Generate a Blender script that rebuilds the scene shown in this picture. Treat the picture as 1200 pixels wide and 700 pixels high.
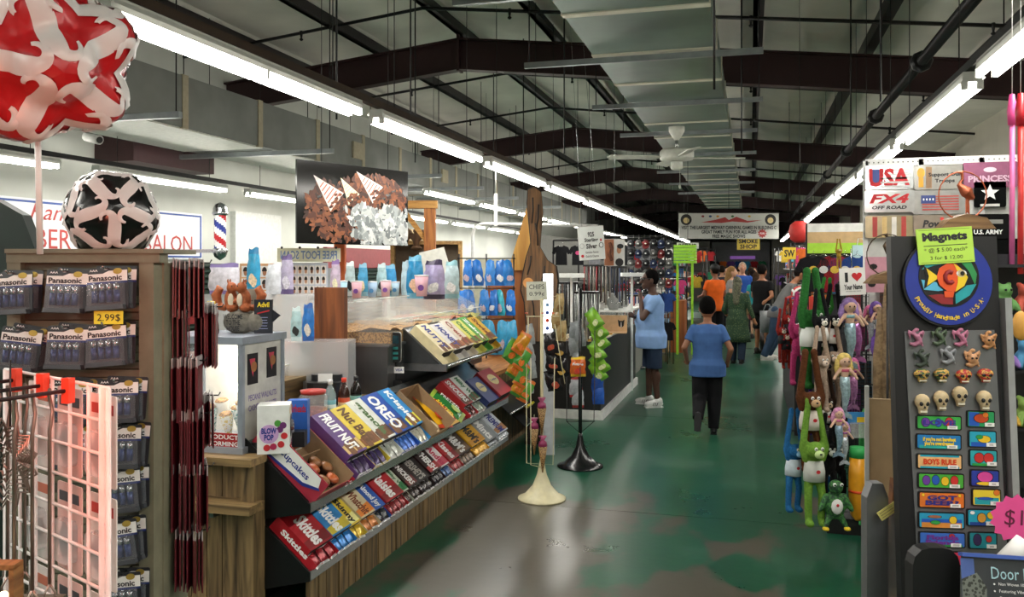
import bpy, bmesh, math, random
from mathutils import Vector, Matrix
random.seed(7)
for o in list(bpy.data.objects): bpy.data.objects.remove(o)
scene = bpy.context.scene
COL = scene.collection

# ---------------------------------------------------------------- camera
FPX = 1000.0; U0 = 600.0; V0 = 312.0; CH = 1.7
TH = math.atan2(280.0, FPX); SN, CS = math.sin(TH), math.cos(TH)
FW = Vector((-SN, CS, 0)); RT = Vector((CS, SN, 0)); UP = Vector((0, 0, 1)); CAM = Vector((0, 0, CH))
cam_d = bpy.data.cameras.new('camera'); cam = bpy.data.objects.new('camera', cam_d); COL.objects.link(cam)
cam.location = CAM; cam.rotation_euler = (math.pi/2, 0, TH)
cam_d.sensor_width = 36; cam_d.lens = FPX/1200*36; cam_d.shift_y = -(350-V0)/1200.0
cam_d.clip_start = 0.05; cam_d.clip_end = 200
scene.camera = cam
# ---------------------------------------------------------------- world, exposure
world = bpy.data.worlds.new('world'); scene.world = world; world.use_nodes = True
bg = world.node_tree.nodes['Background']; bg.inputs[0].default_value = (1.0, 0.98, 0.94, 1); bg.inputs[1].default_value = 0.035
vs = scene.view_settings; vs.view_transform = 'Standard'; vs.look = 'None'; vs.gamma = 1; vs.use_curve_mapping = False
vs.exposure = -0.12
TUBE_EMIT = 38.0; FIX_WATT = 24.0
scene.cycles.max_bounces = 7; scene.cycles.diffuse_bounces = 4; scene.cycles.glossy_bounces = 3
scene.cycles.transparent_max_bounces = 16; scene.cycles.transmission_bounces = 3
scene.cycles.use_denoising = True; scene.cycles.sample_clamp_indirect = 4.0

# ---------------------------------------------------------------- pixel helpers (a pixel plus a real distance or plane)
def at(u, v, d): return CAM + FW*d + RT*((u-U0)*d/FPX) + UP*((V0-v)*d/FPX)
def onX(u, v, X): return at(u, v, X/(-SN+CS*(u-U0)/FPX))
def onY(u, v, Y): return at(u, v, Y/(CS+SN*(u-U0)/FPX))
def onZ(u, v, z): return at(u, v, (CH-z)*FPX/(v-V0))

# ---------------------------------------------------------------- materials
def lin(h):
    h = h.lstrip('#'); c = [int(h[i:i+2], 16)/255 for i in (0, 2, 4)]
    return tuple(x/12.92 if x <= .04045 else ((x+.055)/1.055)**2.4 for x in c)
_mc = {}
def _new(name):
    m = bpy.data.materials.new(name); m.use_nodes = True
    return m, m.node_tree, m.node_tree.nodes['Principled BSDF']
def mt(col, rough=.5, metal=0, var=.10, scale=18, alpha=1, emit=0, bump=0, spec=.5):
    k = (col, rough, metal, var, scale, alpha, emit, bump, spec)
    if k in _mc: return _mc[k]
    m, nt, p = _new('paint_'+col.strip('#')); N, L = nt.nodes, nt.links
    c = lin(col)
    tc = N.new('ShaderNodeTexCoord'); no = N.new('ShaderNodeTexNoise'); no.inputs['Scale'].default_value = scale; no.inputs['Detail'].default_value = 3
    L.new(tc.outputs['Object'], no.inputs['Vector'])
    rp = N.new('ShaderNodeValToRGB'); rp.color_ramp.elements[0].position = .3; rp.color_ramp.elements[1].position = .7
    rp.color_ramp.elements[0].color = tuple(max(0, x*(1-var)) for x in c)+(1,)
    rp.color_ramp.elements[1].color = tuple(min(1, x*(1+var)) for x in c)+(1,)
    L.new(no.outputs['Fac'], rp.inputs['Fac']); L.new(rp.outputs['Color'], p.inputs['Base Color'])
    p.inputs['Roughness'].default_value = rough; p.inputs['Metallic'].default_value = metal; p.inputs['Alpha'].default_value = alpha
    p.inputs['Specular IOR Level'].default_value = spec
    if emit: p.inputs['Emission Color'].default_value = c+(1,); p.inputs['Emission Strength'].default_value = emit
    if bump:
        b = N.new('ShaderNodeBump'); b.inputs['Strength'].default_value = bump; b.inputs['Distance'].default_value = .01
        L.new(no.outputs['Fac'], b.inputs['Height']); L.new(b.outputs['Normal'], p.inputs['Normal'])
    _mc[k] = m; return m
def wood(c1, c2, axis=2, scale=6, rough=.6, bump=.15):
    k = ('wood', c1, c2, axis, scale, rough)
    if k in _mc: return _mc[k]
    m, nt, p = _new('wood_'+c1.strip('#')); N, L = nt.nodes, nt.links
    tc = N.new('ShaderNodeTexCoord'); mp = N.new('ShaderNodeMapping'); s = [scale*6]*3; s[axis] = scale*.5; mp.inputs['Scale'].default_value = s
    oi = N.new('ShaderNodeObjectInfo'); ad = N.new('ShaderNodeVectorMath'); ad.operation = 'ADD'
    L.new(tc.outputs['Object'], ad.inputs[0])
    ml = N.new('ShaderNodeVectorMath'); ml.operation = 'SCALE'; ml.inputs['Scale'].default_value = 13
    cb = N.new('ShaderNodeCombineXYZ')
    for i in range(3): L.new(oi.outputs['Random'], cb.inputs[i])
    L.new(cb.outputs[0], ml.inputs[0]); L.new(ml.outputs[0], ad.inputs[1]); L.new(ad.outputs[0], mp.inputs['Vector'])
    no = N.new('ShaderNodeTexNoise'); no.inputs['Scale'].default_value = 1; no.inputs['Detail'].default_value = 5; no.inputs['Distortion'].default_value = .6
    L.new(mp.outputs[0], no.inputs['Vector'])
    rp = N.new('ShaderNodeValToRGB'); rp.color_ramp.elements[0].position = .32; rp.color_ramp.elements[1].position = .66
    rp.color_ramp.elements[0].color = lin(c1)+(1,); rp.color_ramp.elements[1].color = lin(c2)+(1,)
    L.new(no.outputs['Fac'], rp.inputs['Fac'])
    hs = N.new('ShaderNodeHueSaturation'); mr = N.new('ShaderNodeMapRange'); mr.inputs['To Min'].default_value = .72; mr.inputs['To Max'].default_value = 1.2
    L.new(oi.outputs['Random'], mr.inputs['Value']); L.new(mr.outputs[0], hs.inputs['Value']); L.new(rp.outputs['Color'], hs.inputs['Color'])
    L.new(hs.outputs[0], p.inputs['Base Color']); p.inputs['Roughness'].default_value = rough
    b = N.new('ShaderNodeBump'); b.inputs['Strength'].default_value = bump; b.inputs['Distance'].default_value = .004
    L.new(no.outputs['Fac'], b.inputs['Height']); L.new(b.outputs['Normal'], p.inputs['Normal'])
    _mc[k] = m; return m
def speckle(c1, c2, scale=60, thr=.62, rough=.6):
    """cloth or grain with small spots of a second colour"""
    k = ('sp', c1, c2, scale, thr, rough)
    if k in _mc: return _mc[k]
    m, nt, p = _new('speckle_'+c1.strip('#')); N, L = nt.nodes, nt.links
    tc = N.new('ShaderNodeTexCoord'); vo = N.new('ShaderNodeTexVoronoi'); vo.inputs['Scale'].default_value = scale
    L.new(tc.outputs['Object'], vo.inputs['Vector'])
    rp = N.new('ShaderNodeValToRGB'); rp.color_ramp.elements[0].position = 1-thr-.06; rp.color_ramp.elements[1].position = 1-thr+.02
    rp.color_ramp.elements[0].color = lin(c2)+(1,); rp.color_ramp.elements[1].color = lin(c1)+(1,)
    L.new(vo.outputs['Distance'], rp.inputs['Fac']); L.new(rp.outputs['Color'], p.inputs['Base Color'])
    p.inputs['Roughness'].default_value = rough; _mc[k] = m; return m
def camo(cols, scale=8, rough=.6, emit=0):
    k = ('camo', tuple(cols), scale, rough)
    if k in _mc: return _mc[k]
    m, nt, p = _new('patches_'+cols[0].strip('#')); N, L = nt.nodes, nt.links
    tc = N.new('ShaderNodeTexCoord'); no = N.new('ShaderNodeTexNoise'); no.inputs['Scale'].default_value = scale; no.inputs['Detail'].default_value = 2
    oi = N.new('ShaderNodeObjectInfo'); ad = N.new('ShaderNodeVectorMath'); ad.operation = 'ADD'
    L.new(tc.outputs['Object'], ad.inputs[0]); L.new(oi.outputs['Random'], ad.inputs[1]); L.new(ad.outputs[0], no.inputs['Vector'])
    rp = N.new('ShaderNodeValToRGB'); rp.color_ramp.interpolation = 'CONSTANT'; e = rp.color_ramp.elements
    while len(e) < len(cols): e.new(.5)
    for i, c in enumerate(cols): e[i].position = 0 if i == 0 else .36+.30*(i-1)/max(1, len(cols)-2); e[i].color = lin(c)+(1,)
    L.new(no.outputs['Fac'], rp.inputs['Fac']); L.new(rp.outputs['Color'], p.inputs['Base Color']); p.inputs['Roughness'].default_value = rough
    _mc[k] = m; return m
def acrylic(col='#ffffff', alpha=.16, rough=.08):
    return mt(col, rough, 0, .02, 4, alpha)
BLK = mt('#0d0d0e', .45); WHT = mt('#e9e9e6', .5); CHROME = mt('#b9bcbf', .25, 1, .05); STEEL = mt('#8d9092', .35, 1, .1)
DARKM = mt('#141416', .4, .3); CARD = mt('#9a7d5c', .8); PAPER = mt('#eeeeea', .7, 0, .03); RED = mt('#b81f24', .45)
SILV = mt('#c9ccd0', .3, .8, .2, 40, bump=.3); GALV = mt('#9aa0a2', .38, .85, .15, 6)
TXB = mt('#15151a', .6); TXW = mt('#f4f4f2', .6); TXR = mt('#c01d26', .6); TXY = mt('#f2d21f', .6); TXN = mt('#1d2f86', .6)

# ---------------------------------------------------------------- mesh builder
class MB:
    def __init__(s): s.v = []; s.f = []; s.mi = []; s.sm = []; s.mats = []; s.cur = 0
    def m(s, mat):
        if mat not in s.mats: s.mats.append(mat)
        s.cur = s.mats.index(mat); return s
    def face(s, idx, smooth=False): s.f.append(tuple(idx)); s.mi.append(s.cur); s.sm.append(smooth)
    def vs(s, pts): n = len(s.v); s.v += [Vector(p) for p in pts]; return n
    def poly(s, pts): n = s.vs(pts); s.face(range(n, n+len(pts))); return s
    def box(s, c, d, R=None):
        x, y, z = d[0]/2, d[1]/2, d[2]/2; c = Vector(c)
        P = [Vector(q) for q in ((-x,-y,-z),(x,-y,-z),(x,y,-z),(-x,y,-z),(-x,-y,z),(x,-y,z),(x,y,z),(-x,y,z))]
        if R is not None: P = [R @ q for q in P]
        n = s.vs([c+q for q in P])
        for f in ((3,2,1,0),(4,5,6,7),(0,1,5,4),(1,2,6,5),(2,3,7,6),(3,0,4,7)): s.face([n+i for i in f])
        return s
    def span(s, a, b):
        return s.box([(a[i]+b[i])/2 for i in range(3)], [abs(b[i]-a[i]) for i in range(3)])
    def bar(s, a, b, w, h=None, up=(0,0,1)):
        a, b = Vector(a), Vector(b); h = h or w; z = (b-a); Ln = z.length; z.normalize()
        u = Vector(up); x = u.cross(z)
        if x.length < 1e-4: x = Vector((1,0,0)).cross(z)
        x.normalize(); y = z.cross(x); R = Matrix((x, y, z)).transposed()
        return s.box((a+b)/2, (w, h, Ln), R)
    def prism(s, pts, z0, z1, smooth=False):
        k = len(pts); n = s.vs([(p[0], p[1], z0) for p in pts]+[(p[0], p[1], z1) for p in pts])
        s.face([n+k-1-i for i in range(k)]); s.face([n+k+i for i in range(k)])
        for i in range(k): j = (i+1) % k; s.face([n+i, n+j, n+k+j, n+k+i], smooth)
        return s
    def rrect(s, w, h, r, z0, z1, cx=0, cy=0, k=3):
        P = []
        for qx, qy, a0 in ((1,1,0),(-1,1,90),(-1,-1,180),(1,-1,270)):
            for i in range(k+1):
                a = math.radians(a0+90*i/k); P.append((cx+qx*(w/2-r)+r*math.cos(a), cy+qy*(h/2-r)+r*math.sin(a)))
        return s.prism(P, z0, z1)
    def disc(s, r, z0, z1, cx=0, cy=0, n=24, ry=None):
        ry = ry or r
        return s.prism([(cx+r*math.cos(6.28318*i/n), cy+ry*math.sin(6.28318*i/n)) for i in range(n)], z0, z1)
    def rings(s, rs, cap=True, smooth=True):
        k = len(rs[0]); n = s.vs([p for r in rs for p in r])
        for a in range(len(rs)-1):
            for i in range(k): j = (i+1) % k; s.face([n+a*k+i, n+a*k+j, n+(a+1)*k+j, n+(a+1)*k+i], smooth)
        if cap: s.face([n+k-1-i for i in range(k)]); e = n+(len(rs)-1)*k; s.face([e+i for i in range(k)])
        return s
    def tube(s, pts, r, n=8, cap=True, smooth=True):
        pts = [Vector(p) for p in pts]; rs = []
        R = r if isinstance(r, (list, tuple)) else [r]*len(pts); x = None
        for i, p in enumerate(pts):
            t = (pts[min(i+1, len(pts)-1)]-pts[max(i-1, 0)]).normalized()
            if x is None:
                x = Vector((0,0,1)).cross(t)
                if x.length < 1e-3: x = Vector((1,0,0)).cross(t)
            x = (x-t*x.dot(t)).normalized(); y = t.cross(x)
            rs.append([p+(x*math.cos(6.28318*k/n)+y*math.sin(6.28318*k/n))*R[i] for k in range(n)])
        return s.rings(rs, cap, smooth)
    def lathe(s, prof, n=20, c=(0,0,0), ax=None, smooth=True):
        c = Vector(c); R = ax if ax is not None else Matrix.Identity(3)
        return s.rings([[c+R @ Vector((max(r, 1e-4)*math.cos(6.28318*k/n), max(r, 1e-4)*math.sin(6.28318*k/n), z)) for k in range(n)] for r, z in prof], True, smooth)
    def ell(s, c, r, n=12, m=8, R=None):
        if not isinstance(r, (list, tuple)): r = (r, r, r)
        c = Vector(c); rs = []
        for j in range(m+1):
            a = -math.pi/2+math.pi*j/m; q = max(math.cos(a), .01)
            ring = [Vector((r[0]*q*math.cos(6.28318*k/n), r[1]*q*math.sin(6.28318*k/n), r[2]*math.sin(a))) for k in range(n)]
            rs.append([c+(R @ p if R is not None else p) for p in ring])
        return s.rings(rs)
    def caps(s, a, b, ra, rb=None, n=10, flat=(False, False), sq=1):
        a, b = Vector(a), Vector(b); rb = ra if rb is None else rb; z = b-a; Ln = z.length; z.normalize()
        x = Vector((0,0,1)).cross(z)
        if x.length < 1e-3: x = Vector((1,0,0)).cross(z)
        x.normalize(); y = z.cross(x); R = Matrix((x, y, z)).transposed(); pr = []
        if not flat[0]: pr += [(ra*math.sin(t), -ra*math.cos(t)) for t in (.05, .5, 1.0)]
        pr += [(ra, 0), (rb, Ln)]
        if not flat[1]: pr += [(rb*math.cos(t), Ln+rb*math.sin(t)) for t in (.57, 1.07, 1.52)]
        return s.lathe(pr, n, a, R)
    def loft(s, rs, n=20, flatx=False):
        """rings: (centre, rx, ry) horizontal ellipses"""
        return s.rings([[Vector(c)+Vector((rx*math.cos(6.28318*k/n), ry*math.sin(6.28318*k/n), 0)) for k in range(n)] for c, rx, ry in rs])
    def xf(s, M, start=0):
        for i in range(start, len(s.v)): s.v[i] = M @ s.v[i]
        return s
    def mesh(s, name):
        me = bpy.data.meshes.new(name); me.from_pydata([tuple(p) for p in s.v], [], s.f)
        for m in (s.mats or [WHT]): me.materials.append(m)
        me.polygons.foreach_set('material_index', s.mi); me.polygons.foreach_set('use_smooth', s.sm); me.update(); return me
    def build(s, name, parent=None, M=None): return link(name, s.mesh(name), parent, M)
def link(name, me, parent=None, M=None):
    o = bpy.data.objects.new(name, me); COL.objects.link(o)
    if parent is not None: o.parent = parent
    if M is not None: o.matrix_basis = M
    return o
def tag(o, label=None, cat=None, group=None, kind=None):
    if label: o['label'] = label
    if cat: o['category'] = cat
    if group: o['group'] = group
    if kind: o['kind'] = kind
    return o
def thing(name, label, cat, M=None, group=None):
    o = bpy.data.objects.new(name, None); COL.objects.link(o); o.empty_display_size = .05
    if M is not None: o.matrix_basis = M if isinstance(M, Matrix) else Matrix.Translation(M)
    return tag(o, label, cat, group)
def dup(root, M=None, label=None, group=None):
    def cp(o, par):
        c = o.copy(); COL.objects.link(c); c.parent = par
        for ch in kids.get(o, []): cp(ch, c)
        return c
    kids = {}
    for ch in root.children_recursive: kids.setdefault(ch.parent, []).append(ch)
    r = cp(root, None)
    if M is not None: r.matrix_basis = M if isinstance(M, Matrix) else Matrix.Translation(M)
    if label: r['label'] = label
    if group: r['group'] = group
    return r
def fr(p, n=None, up=(0,0,1), roll=0, s=1):
    """frame: local z = outward normal n, y = up along the surface, x = the viewer's right"""
    n = Vector(n) if n is not None else -FW; n.normalize(); y = Vector(up); y = (y-n*y.dot(n)).normalized(); x = y.cross(n)
    M = Matrix((x, y, n)).transposed().to_4x4() @ Matrix.Rotation(roll, 4, 'Z') @ Matrix.Scale(s, 4)
    M.translation = Vector(p); return M
def TR(x, y, z, rz=0, s=1): return Matrix.Translation((x, y, z)) @ Matrix.Rotation(rz, 4, 'Z') @ Matrix.Scale(s, 4)
_tc = {}
def text(parent, s, w, h, mat, x=0, y=0, z=.001, rot=0, bold=.02, shear=0, name='lettering', sp=1.0):
    k = (s, mat.name, bold, shear, sp)
    if k not in _tc:
        c = bpy.data.curves.new('t', 'FONT'); c.body = s; c.size = 1; c.offset = bold; c.shear = shear; c.resolution_u = 2; c.space_character = sp; c.align_x = 'CENTER'; c.space_line = .85
        ob = bpy.data.objects.new('t', c); COL.objects.link(ob)
        me = bpy.data.meshes.new_from_object(ob); bpy.data.objects.remove(ob); bpy.data.curves.remove(c)
        me.materials.clear(); me.materials.append(mat)
        xs = [q.co.x for q in me.vertices] or [0, 1]; ys = [q.co.y for q in me.vertices] or [0, 1]
        cx, cy, W, H = (min(xs)+max(xs))/2, (min(ys)+max(ys))/2, max(max(xs)-min(xs), .01), max(max(ys)-min(ys), .01)
        for q in me.vertices: q.co.x = (q.co.x-cx)/W; q.co.y = (q.co.y-cy)/H
        _tc[k] = me
    M = Matrix.Translation((x, y, z)) @ Matrix.Rotation(rot, 4, 'Z') @ Matrix.Diagonal((w, h, 1, 1))
    return link(name, _tc[k], parent, M)
TMP = bpy.data.scenes.new('workbench')
def blob(mb, name, voxel, parent=None, M=None, iters=2, mats=None):
    """one continuous skin over the joined shapes"""
    me = mb.mesh(name); ob = bpy.data.objects.new(name+'_tmp', me); TMP.collection.objects.link(ob)
    r = ob.modifiers.new('r', 'REMESH'); r.mode = 'VOXEL'; r.voxel_size = voxel; r.use_smooth_shade = True
    if iters: q = ob.modifiers.new('s', 'SMOOTH'); q.iterations = iters; q.factor = .5
    vl = TMP.view_layers[0]; vl.update(); out = bpy.data.meshes.new_from_object(ob.evaluated_get(vl.depsgraph))
    bpy.data.objects.remove(ob); bpy.data.meshes.remove(me)
    out.materials.clear(); out.name = name
    for m in (mats or mb.mats[:1]): out.materials.append(m)
    out.polygons.foreach_set('material_index', [0]*len(out.polygons)); out.polygons.foreach_set('use_smooth', [True]*len(out.polygons))
    return link(name, out, parent, M)
def bagmesh(name, w, h, d, mat, seam=None, nx=8, ny=10, crinkle=.12, seed=0, gather=0):
    """filled pouch: puffed sheet pair with flat crimped seams at top and bottom"""
    rnd = random.Random(seed); b = MB(); seam = seam or mat; jx = [rnd.uniform(-.05, .05) for _ in range(ny+1)]; ln_ = rnd.uniform(-.12, .12)*(1 if gather else 0)
    def P(i, j, sgn):
        a, c = i/nx*2-1, j/ny*2-1
        t = max(0, (1-abs(a)**2.5))*max(0, 1-abs(c/.86)**4) if abs(c) < .86 else 0
        q = 1+(rnd.random()-.5)*crinkle
        g = 1-gather*max(0, c-.1)-gather*.3*max(0, -c-.6)
        return (a*w/2*g*(1-.05*t+.03*math.sin(c*9))+(jx[j]*w+ln_*w*(c+1) if gather else 0), c*h/2+(h*.03*math.sin(a*3+seed) if gather and j == ny else 0), sgn*(d/2*t*q+.0008))
    for sgn in (1, -1):
        n = b.vs([P(i, j, sgn) for j in range(ny+1) for i in range(nx+1)])
        for j in range(ny):
            b.m(seam if j in (0, ny-1) else mat)
            for i in range(nx):
                q = [n+j*(nx+1)+i, n+j*(nx+1)+i+1, n+(j+1)*(nx+1)+i+1, n+(j+1)*(nx+1)+i]
                b.face(q if sgn > 0 else q[::-1], 0 < j < ny-1)
    return b.mesh(name)
# ================================================================ floor, walls, roof
YB, YE = -6.0, 74.0
XL, XR, XRIDGE = -8.2, 4.3, -4.2
def roof_z(x): return 5.35-.11*abs(x-XRIDGE)
def floor_mat():
    m, nt, p = _new('green_sealed_concrete'); N, L = nt.nodes, nt.links
    tc = N.new('ShaderNodeTexCoord')
    n1 = N.new('ShaderNodeTexNoise'); n1.inputs['Scale'].default_value = .9; n1.inputs['Detail'].default_value = 6; n1.inputs['Roughness'].default_value = .62
    n2 = N.new('ShaderNodeTexNoise'); n2.inputs['Scale'].default_value = 14; n2.inputs['Detail'].default_value = 4
    L.new(tc.outputs['Object'], n1.inputs['Vector']); L.new(tc.outputs['Object'], n2.inputs['Vector'])
    r1 = N.new('ShaderNodeValToRGB'); e = r1.color_ramp.elements
    e[0].position = .40; e[0].color = lin('#0e4a33')+(1,); e[1].position = .72; e[1].color = lin('#3f6450')+(1,)
    q = e.new(.56); q.color = lin('#16543c')+(1,)
    L.new(n1.outputs['Fac'], r1.inputs['Fac'])
    mx = N.new('ShaderNodeMix'); mx.data_type = 'RGBA'; mx.blend_type = 'MULTIPLY'; mx.inputs['Factor'].default_value = .35
    L.new(r1.outputs['Color'], mx.inputs['A']); L.new(n2.outputs['Color'], mx.inputs['B']); 
    # paint worn through to grey brown concrete where people walk
    n3 = N.new('ShaderNodeTexNoise'); n3.inputs['Scale'].default_value = .8; n3.inputs['Detail'].default_value = 7; n3.inputs['Roughness'].default_value = .55
    mp = N.new('ShaderNodeMapping'); mp.inputs['Scale'].default_value = (1.0, .55, 1); gm = N.new('ShaderNodeNewGeometry')
    L.new(gm.outputs['Position'], mp.inputs['Vector']); L.new(mp.outputs[0], n3.inputs['Vector'])
    ds = N.new('ShaderNodeVectorMath'); ds.operation = 'DISTANCE'; ds.inputs[1].default_value = (-.75, 4.3, 0); L.new(gm.outputs['Position'], ds.inputs[0])
    dr = N.new('ShaderNodeMapRange'); dr.inputs['From Min'].default_value = .6; dr.inputs['From Max'].default_value = 3.2; dr.inputs['To Min'].default_value = .10; dr.inputs['To Max'].default_value = -.10; L.new(ds.outputs['Value'], dr.inputs['Value'])
    ad = N.new('ShaderNodeMath'); ad.operation = 'ADD'; L.new(n3.outputs['Fac'], ad.inputs[0]); L.new(dr.outputs[0], ad.inputs[1])
    wr = N.new('ShaderNodeValToRGB'); wr.color_ramp.elements[0].position = .53; wr.color_ramp.elements[1].position = .56; L.new(ad.outputs[0], wr.inputs['Fac'])
    m2 = N.new('ShaderNodeMix'); m2.data_type = 'RGBA'; L.new(wr.outputs['Color'], m2.inputs['Factor']); L.new(mx.outputs['Result'], m2.inputs['A']); m2.inputs['B'].default_value = lin('#4a463c')+(1,)
    L.new(m2.outputs['Result'], p.inputs['Base Color'])
    mr = N.new('ShaderNodeMapRange'); mr.inputs['To Min'].default_value = .2; mr.inputs['To Max'].default_value = .4
    L.new(n1.outputs['Fac'], mr.inputs['Value']); L.new(mr.outputs[0], p.inputs['Roughness'])
    b = N.new('ShaderNodeBump'); b.inputs['Strength'].default_value = .06; b.inputs['Distance'].default_value = .01
    L.new(n2.outputs['Fac'], b.inputs['Height']); L.new(b.outputs['Normal'], p.inputs['Normal'])
    return m
fm = floor_mat(); GROUT = mt('#0e2c22', .6)
SEAMS_Y = [5.9+3.8*k for k in range(-3, 18)]
fl = tag(MB().m(GROUT).span((XL-.5, YB, -.06), (XR+.5, YE, -.012)).build('floor'), kind='structure')
ys = [YB]+[y for y in SEAMS_Y if y > YB]+[YE]; xs = [XL-.5, -4.6, 0.9, XR+.5]
for j in range(len(ys)-1):
    for i in range(len(xs)-1):
        MB().m(fm).span((xs[i]+.003, ys[j]+.003, -.02), (xs[i+1]-.003, ys[j+1]-.003, 0)).build('slab', fl)
WALLM = mt('#c9cbc4', .75, 0, .05, 2); WALLR = mt('#b9b5a6', .75, 0, .06, 2)
tag(MB().m(WALLM).span((XL-.15, YB, 0), (XL, YE, roof_z(XL)+.1)).build('wall_left'), kind='structure')
tag(MB().m(WALLR).span((XR, YB, 0), (XR+.15, YE, roof_z(XR)+.1)).build('wall_right'), kind='structure')
tag(MB().m(WALLM).span((XL, YE, 0), (XR, YE+.15, 5.4)).build('wall_back'), kind='structure')
tag(MB().m(WALLM).span((XL, YB-.15, 0), (XR, YB, 5.4)).build('wall_front'), kind='structure')
# ceiling: sagging white insulation blankets between the purlins
INS = mt('#dcdbd0', .55, 0, .10, 1.3, bump=.35); BEAM = mt('#31191b', .5, .1, .12, 2); PURL = mt('#201b1c', .5, .2, .1, 2)
ceil = tag(MB().m(mt('#4a4a48', .8)).poly([(XL-.2, YB, roof_z(XL)+.12), (XRIDGE, YB, roof_z(XRIDGE)+.12), (XRIDGE, YE, roof_z(XRIDGE)+.12), (XL-.2, YE, roof_z(XL)+.12)])
    .poly([(XRIDGE, YB, roof_z(XRIDGE)+.12), (XR+.2, YB, roof_z(XR)+.12), (XR+.2, YE, roof_z(XR)+.12), (XRIDGE, YE, roof_z(XRIDGE)+.12)]).build('ceiling'), kind='structure')
FRY = [3.6+8.5*k for k in range(-1, 9)]
PX = [XRIDGE+1.42*k for k in range(-3, 7) if XL < XRIDGE+1.42*k < XR]
edges = [XL]+PX+[XR]
for i in range(len(edges)-1):
    x0, x1 = edges[i], edges[i+1]
    for y0, y1 in zip(FRY[:-1], FRY[1:]):
        b = MB().m(INS); n = 6; mm = 8; v = []
        for a in range(mm+1):
            for c in range(n+1):
                x = x0+(x1-x0)*c/n; y = y0+(y1-y0)*a/mm
                sag = .09*math.sin(math.pi*c/n)+.012*math.sin(y*5+x*3)
                v.append((x, y, roof_z(x)+.06-sag))
        k = b.vs(v)
        for a in range(mm):
            for c in range(n):
                q = k+a*(n+1)+c; b.face([q, q+1, q+n+2, q+n+1][::-1], True)
        b.build('insulation_blanket', ceil)
for x in PX:
    z = roof_z(x)-.02
    MB().m(PURL).span((x-.035, YB, z-.17), (x+.035, YE, z)).span((x-.035, YB, z-.17), (x+.09, YE, z-.155)).build('purlin', ceil)
# steel portal frames: tapered rafters with flanges
for y in FRY[1:]:
    fb = tag(MB().m(BEAM).span((XR-.35, y-.1, 0), (XR-.02, y+.1, roof_z(XR)-.3)).build('roof_beam'), kind='structure')
    for sx, xe in ((-1, XL), (1, XR)):
        b = MB().m(BEAM); zt = roof_z(XRIDGE)-.2; ze = roof_z(xe)-.2
        for (w, za, zb) in ((.012, -.50, -.06), (.09, -.515, -.49), (.09, -.072, -.048)):
            P = [(XRIDGE, y-w, zt+za), (XRIDGE, y+w, zt+za), (XRIDGE, y+w, zt+zb), (XRIDGE, y-w, zt+zb)]
            Q = [(xe, y-w, ze+za+.0), (xe, y+w, ze+za), (xe, y+w, ze+zb), (xe, y-w, ze+zb)]
            b.rings([P, Q], True, False)
        b.build('rafter', fb)
    MB().m(BEAM).span((XRIDGE-.02, y-.1, roof_z(XRIDGE)-.74), (XRIDGE+.02, y+.1, roof_z(XRIDGE)-.19)).build('ridge_plate', fb)
# ================================================================ hung fluorescent fixtures
LWH = mt('#d9dad6', .45, 0, .05); TUBE = mt('#fffaf0', .4, 0, 0, 4, 1, TUBE_EMIT); RUST = mt('#3b2a1c', .6, .4, .3, 6)
def fixture_proto(L=2.44):
    r = thing('fluorescent_light', 'x', 'ceiling light')
    MB().m(LWH).prism([(-.055, .0), (.055, .0), (.05, .06), (-.05, .06)], -L/2, L/2).xf(Matrix.Rotation(math.pi/2, 4, 'X') @ Matrix.Identity(4)).build('housing', r)
    for s in (-1, 1):
        MB().m(LWH).poly([(s*.05, -L/2, .05), (s*.05, L/2, .05), (s*.072, L/2, .02), (s*.072, -L/2, .02)]).build('reflector', r)
        MB().m(TUBE).tube([(s*.042, -L/2+.03, -.03), (s*.042, -.02, -.03)], .019, 10).build('tube', r)
        MB().m(TUBE).tube([(s*.042, .02, -.03), (s*.042, L/2-.03, -.03)], .019, 10).build('tube', r)
        for e in (-1, 0, 1): MB().m(LWH).box((s*.042, e*(L/2-.012), -.02), (.035, .024, .05)).build('lamp_holder', r)
        MB().m(DARKM).tube([(0, s*L*.36, .06), (0, s*L*.36, 2.3)], .004, 5).build('hanger_rod', r)
    ld = bpy.data.lights.new('tube_glow', 'AREA'); ld.shape = 'RECTANGLE'; ld.size = .15; ld.size_y = L; ld.energy = FIX_WATT; ld.color = (1.0, .985, .94)
    lo = bpy.data.objects.new('tube_glow', ld); COL.objects.link(lo); lo.parent = r; lo.location = (0, 0, -.06)
    return r
FX = fixture_proto()
n_ = 0
def orient(M): return M
rowdef = [('left', -2.67, 2.80, [4.25+2.77*k for k in range(-3, 13)]), ('right', 1.27, 2.80, [4.1+2.75*k for k in range(-3, 13)]),
          ('wall', -7.1, 2.78, [3.2+3.0*k for k in range(0, 9)])]
ORD = ['first', 'second', 'third', 'fourth', 'fifth', 'sixth', 'seventh', 'eighth', 'ninth', 'tenth', 'eleventh', 'twelfth', 'thirteenth', 'fourteenth', 'fifteenth', 'sixteenth', 'seventeenth']
where = {'left': 'over the snack counter', 'right': 'over the souvenir stalls', 'wall': 'along the white side wall'}
first = True
for nm, x, z, Y in rowdef:
    for k, y in enumerate(Y):
        lab = 'twin tube light, %s from near end of row %s' % (ORD[k], where[nm])
        M = TR(x, y, z, 0)
        if first: FX.matrix_basis = M; FX['label'] = lab; FX['group'] = 'hung tube lights'; first = False
        else: dup(FX, M, lab, 'hung tube lights')
    y0, y1 = Y[0]-1.6, Y[-1]+1.5
    tag(MB().m(RUST if nm == 'left' else DARKM).box((x, (y0+y1)/2, z+.10), (.05, y1-y0, .05)).build('lighting_rail'), 'long thin steel rail carrying the tube lights '+where[nm], 'rail')
for nm, x, z, y in (('a', -5.0, 2.8, 0), ):
    pass
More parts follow.
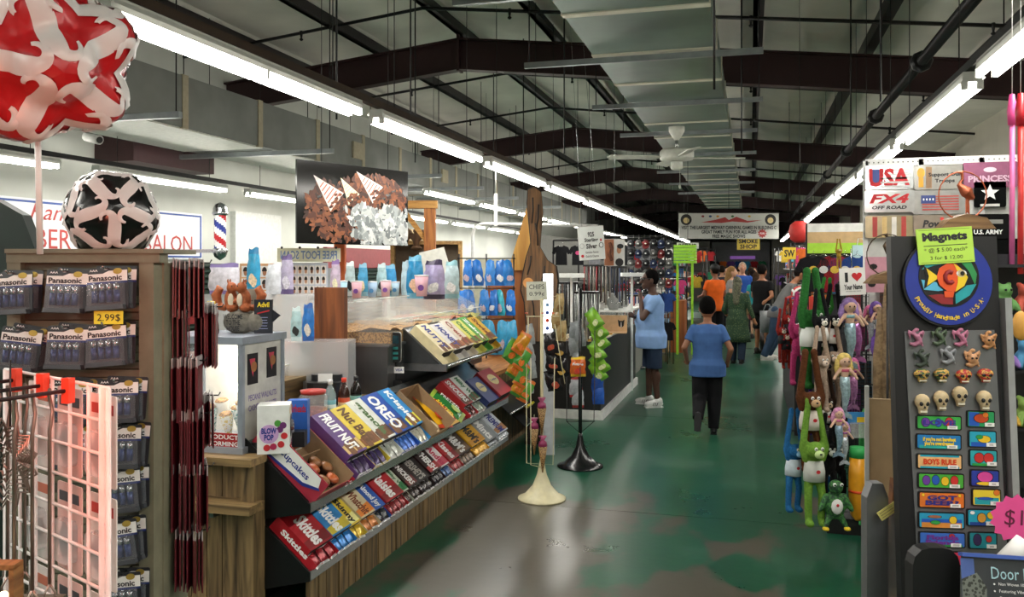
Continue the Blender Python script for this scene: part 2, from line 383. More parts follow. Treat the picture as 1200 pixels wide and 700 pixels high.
# far lights over other aisles left of the snack counter
for k in range(8):
    dup(FX, TR(-5.2, 14.5+3*k, 2.95), 'twin tube light, %s in the short row far behind the snack counter' % ORD[k], 'hung tube lights')
# ================================================================ air ducts
def duct(name, label, x0, x1, z0, z1, y0, y1, mat, strip, step, off=0):
    d = tag(MB().m(mat).span((x0, y0, z0), (x1, y1, z1)).build(name), label, 'duct')
    y = y0+off
    while y < y1:
        MB().m(strip).span((x0-.012, y-.05, z0-.012), (x1+.012, y+.05, z1+.012)).build('joint_band', d); y += step
    return d
DFOIL = mt('#71857a', .32, .5, .25, 1.2); DBAND = mt('#cfcdbc', .5, .3, .12, 4); DGREY = mt('#7d807c', .5, .4, .15, 2); DTAN = mt('#a39a82', .6, 0, .1)
duct('overhead_duct', 'long foil wrapped square air duct hung under the roof over the aisle', -1.60, -.34, 3.92, 4.19, 4.4, 34, DFOIL, DBAND, 1.5, .0)
dl = duct('side_duct', 'wide grey sheet metal duct with tan joint bands along the side wall', -7.25, -6.02, 3.23, 3.80, 4.5, 32, DGREY, DTAN, 1.5, .6)
for y in (12.2, 16.2): 
    MB().m(DTAN).span((-6.02, y, 3.4), (-5.99, y+.34, 3.66)).build('vent_grille', dl)
for k, (xa, xb, y, z) in enumerate([(-2.35, -.02, 6.6, 3.86), (-2.35, 0.12, 8.9, 3.86), (-2.1, .15, 11.6, 3.88), (-2.1, .1, 14.2, 3.88), (-2.1, .1, 17.0, 3.88), (-2.1, .1, 20.0, 3.88), (-2.1, .1, 23.0, 3.88), (-2.1, .1, 26.0, 3.88)]):
    t = thing('duct_hanger', 'galvanized trapeze bar with two threaded rods, %s below the overhead duct' % ORD[k], 'hanger', (0, 0, 0), 'duct hangers')
    MB().m(GALV).span((xa, y-.025, z-.03), (xb, y+.025, z+.03)).build('strut', t)
    for x in (xa+.05, xb-.05): MB().m(DARKM).tube([(x, y, z), (x, y, roof_z(x)-.05)], .007, 6).build('rod', t)
for k, (xa, xb, y, z) in enumerate([(-7.5, -5.4, 7.2, 3.19), (-7.5, -5.2, 10.0, 3.19), (-7.4, -4.9, 13.2, 3.19), (-7.3, -4.9, 15.5, 3.19), (-7.3, -4.9, 18.0, 3.19), (-7.3, -4.6, 21.0, 3.19)]):
    t = thing('duct_hanger', 'galvanized trapeze bar, %s below the grey side duct' % ORD[k], 'hanger', (0, 0, 0), 'side duct hangers')
    MB().m(GALV).span((xa, y-.03, z-.03), (xb, y+.03, z+.03)).build('strut', t)
    for x in (xa+.05, xb-.05): MB().m(DARKM).tube([(x, y, z), (x, y, roof_z(x)-.05)], .007, 6).build('rod', t)
# paler panels over the side duct's own underside, and the dark beam behind it
for y in (4.6, 7.3, 10.3): MB().m(mt('#c9cbc2', .5, .1)).span((-7.22, y, 3.212), (-6.05, y+2.4, 3.232)).build('underside_sheet', dl)
tag(MB().m(mt('#341a1c', .6)).span((-8.2, 9.2, 3.05), (-7.6, 10.9, 3.42)).build('wall_beam'), 'short dark maroon steel beam high on the white side wall', 'beam')
# sprinkler and electric pipes
def pipe(label, pts, r, mat=DARKM, fit=()):
    p = tag(MB().m(mat).tube(pts, r, 8).build('pipe'), label, 'pipe')
    for q in fit: MB().m(DARKM).lathe([(r*1.5, -.06), (r*1.9, -.03), (r*1.9, .03), (r*1.5, .06)], 8, q, Matrix.Rotation(math.pi/2, 3, 'X')).build('coupling', p)
    return p
pipe('thick black sprinkler main pipe running along the aisle above the souvenir lights', [(1.62, 3.0, 3.72), (1.62, 40, 3.72)], .055, DARKM, [(1.62, y, 3.72) for y in (6, 9.2, 12.4, 16, 20)])
for k, y in enumerate([8.6, 10.6, 14.6, 18.0, 23.2, 27]):
    t = pipe('thin black sprinkler branch pipe crossing under the roof, %s from near end' % ORD[k], [(-7.9, y, roof_z(-7.9)-.22), (XRIDGE, y, roof_z(XRIDGE)-.22), (4.1, y, roof_z(4.1)-.22)], .024)
    for x in (-6, -3, 0, 2.6): MB().m(DARKM).lathe([(.012, -.09), (.03, -.07), (.012, -.05), (.02, 0), (.035, .02), (.02, .05)], 8, (x, y, roof_z(x)-.24)).build('sprinkler_head', t)
for k, (x, y) in enumerate([(-3.4, 6.6), (-3.3, 8.0), (-3.9, 9.6), (-2.0, 9.3), (.95, 7.0), (1.0, 9.5), (-.1, 9.8), (-.25, 6.2), (-3.4, 12.8), (-4.4, 14.5)]):
    tag(MB().m(DARKM).tube([(x, y, 2.95), (x, y, roof_z(x)-.03)], .009, 5).build('hanger_rod'), 'thin dark threaded rod dropping from roof to lighting rails', 'rod', 'roof hanger rods')
# ceiling fan
fan = thing('ceiling_fan', 'white four blade ceiling fan with light cup hung beside the foil duct', 'ceiling fan', Matrix.Translation(at(793, 182, 11.0)) @ Matrix.Scale(1.02, 4))
FANW = mt('#d9dbd2', .4)
MB().m(FANW).lathe([(.03, .19), (.10, .30), (.10, .36), (.02, .37)], 20).build('canopy', fan)
MB().m(CHROME).tube([(0, 0, .06), (0, 0, .22)], .022, 10).build('down_rod', fan)
MB().m(FANW).lathe([(.05, -.08), (.2, -.06), (.215, -.03), (.215, .04), (.19, .07), (.05, .08)], 28).build('motor', fan)
MB().m(FANW).lathe([(.04, -.19), (.075, -.17), (.075, -.08)], 16).build('light_cup', fan)
MB().m(FANW).tube([(.04, 0, -.18), (.04, 0, -.38)], .003, 5).ell((.04, 0, -.4), (.014, .014, .03), 8, 5).build('pull_chain', fan)
for k in range(4):
    a = math.radians(18+90*k)
    b = MB().m(FANW).prism([(.2, -.03), (.3, -.06), (.85, -.08), (.88, 0), (.85, .08), (.3, .06), (.2, .03)], -.006, .006)
    b.xf(Matrix.Rotation(a, 4, 'Z') @ Matrix.Rotation(math.radians(12), 4, 'X') @ Matrix.Translation((0, 0, -.03))).build('blade', fan)
# security camera, barber wall sign
def clip_text(o): return o
# ================================================================ battery stand at the near left edge
KB = .00175; DB = 1.75
def LB(u, v): return ((u-98)*KB, (500-v)*KB)
FR_B = fr(at(98, 500, DB))
OLV = mt('#77735f', .6, 0, .12, 30); OLVD = mt('#5b5849', .6, 0, .12, 30)
st = thing('battery_stand', 'olive painted slat display stand holding battery packs', 'display stand', FR_B)
zb = (500-312)*KB-1.7   # floor in local y
def rect(mb, u0, v0, u1, v1, z0, z1):
    a, b = LB(u0, v1), LB(u1, v0); return mb.span((a[0], a[1], z0), (b[0], b[1], z1))
for u0, u1 in ((12, 28), (166, 183)):
    a, b = LB(u0, 308), LB(u1, 308); MB().m(OLV).span((a[0], zb, -.03), (b[0], a[1], .012)).build('post', st)
rect(MB().m(OLV), 12, 296, 190, 308, -.03, .014).build('top_rail', st)
rect(MB().m(OLV), 12, 292, 196, 297, -.16, .02).build('top_board', st)
rect(MB().m(OLVD), 28, 308, 166, 720, -.03, -.018).build('back_panel', st)
v = 309.0; i = 0
while v < 718:
    rect(MB().m(OLV if i % 3 else OLVD), 28, v, 166, v+8.2, -.018, -.004).build('slat', st); v += 9.6; i += 1
a, b = LB(183, 308), LB(190, 700)
MB().m(OLV).span((a[0]-.004, zb, -.16), (a[0]+.004, a[1], -.03)).build('side_panel', st)
# battery packs
PKD = mt('#23262b', .35, 0, .2, 60); PKC = mt('#aeb3ba', .08, 0, .05, 20, .14); BATN = mt('#2a3a6a', .3, .5); BATS = mt('#b4b8be', .25, .9); GOLD = mt('#b49a48', .4, .5)
NAVY = mt('#1c2f6e', .5)
def pack_proto():
    r = thing('battery_pack', 'x', 'battery pack'); w, h = .083, .086
    MB().m(PKD).rrect(w, h, .004, -.001, 0).build('card', r)
    MB().m(PAPER).prism([(-w/2+.001, h*.16), (w/2-.001, h*.16), (w/2-.001, h*.42), (w*.05, h*.42), (-w*.1, h*.36), (-w/2+.001, h*.36)], 0, .0008).build('banner', r)
    MB().m(NAVY).prism([(-w/2+.001, h*.12), (w/2-.001, h*.12), (w/2-.001, h*.17), (-w/2+.001, h*.17)], 0, .001).build('stripe', r)
    text(r, 'Panasonic', w*.80, h*.13, TXB, -.003, h*.255, .0016, bold=.03)
    text(r, 'AAA', w*.2, h*.05, TXW, -w*.32, h*.44, .001)
    MB().m(GOLD).disc(.009, 0, .0014, w*.26, h*.40, 14, .006).build('seal', r)
    for i in range(4):
        x = (i-1.5)*.0145
        MB().m(BATN).tube([(x, -.028, .007), (x, -.004, .007)], .0064, 8).m(BATS).tube([(x, -.004, .007), (x, .008, .007)], .0065, 8).tube([(x, .008, .007), (x, .011, .007)], .002, 6).build('battery', r)
    MB().m(PKC).prism([(-.036, -.04), (.036, -.04), (.034, .014), (-.034, .014)], .0005, .014).build('blister', r)
    MB().m(mt('#3a3d42', .3)).prism([(-.038, -.043), (.038, -.043), (.036, -.034), (-.036, -.034)], .0005, .015).build('blister_foot', r)
    return r
PK = pack_proto()
packs = [(29,343,3,'top row, nearest the frame edge'),(91,341,-1,'top row, middle'),(138,338,4,'top row, above the price note'),(38,407,-6,'second row, beside the frame edge'),(92,405,-1,'second row, middle'),(137,402,5,'second row, below the price note'),
 (97,467,0,'third row, half behind the white wire grid'),(150,466,2,'third row, beside the grid edge'),(103,518,0,'fourth row, behind the white wire grid'),(153,518,1,'fourth row, beside the grid edge'),(153,568,6,'fifth row, tilted with chrome cells'),(150,628,9,'sixth row, tilted strongly'),(153,688,5,'lowest row, cut by the picture edge')]
FIRST = [True]
def put(proto, M, label, group):
    if proto.get('_used') is None: proto['_used'] = 1; proto.matrix_basis = M; proto['label'] = label; proto['group'] = group; return proto
    c = dup(proto, M, label, group); return c
for j, (u, v, rl, wh) in enumerate(packs):
    x, y = LB(u, v)
    for q in range(2):
        zz = .045-q*.022
        M = FR_B @ Matrix.Translation((x+q*.007, y+q*.003, zz)) @ Matrix.Rotation(math.radians(rl-q*4), 4, 'Z') @ Matrix.Rotation(math.radians(-6), 4, 'X')
        put(PK, M, ('battery blister card, %s' if q == 0 else 'battery card hung behind the card in %s') % wh, 'battery cards')
    tag(MB().m(CHROME).tube([(x, y+.04, -.004), (x, y+.04, .06), (x, y+.046, .066)], .002, 6).build('peg_hook', st, None))
tg = tag(rect(MB().m(mt('#ecdf3c', .6)), 125, 363, 158, 378, .052, .0535).build('price_note', None, FR_B), 'yellow handwritten price note on battery stand', 'price tag')
text(tg, '2.99$', .046, .016, TXB, *LB(142, 371), .0545, bold=0)
# maroon packets on side hooks
MAR = mt('#5c1420', .35, 0, .25, 60); MARH = mt('#cfc7c8', .3, 0, .1, 20, .7)
def packet():
    r = thing('foil_packet', 'x', 'packet')
    MB().m(MAR).box((0, -.055, 0), (.062, .10, .0026)).build('pouch', r); MB().m(MARH).box((0, .004, 0), (.058, .018, .0018)).build('header', r); return r
PKT = packet(); rws = [(184, 312, 11, 1.05), (184, 372, 6, .85), (186, 432, 9, 1.15), (187, 497, 10, 1.15), (187, 562, 11, 1.2), (189, 641, 9, 1.1), (198, 368, 7, 1.2), (197, 482, 6, 1.0)]
wr = ['top', 'second', 'third', 'fourth', 'fifth', 'lowest', 'rear upper', 'rear lower']
for j, (u, v, n, s) in enumerate(rws):
    for i in range(n):
        x, y = LB(u+3.6*i+random.uniform(-.6, .6), v+random.uniform(-2, 2)); zz = -.09+(.0 if j < 6 else -.08)
        M = FR_B @ Matrix.Translation((x, y, zz)) @ Matrix.Rotation(math.radians(90+random.uniform(6, 24)), 4, 'Y') @ Matrix.Rotation(math.radians(random.uniform(-3, 3)), 4, 'Z') @ Matrix.Scale(s, 4)
        put(PKT, M, 'thin maroon foil packet on the %s hook at the side of the battery stand' % wr[j], 'maroon foil packets')
    a = LB(u-5, v-1); b_ = LB(u+3.6*n+4, v-1); MB().m(BLK).tube([(a[0], a[1]+.005, -.09 if j < 6 else -.17), (b_[0], b_[1]+.005, -.09 if j < 6 else -.17), (b_[0]+.004, b_[1]+.012, -.09 if j < 6 else -.17)], .0016, 6).build('side_hook', st)
# ================================================================ puzzle ball lamps
def iq_lamp(name, label, M, R, ca, cb, spike=0.0, sx=1, sz=1):
    r = thing(name, label, 'lamp', M); ph = (1+5**.5)/2
    V = [Vector(p) for a in (1, -1) for b in (ph, -ph) for p in ((0, a, b), (a, b, 0), (b, 0, a))]
    VN = [v.normalized() for v in V]
    E = [(i, j) for i in range(12) for j in range(i+1, 12) if abs((V[i]-V[j]).length-2) < .01]
    def rad(p, lift):
        n = p.normalized(); d = max(n.dot(q) for q in VN)
        q = n*(R*(.955+.045*max(0, (d-.85)/.15)+spike*max(0, (d-.80)/.20)**1.3)*(1+lift)); return Vector((q.x*sx, q.y, q.z*sz))
    path = [(.0, .0), (.18, -.005), (.36, .01), (.48, .05)]+[(.47+.21*math.cos(math.radians(t)), .27+.21*math.sin(math.radians(t))) for t in range(-60, 130, 18)]
    wid = [.46, .44, .40, .34]+[.28-.019*k for k in range(11)]
    full = [(-x, -y) for x, y in path[::-1]]+path[1:]; fw = wid[::-1]+wid[1:]
    for i, j in E:
        cs = [c for c in range(12) if c not in (i, j) and abs((V[c]-V[i]).length-2) < .01 and abs((V[c]-V[j]).length-2) < .01]
        D = [((V[i]+V[j]+V[c])/3).normalized()*1.732 for c in cs]; mid = (V[i]+V[j])/2; ex = (V[j]-V[i])/2; ey = (D[1]-D[0])/2/.618
        if ex.cross(ey).dot(mid) < 0: ey = -ey
        mb = MB().m(cb); g = 6; n0 = mb.vs([rad(V[i]*(1-a/g)*(1-c/g)+D[0]*(a/g)*(1-c/g)+D[1]*(1-a/g)*(c/g)+V[j]*(a/g)*(c/g)-(0*mid), 0) for a in range(g+1) for c in range(g+1)])
        for a in range(g):
            for c in range(g): q = n0+a*(g+1)+c; mb.face([q, q+1, q+g+2, q+g+1], True)
        pn = mb.build('lamp_panel', r)
        sw = MB().m(ca); prev = None
        for k, (x, y) in enumerate(full):
            x2, y2 = full[min(k+1, len(full)-1)]; x1, y1 = full[max(k-1, 0)]; tx, ty = x2-x1, y2-y1; ln = math.hypot(tx, ty) or 1; nx, ny = -ty/ln, tx/ln
            w = fw[k]/2; lift = .035+.015*math.sin(k*.9)
            P = [mid+ex*(x+nx*w*q)+ey*(y+ny*w*q) for q in (-1, 0, 1)]
            n = sw.vs([rad(P[0], lift-.02), rad(P[1], lift), rad(P[2], lift-.02)])
            if prev is not None: sw.face([prev, prev+1, n+1, n], True); sw.face([prev+1, prev+2, n+2, n+1], True)
            prev = n
        sw.build('swirl', pn)
    return r
GLW = mt('#d8d2d0', .3, 0, .06); GLB = mt('#0c0c0e', .2, 0, .1); GLR = mt('#b3141c', .3, 0, .1)
iq_lamp('puzzle_lamp', 'round black and white swirl puzzle lamp on top of battery stand', fr(at(131, 252, 1.80)) @ Matrix.Rotation(.5, 4, 'Y') @ Matrix.Rotation(.4, 4, 'X'), .094, GLW, GLB)
rl = iq_lamp('puzzle_lamp', 'big spiky red and white swirl puzzle lamp high on a pole', fr(at(48, 68, 1.62)) @ Matrix.Rotation(.35, 4, 'Z') @ Matrix.Rotation(.6, 4, 'Y'), .128, GLW, GLR, .30, 1.08, 1.0)
tag(MB().m(WHT).tube([at(47, 298, 1.66), at(44, 150, 1.64)], .006, 8).build('lamp_pole'), 'thin white pole carrying the red puzzle lamp', 'pole')
# ================================================================ white wire grid with hooks
GR = thing('wire_grid', 'white wire grid panel with peg hooks before the battery stand', 'display grid')
GA, GBm = at(127, 440, 1.30), at(6, 440, 1.54)
gx = (GBm-GA); gx.z = 0; gl = gx.length; gx.normalize()
GRW = mt('#e6e2df', .4); ztop = at(127, 455, 1.30).z
for i in range(7): 
    p = GA+gx*(gl*i/6); MB().m(GRW).tube([(p.x, p.y, .25), (p.x, p.y, ztop)], .0042 if i == 0 else .003, 6).build('wire', GR)
z = ztop; k = 0
while z > .3:
    p, q = GA, GA+gx*gl; MB().m(GRW).tube([(p.x, p.y, z), (q.x, q.y, z)], .0028, 6).build('wire', GR); z -= .052; k += 1
q0 = GA+gx*.015; MB().m(GRW).tube([(q0.x, q0.y, 0), (q0.x, q0.y, ztop)], .007, 8).build('leg', GR)
q0 = GA+gx*(gl-.01); MB().m(GRW).tube([(q0.x, q0.y, 0), (q0.x, q0.y, ztop)], .007, 8).build('leg', GR)
gn = Vector((gx.y, -gx.x, 0)); gn = gn if gn.dot(-FW) > 0 else -gn
for i, f in enumerate((.28, .52, .8)):
    p = GA+gx*(gl*f); p.z = ztop-.012; 
    MB().m(mt('#d8452c', .5)).box(p+gn*.012, (.014, .014, .04)).build('hook_clip', GR)
    e = p+gn*.16-gx*.03; MB().m(BLK).tube([p+gn*.01, e, e+UP*.012], .0034, 6).build('peg_hook', GR)
# skewers hanging from the pegs
SKM = mt('#9d948c', .3, .9)
def skewer():
    r = thing('roasting_fork', 'x', 'utensil')
    MB().m(SKM).tube([(0, 0, .005), (0, .008, -.004), (.004, 0, -.03), (0, 0, -.06), (0, 0, -.30)], .0028, 6).build('shaft', r)
    MB().m(SKM).tube([(0, 0, -.30), (.008, 0, -.315), (.008, 0, -.335), (.002, 0, -.34)], .002, 5).tube([(0, 0, -.30), (-.008, 0, -.315), (-.008, 0, -.335), (-.002, 0, -.34)], .002, 5).build('prongs', r); return r
SK = skewer(); hw = ['near the grid edge', 'in the middle', 'at the far end']
for i, f in enumerate((.28, .52, .8)):
    p = GA+gx*(gl*f); p.z = ztop-.012
    for j in range(4):
        t = p+gn*(.04+.028*j)-gx*(.006*j); put(SK, Matrix.Translation(t) @ Matrix.Rotation(random.uniform(0, 1.5), 4, 'Z'), 'long steel roasting fork on the peg hook %s of the wire grid' % hw[i], 'roasting forks')
# product cards behind the wire grid
for j in range(9):
    f = .15+.3*(j % 3); zc = ztop-.09-.16*(j//3); p = GA+gx*(gl*f)-gn*.02; p.z = zc
    c = thing('product_card', '%s blister card of kitchen gadgets behind the wire grid, %s' % (['pale', 'pink', 'white'][j % 3], ['upper row', 'middle row', 'lower row'][j//3]), 'package', fr(p, gn))
    MB().m(mt(['#e4dcd6', '#e0b8b0', '#e9e6e2'][j % 3], .5)).rrect(.088, .145, .004, -.001, .001).build('card', c)
    MB().m(acrylic('#ffffff', .3)).rrect(.06, .07, .012, .001, .016, 0, -.02).build('blister', c)
    MB().m(mt(['#b03a30', '#44474d', '#c07058'][j % 3], .5)).box((0, .05, .0015), (.07, .016, .001)).build('title_bar', c)
    MB().m(mt('#5d5f63', .4)).ell((0, -.02, .008), (.02, .026, .006), 10, 6).build('gadget', c)
# zigzag metal ornament at the edge
zz = thing('wire_spinner', 'zigzag pleated steel wire spinner hanging at the left edge', 'ornament', at(12, 540, 1.36))
for k in range(7):
    rr = .012+.0065*k
    pts = []
    for i in range(29):
        a = i*6.28318/28; q = rr*(1+.12*(1 if i % 2 else -1)); pts.append(RT*(q*math.cos(a))+UP*(q*1.25*math.sin(a))-FW*(.004*k))
    MB().m(SKM).tube(pts, .0022, 5).build('ring', zz)
MB().m(BLK).tube([(0, 0, .05), (0, 0, .16)], .0015, 5).build('cord', zz)
# red glowing puzzle lamp just beyond the picture edge (it tints the wire grid)
ol = iq_lamp('puzzle_lamp', 'red lit puzzle lamp beside the wire grid, beyond the left edge', fr(at(-150, 430, 1.15)), .12, GLR, GLR, .1)
pl = bpy.data.lights.new('lamp_glow', 'POINT'); pl.energy = 8; pl.color = (1, .22, .14); pl.shadow_soft_size = .1
po = bpy.data.objects.new('lamp_glow', pl); COL.objects.link(po); po.parent = ol; po.location = (.17, .05, .06)
tag(MB().m(BLK).lathe([(.09, 0), (.09, .02), (.012, .03), (.012, 1.05), (.0, 1.06)], 16, (at(-150, 430, 1.15).x, at(-150, 430, 1.15).y, 0)).build('lamp_stand'), 'black lamp stand beyond the left picture edge', 'stand')
# wood framed lit night light at the bottom left corner
nl = thing('night_light', 'small wood framed lit box at the lower left corner', 'lamp', fr(at(4, 692, 1.25)) @ Matrix.Scale(.62, 4))
for x in (-.03, .03): MB().m(wood('#6b4a26', '#a87c46')).box((x, 0, 0), (.012, .12, .04)).build('frame_side', nl)
for y in (-.06, .06): MB().m(wood('#6b4a26', '#a87c46')).box((0, y, 0), (.072, .012, .04)).build('frame_side', nl)
MB().m(mt('#ffe2b0', .5, 0, 0, 4, 1, 5)).ell((0, -.02, .0), (.014, .018, .014), 10, 8).build('bulb', nl)
tag(MB().m(OLVD).span((-.2, -.12, 0), (.04, .10, at(4, 692, 1.25).z-.044)).build('gift_shelf', None, TR(at(4, 692, 1.25).x, at(4, 692, 1.25).y, 0, TH)), 'low painted shelf block below the wire grid', 'shelf')
# dark slatted booth door far left and the green jacket edge
tag(MB().m(mt('#10231d', .5)).prism([(-.12, -.9), (.10, -.9), (.10, .02), (.07, .10), (.0, .14), (-.12, .15)], -.02, .02).build('rounded_panel', None, fr(at(-2, 300, 2.1))), 'dark green rounded panel at left edge behind the battery stand', 'panel')
# ================================================================ snack counter: plank clad body
PLK = wood('#3b2d1c', '#8c734e', 2, 5); PLK2 = wood('#54412a', '#94794f', 0, 5); PLKY = wood('#54412a', '#94794f', 1, 5)
XF = -2.05; YC = 3.55
sc_ = tag(MB().m(mt('#1c1712', .8)).span((-4.6, YC+.03, 0), (XF-.34, 6.75, .78)).build('snack_counter'), 'rough plank clad snack counter along the aisle', 'counter')
x = XF-.18; i = 0
MB().m(PLK).span((x-.065, YC-.05, 0), (x, YC+.05, .80)).build('corner_post', sc_); x -= .068
while x > -4.5:
    w = random.choice((.085, .10, .135)); MB().m(PLK).span((x-w+.005, YC, 0), (x, YC+.03+random.uniform(-.004, .004), .77)).build('plank', sc_); x -= w
y = 3.70
while y < 6.7:
    w = random.choice((.06, .075, .09)); MB().m(PLK).span((XF-.02, y, 0), (XF+random.uniform(0, .008), y+w-.006, .235)).build('plank', sc_); y += w
MB().m(PLK2).span((-4.6, YC-.09, .77), (XF-.17, YC+.05, .805)).build('counter_top', sc_)
MB().m(PLKY).span((-4.6, YC+.055, .77), (XF-.34, 6.75, .805)).build('counter_top', sc_)
p = onY(218, 590, YC-.08); MB().m(PLK2).span((-3.4, YC-.13, p.z-.02), (onY(299, 590, YC-.08).x, YC, p.z+.02)).build('shelf_board', sc_)
for xx in (-2.42, -2.9): MB().m(STEEL).span((xx-.01, YC-.1, p.z-.05), (xx+.01, YC, p.z-.02)).build('bracket', sc_)
# ================================================================ two tier candy rack
RK = thing('candy_rack', 'two tier slanted metal candy rack in front of the counter', 'rack')
NT = Vector((.656, 0, .755)); UT = Vector((-.755, 0, .656)); RY0, RY1 = 3.6, 6.98
TIER = {'up': Vector((-2.0, 0, .57)), 'low': Vector((-2.0, 0, .25))}
for t, L in (('up', .47), ('low', .36)):
    o = TIER[t]; a = o; b = o+UT*L
    m = MB().m(STEEL); q = [a-NT*.012, b-NT*.012, b-NT*.004, a-NT*.004]
    m.rings([[(p.x, RY0, p.z) for p in q], [(p.x, RY1, p.z) for p in q]], True, False).build('shelf', RK)
    MB().m(CHROME).span((a.x-.004, RY0, a.z-.028), (a.x+.012, RY1, a.z+.018)).build('rail', RK)
    for y in (RY0, RY1): MB().m(DARKM).prism([(a.x+.01, a.z-.03), (a.x+.01, a.z+.01), (b.x, b.z+.01), (b.x, a.z-.10)], -.004, .004).xf(Matrix.Translation((0, y, 0)) @ Matrix.Rotation(math.pi/2, 4, 'X')).build('side_plate', RK)  # black plates fill the tier ends where only shade would show
for y in (RY0+.015, 5.3, RY1-.015): MB().m(DARKM).bar((-2.26, y, 0), (-2.30, y, .85), .025).build('upright', RK)
MB().m(DARKM).span((-2.37, RY0, .02), (-2.355, RY1, .80)).build('back_sheet', RK)
def yr(u, X=-2.0): return onX(u, 500, X).y
BARS = {}
def candy_bar(col, w, l):
    k = (col, w, l)
    if k not in BARS: BARS[k] = bagmesh('wrapper', w, l, .02, mt(col, .25, .3, .3, 60), mt('#c8c8c8', .3, .6), 4, 8, .3, len(BARS))
    return BARS[k]
def carton(tier, u0, u1, L, T, base, txt, tcol, label, accent=None, bar=None, side=None, closed=.66, orig=None, k0=0, tw=.5, deep=.0, gap=.004, bold=.04):
    if orig is None: o = TIER[tier]; y0, y1 = yr(u0), yr(u1); pos = Vector((o.x, (y0+y1)/2, o.z)); w = y1-y0-gap; n, up = NT, UT
    else: pos, n, up, w = orig
    pos = pos+n*.001
    r = thing('candy_carton', label, 'candy box', fr(pos, n, up), 'candy boxes on the rack')
    bm_, sm_ = mt(base, .4), mt(side or base, .45); yc = L*(1-closed); th = .0025
    b = MB().m(bm_).span((-w/2, yc, th), (w/2, L, T))
    b.m(sm_).span((-w/2, 0, 0), (w/2, L, th))
    for s in (-1, 1): b.prism([(s*w/2-s*th, 0), (s*w/2, 0), (s*w/2, yc), (s*w/2-s*th, yc)][::s], th, T*.62)
    b.span((-w/2, 0, th), (w/2, th, T*.38)); b.build('box', r)
    MB().m(mt('#1d140e', .8)).span((-w/2+.006, yc-.001, th*2), (w/2-.006, yc+.001, T-.008)).build('opening', r)  # dark sheet on the solid end imitates the shaded inside of the carton
    if accent:
        MB().m(mt(accent, .4)).prism([(-w/2+.002, yc+closed*L*.04), (w/2-.002, yc+closed*L*.04), (w/2-.002, yc+closed*L*.30), (-w/2+.002, yc+closed*L*.22)], T, T+.0008).build('stripe', r)
    if txt: text(r, txt, closed*L*(.72 if tier == 'low' else .85), w*tw, tcol, -.0, yc+closed*L*(.40 if tier == 'low' else .52), T+.0016, -math.pi/2, bold)
    if txt: text(r, txt, w*.8, T*.3, tcol, 0, th-.001, T*.2, bold=bold).matrix_basis = Matrix.Translation((0, -.0006, T*.19)) @ Matrix.Rotation(math.pi/2, 4, 'X') @ Matrix.Diagonal((w*.8, T*.24, 1, 1))
    if accent and tier != 'low':
        for i in range(2): MB().m(mt('#6b4426', .6, 0, .4, 120)).rrect(w*.30, L*.20, .008, T+.0002, T+.0012, -w*.2+i*w*.38, yc+L*(.10+.03*i)).build('snack_picture', r)
    # printed end panel toward the near end of the rack
    if txt and k0: text(r, txt, L*.6, T*.4, tcol, bold=bold).matrix_basis = Matrix.Translation((-w/2-.0008, L*.5, T*.5)) @ Matrix.Rotation(-math.pi/2, 4, 'Y') @ Matrix.Rotation(-math.pi/2, 4, 'Z') @ Matrix.Diagonal((L*.6, T*.4, 1, 1))
    if bar:
        nb = max(2, int(w/.06))
        for i in range(nb):
            x = -w/2+w*(i+.5)/nb
            M = fr(pos, n, up) @ Matrix.Translation((x, yc*.52, T*.45)) @ Matrix.Rotation(random.uniform(-.15, .15), 4, 'Z') @ Matrix.Rotation(.2, 4, 'X')
            tag(link('candy_bar', candy_bar(bar, round(w/nb*.85, 3), round(yc*.95+.02, 3)), None, M), 'wrapped bar lying in the opening of the '+label.split(',')[0][:40].rsplit(' ', 1)[0], 'candy bar', 'wrapped bars in candy boxes')
    return r
T_ = 'low'
LOW = [(364.5,391,'#a31521','Skittles',TXW,'big red candy carton with white letters, nearest end of lower shelf','#7c0f18','#8a1220'),
 (391,413,'#2a7fc0','Skittles',TXW,'sky blue candy carton beside the big red one on lower shelf','#d8c23a','#1c6fb4'),
 (413,426,'#e2c63a','Skinny',TXB,'yellow candy carton beside the sky blue one on lower shelf','#fff0a0','#caa92a'),
 (426,442,'#d9c9a3','Whatchit',mt('#7a3a1a', .6),'cream candy carton with brown lettering on lower shelf','#e8862a','#b06a2a'),
 (442,455,'#2456ab','Almond Joy',TXW,'royal blue candy carton with white lettering on lower shelf',None,'#22262c'),
 (455,475,'#b5232b','Raisies',TXW,'short red candy carton in the middle of lower shelf','#8d1a20','#7c1a1f'),
 (475,482,'#cfd8c4','Milky Way',mt('#1f6a3a', .6),'white and green candy carton on lower shelf','#2c7a43','#3a2a24'),
 (482,492,'#33231f','SNICKERS',TXW,'brown candy carton with blue and white lettering on lower shelf','#7a2a2a','#2f2320'),
 (492,507,'#241b1a',"HERSHEY'S",mt('#c9c4bd', .4, .5),'black brown chocolate carton with silver letters on lower shelf',None,'#2a2222'),
 (507,519,'#2a1516',"S'HERSH",TXW,'black chocolate carton with red band on lower shelf','#b22a2a','#1f1b1e'),
 (519,529,'#e8e2e2','Andes',mt('#c23a5a', .6),'white carton with pink letters on lower shelf','#c9485e','#2a4a7a'),
 (529,540,'#b3262c','Kisses',TXW,'red carton with round white emblem on lower shelf','#7e181d','#7e181d'),
 (540,555,'#3c2a20',"M&M's",TXW,'brown candy carton with big white letters on lower shelf','#6a4a2a','#55402f'),
 (555,570,'#e0a923',"M&M's",TXB,'golden yellow candy carton with big letters on lower shelf','#c98a1e','#c1901e'),
 (570,582,'#8d9296','Mints',TXW,'silver grey candy carton near far end of lower shelf',None,'#6d7276'),
 (582,593,'#d5dde4','PREMIUM',TXN,'white carton with navy letters at the far end of lower shelf','#a9753f','#c9ced4')]
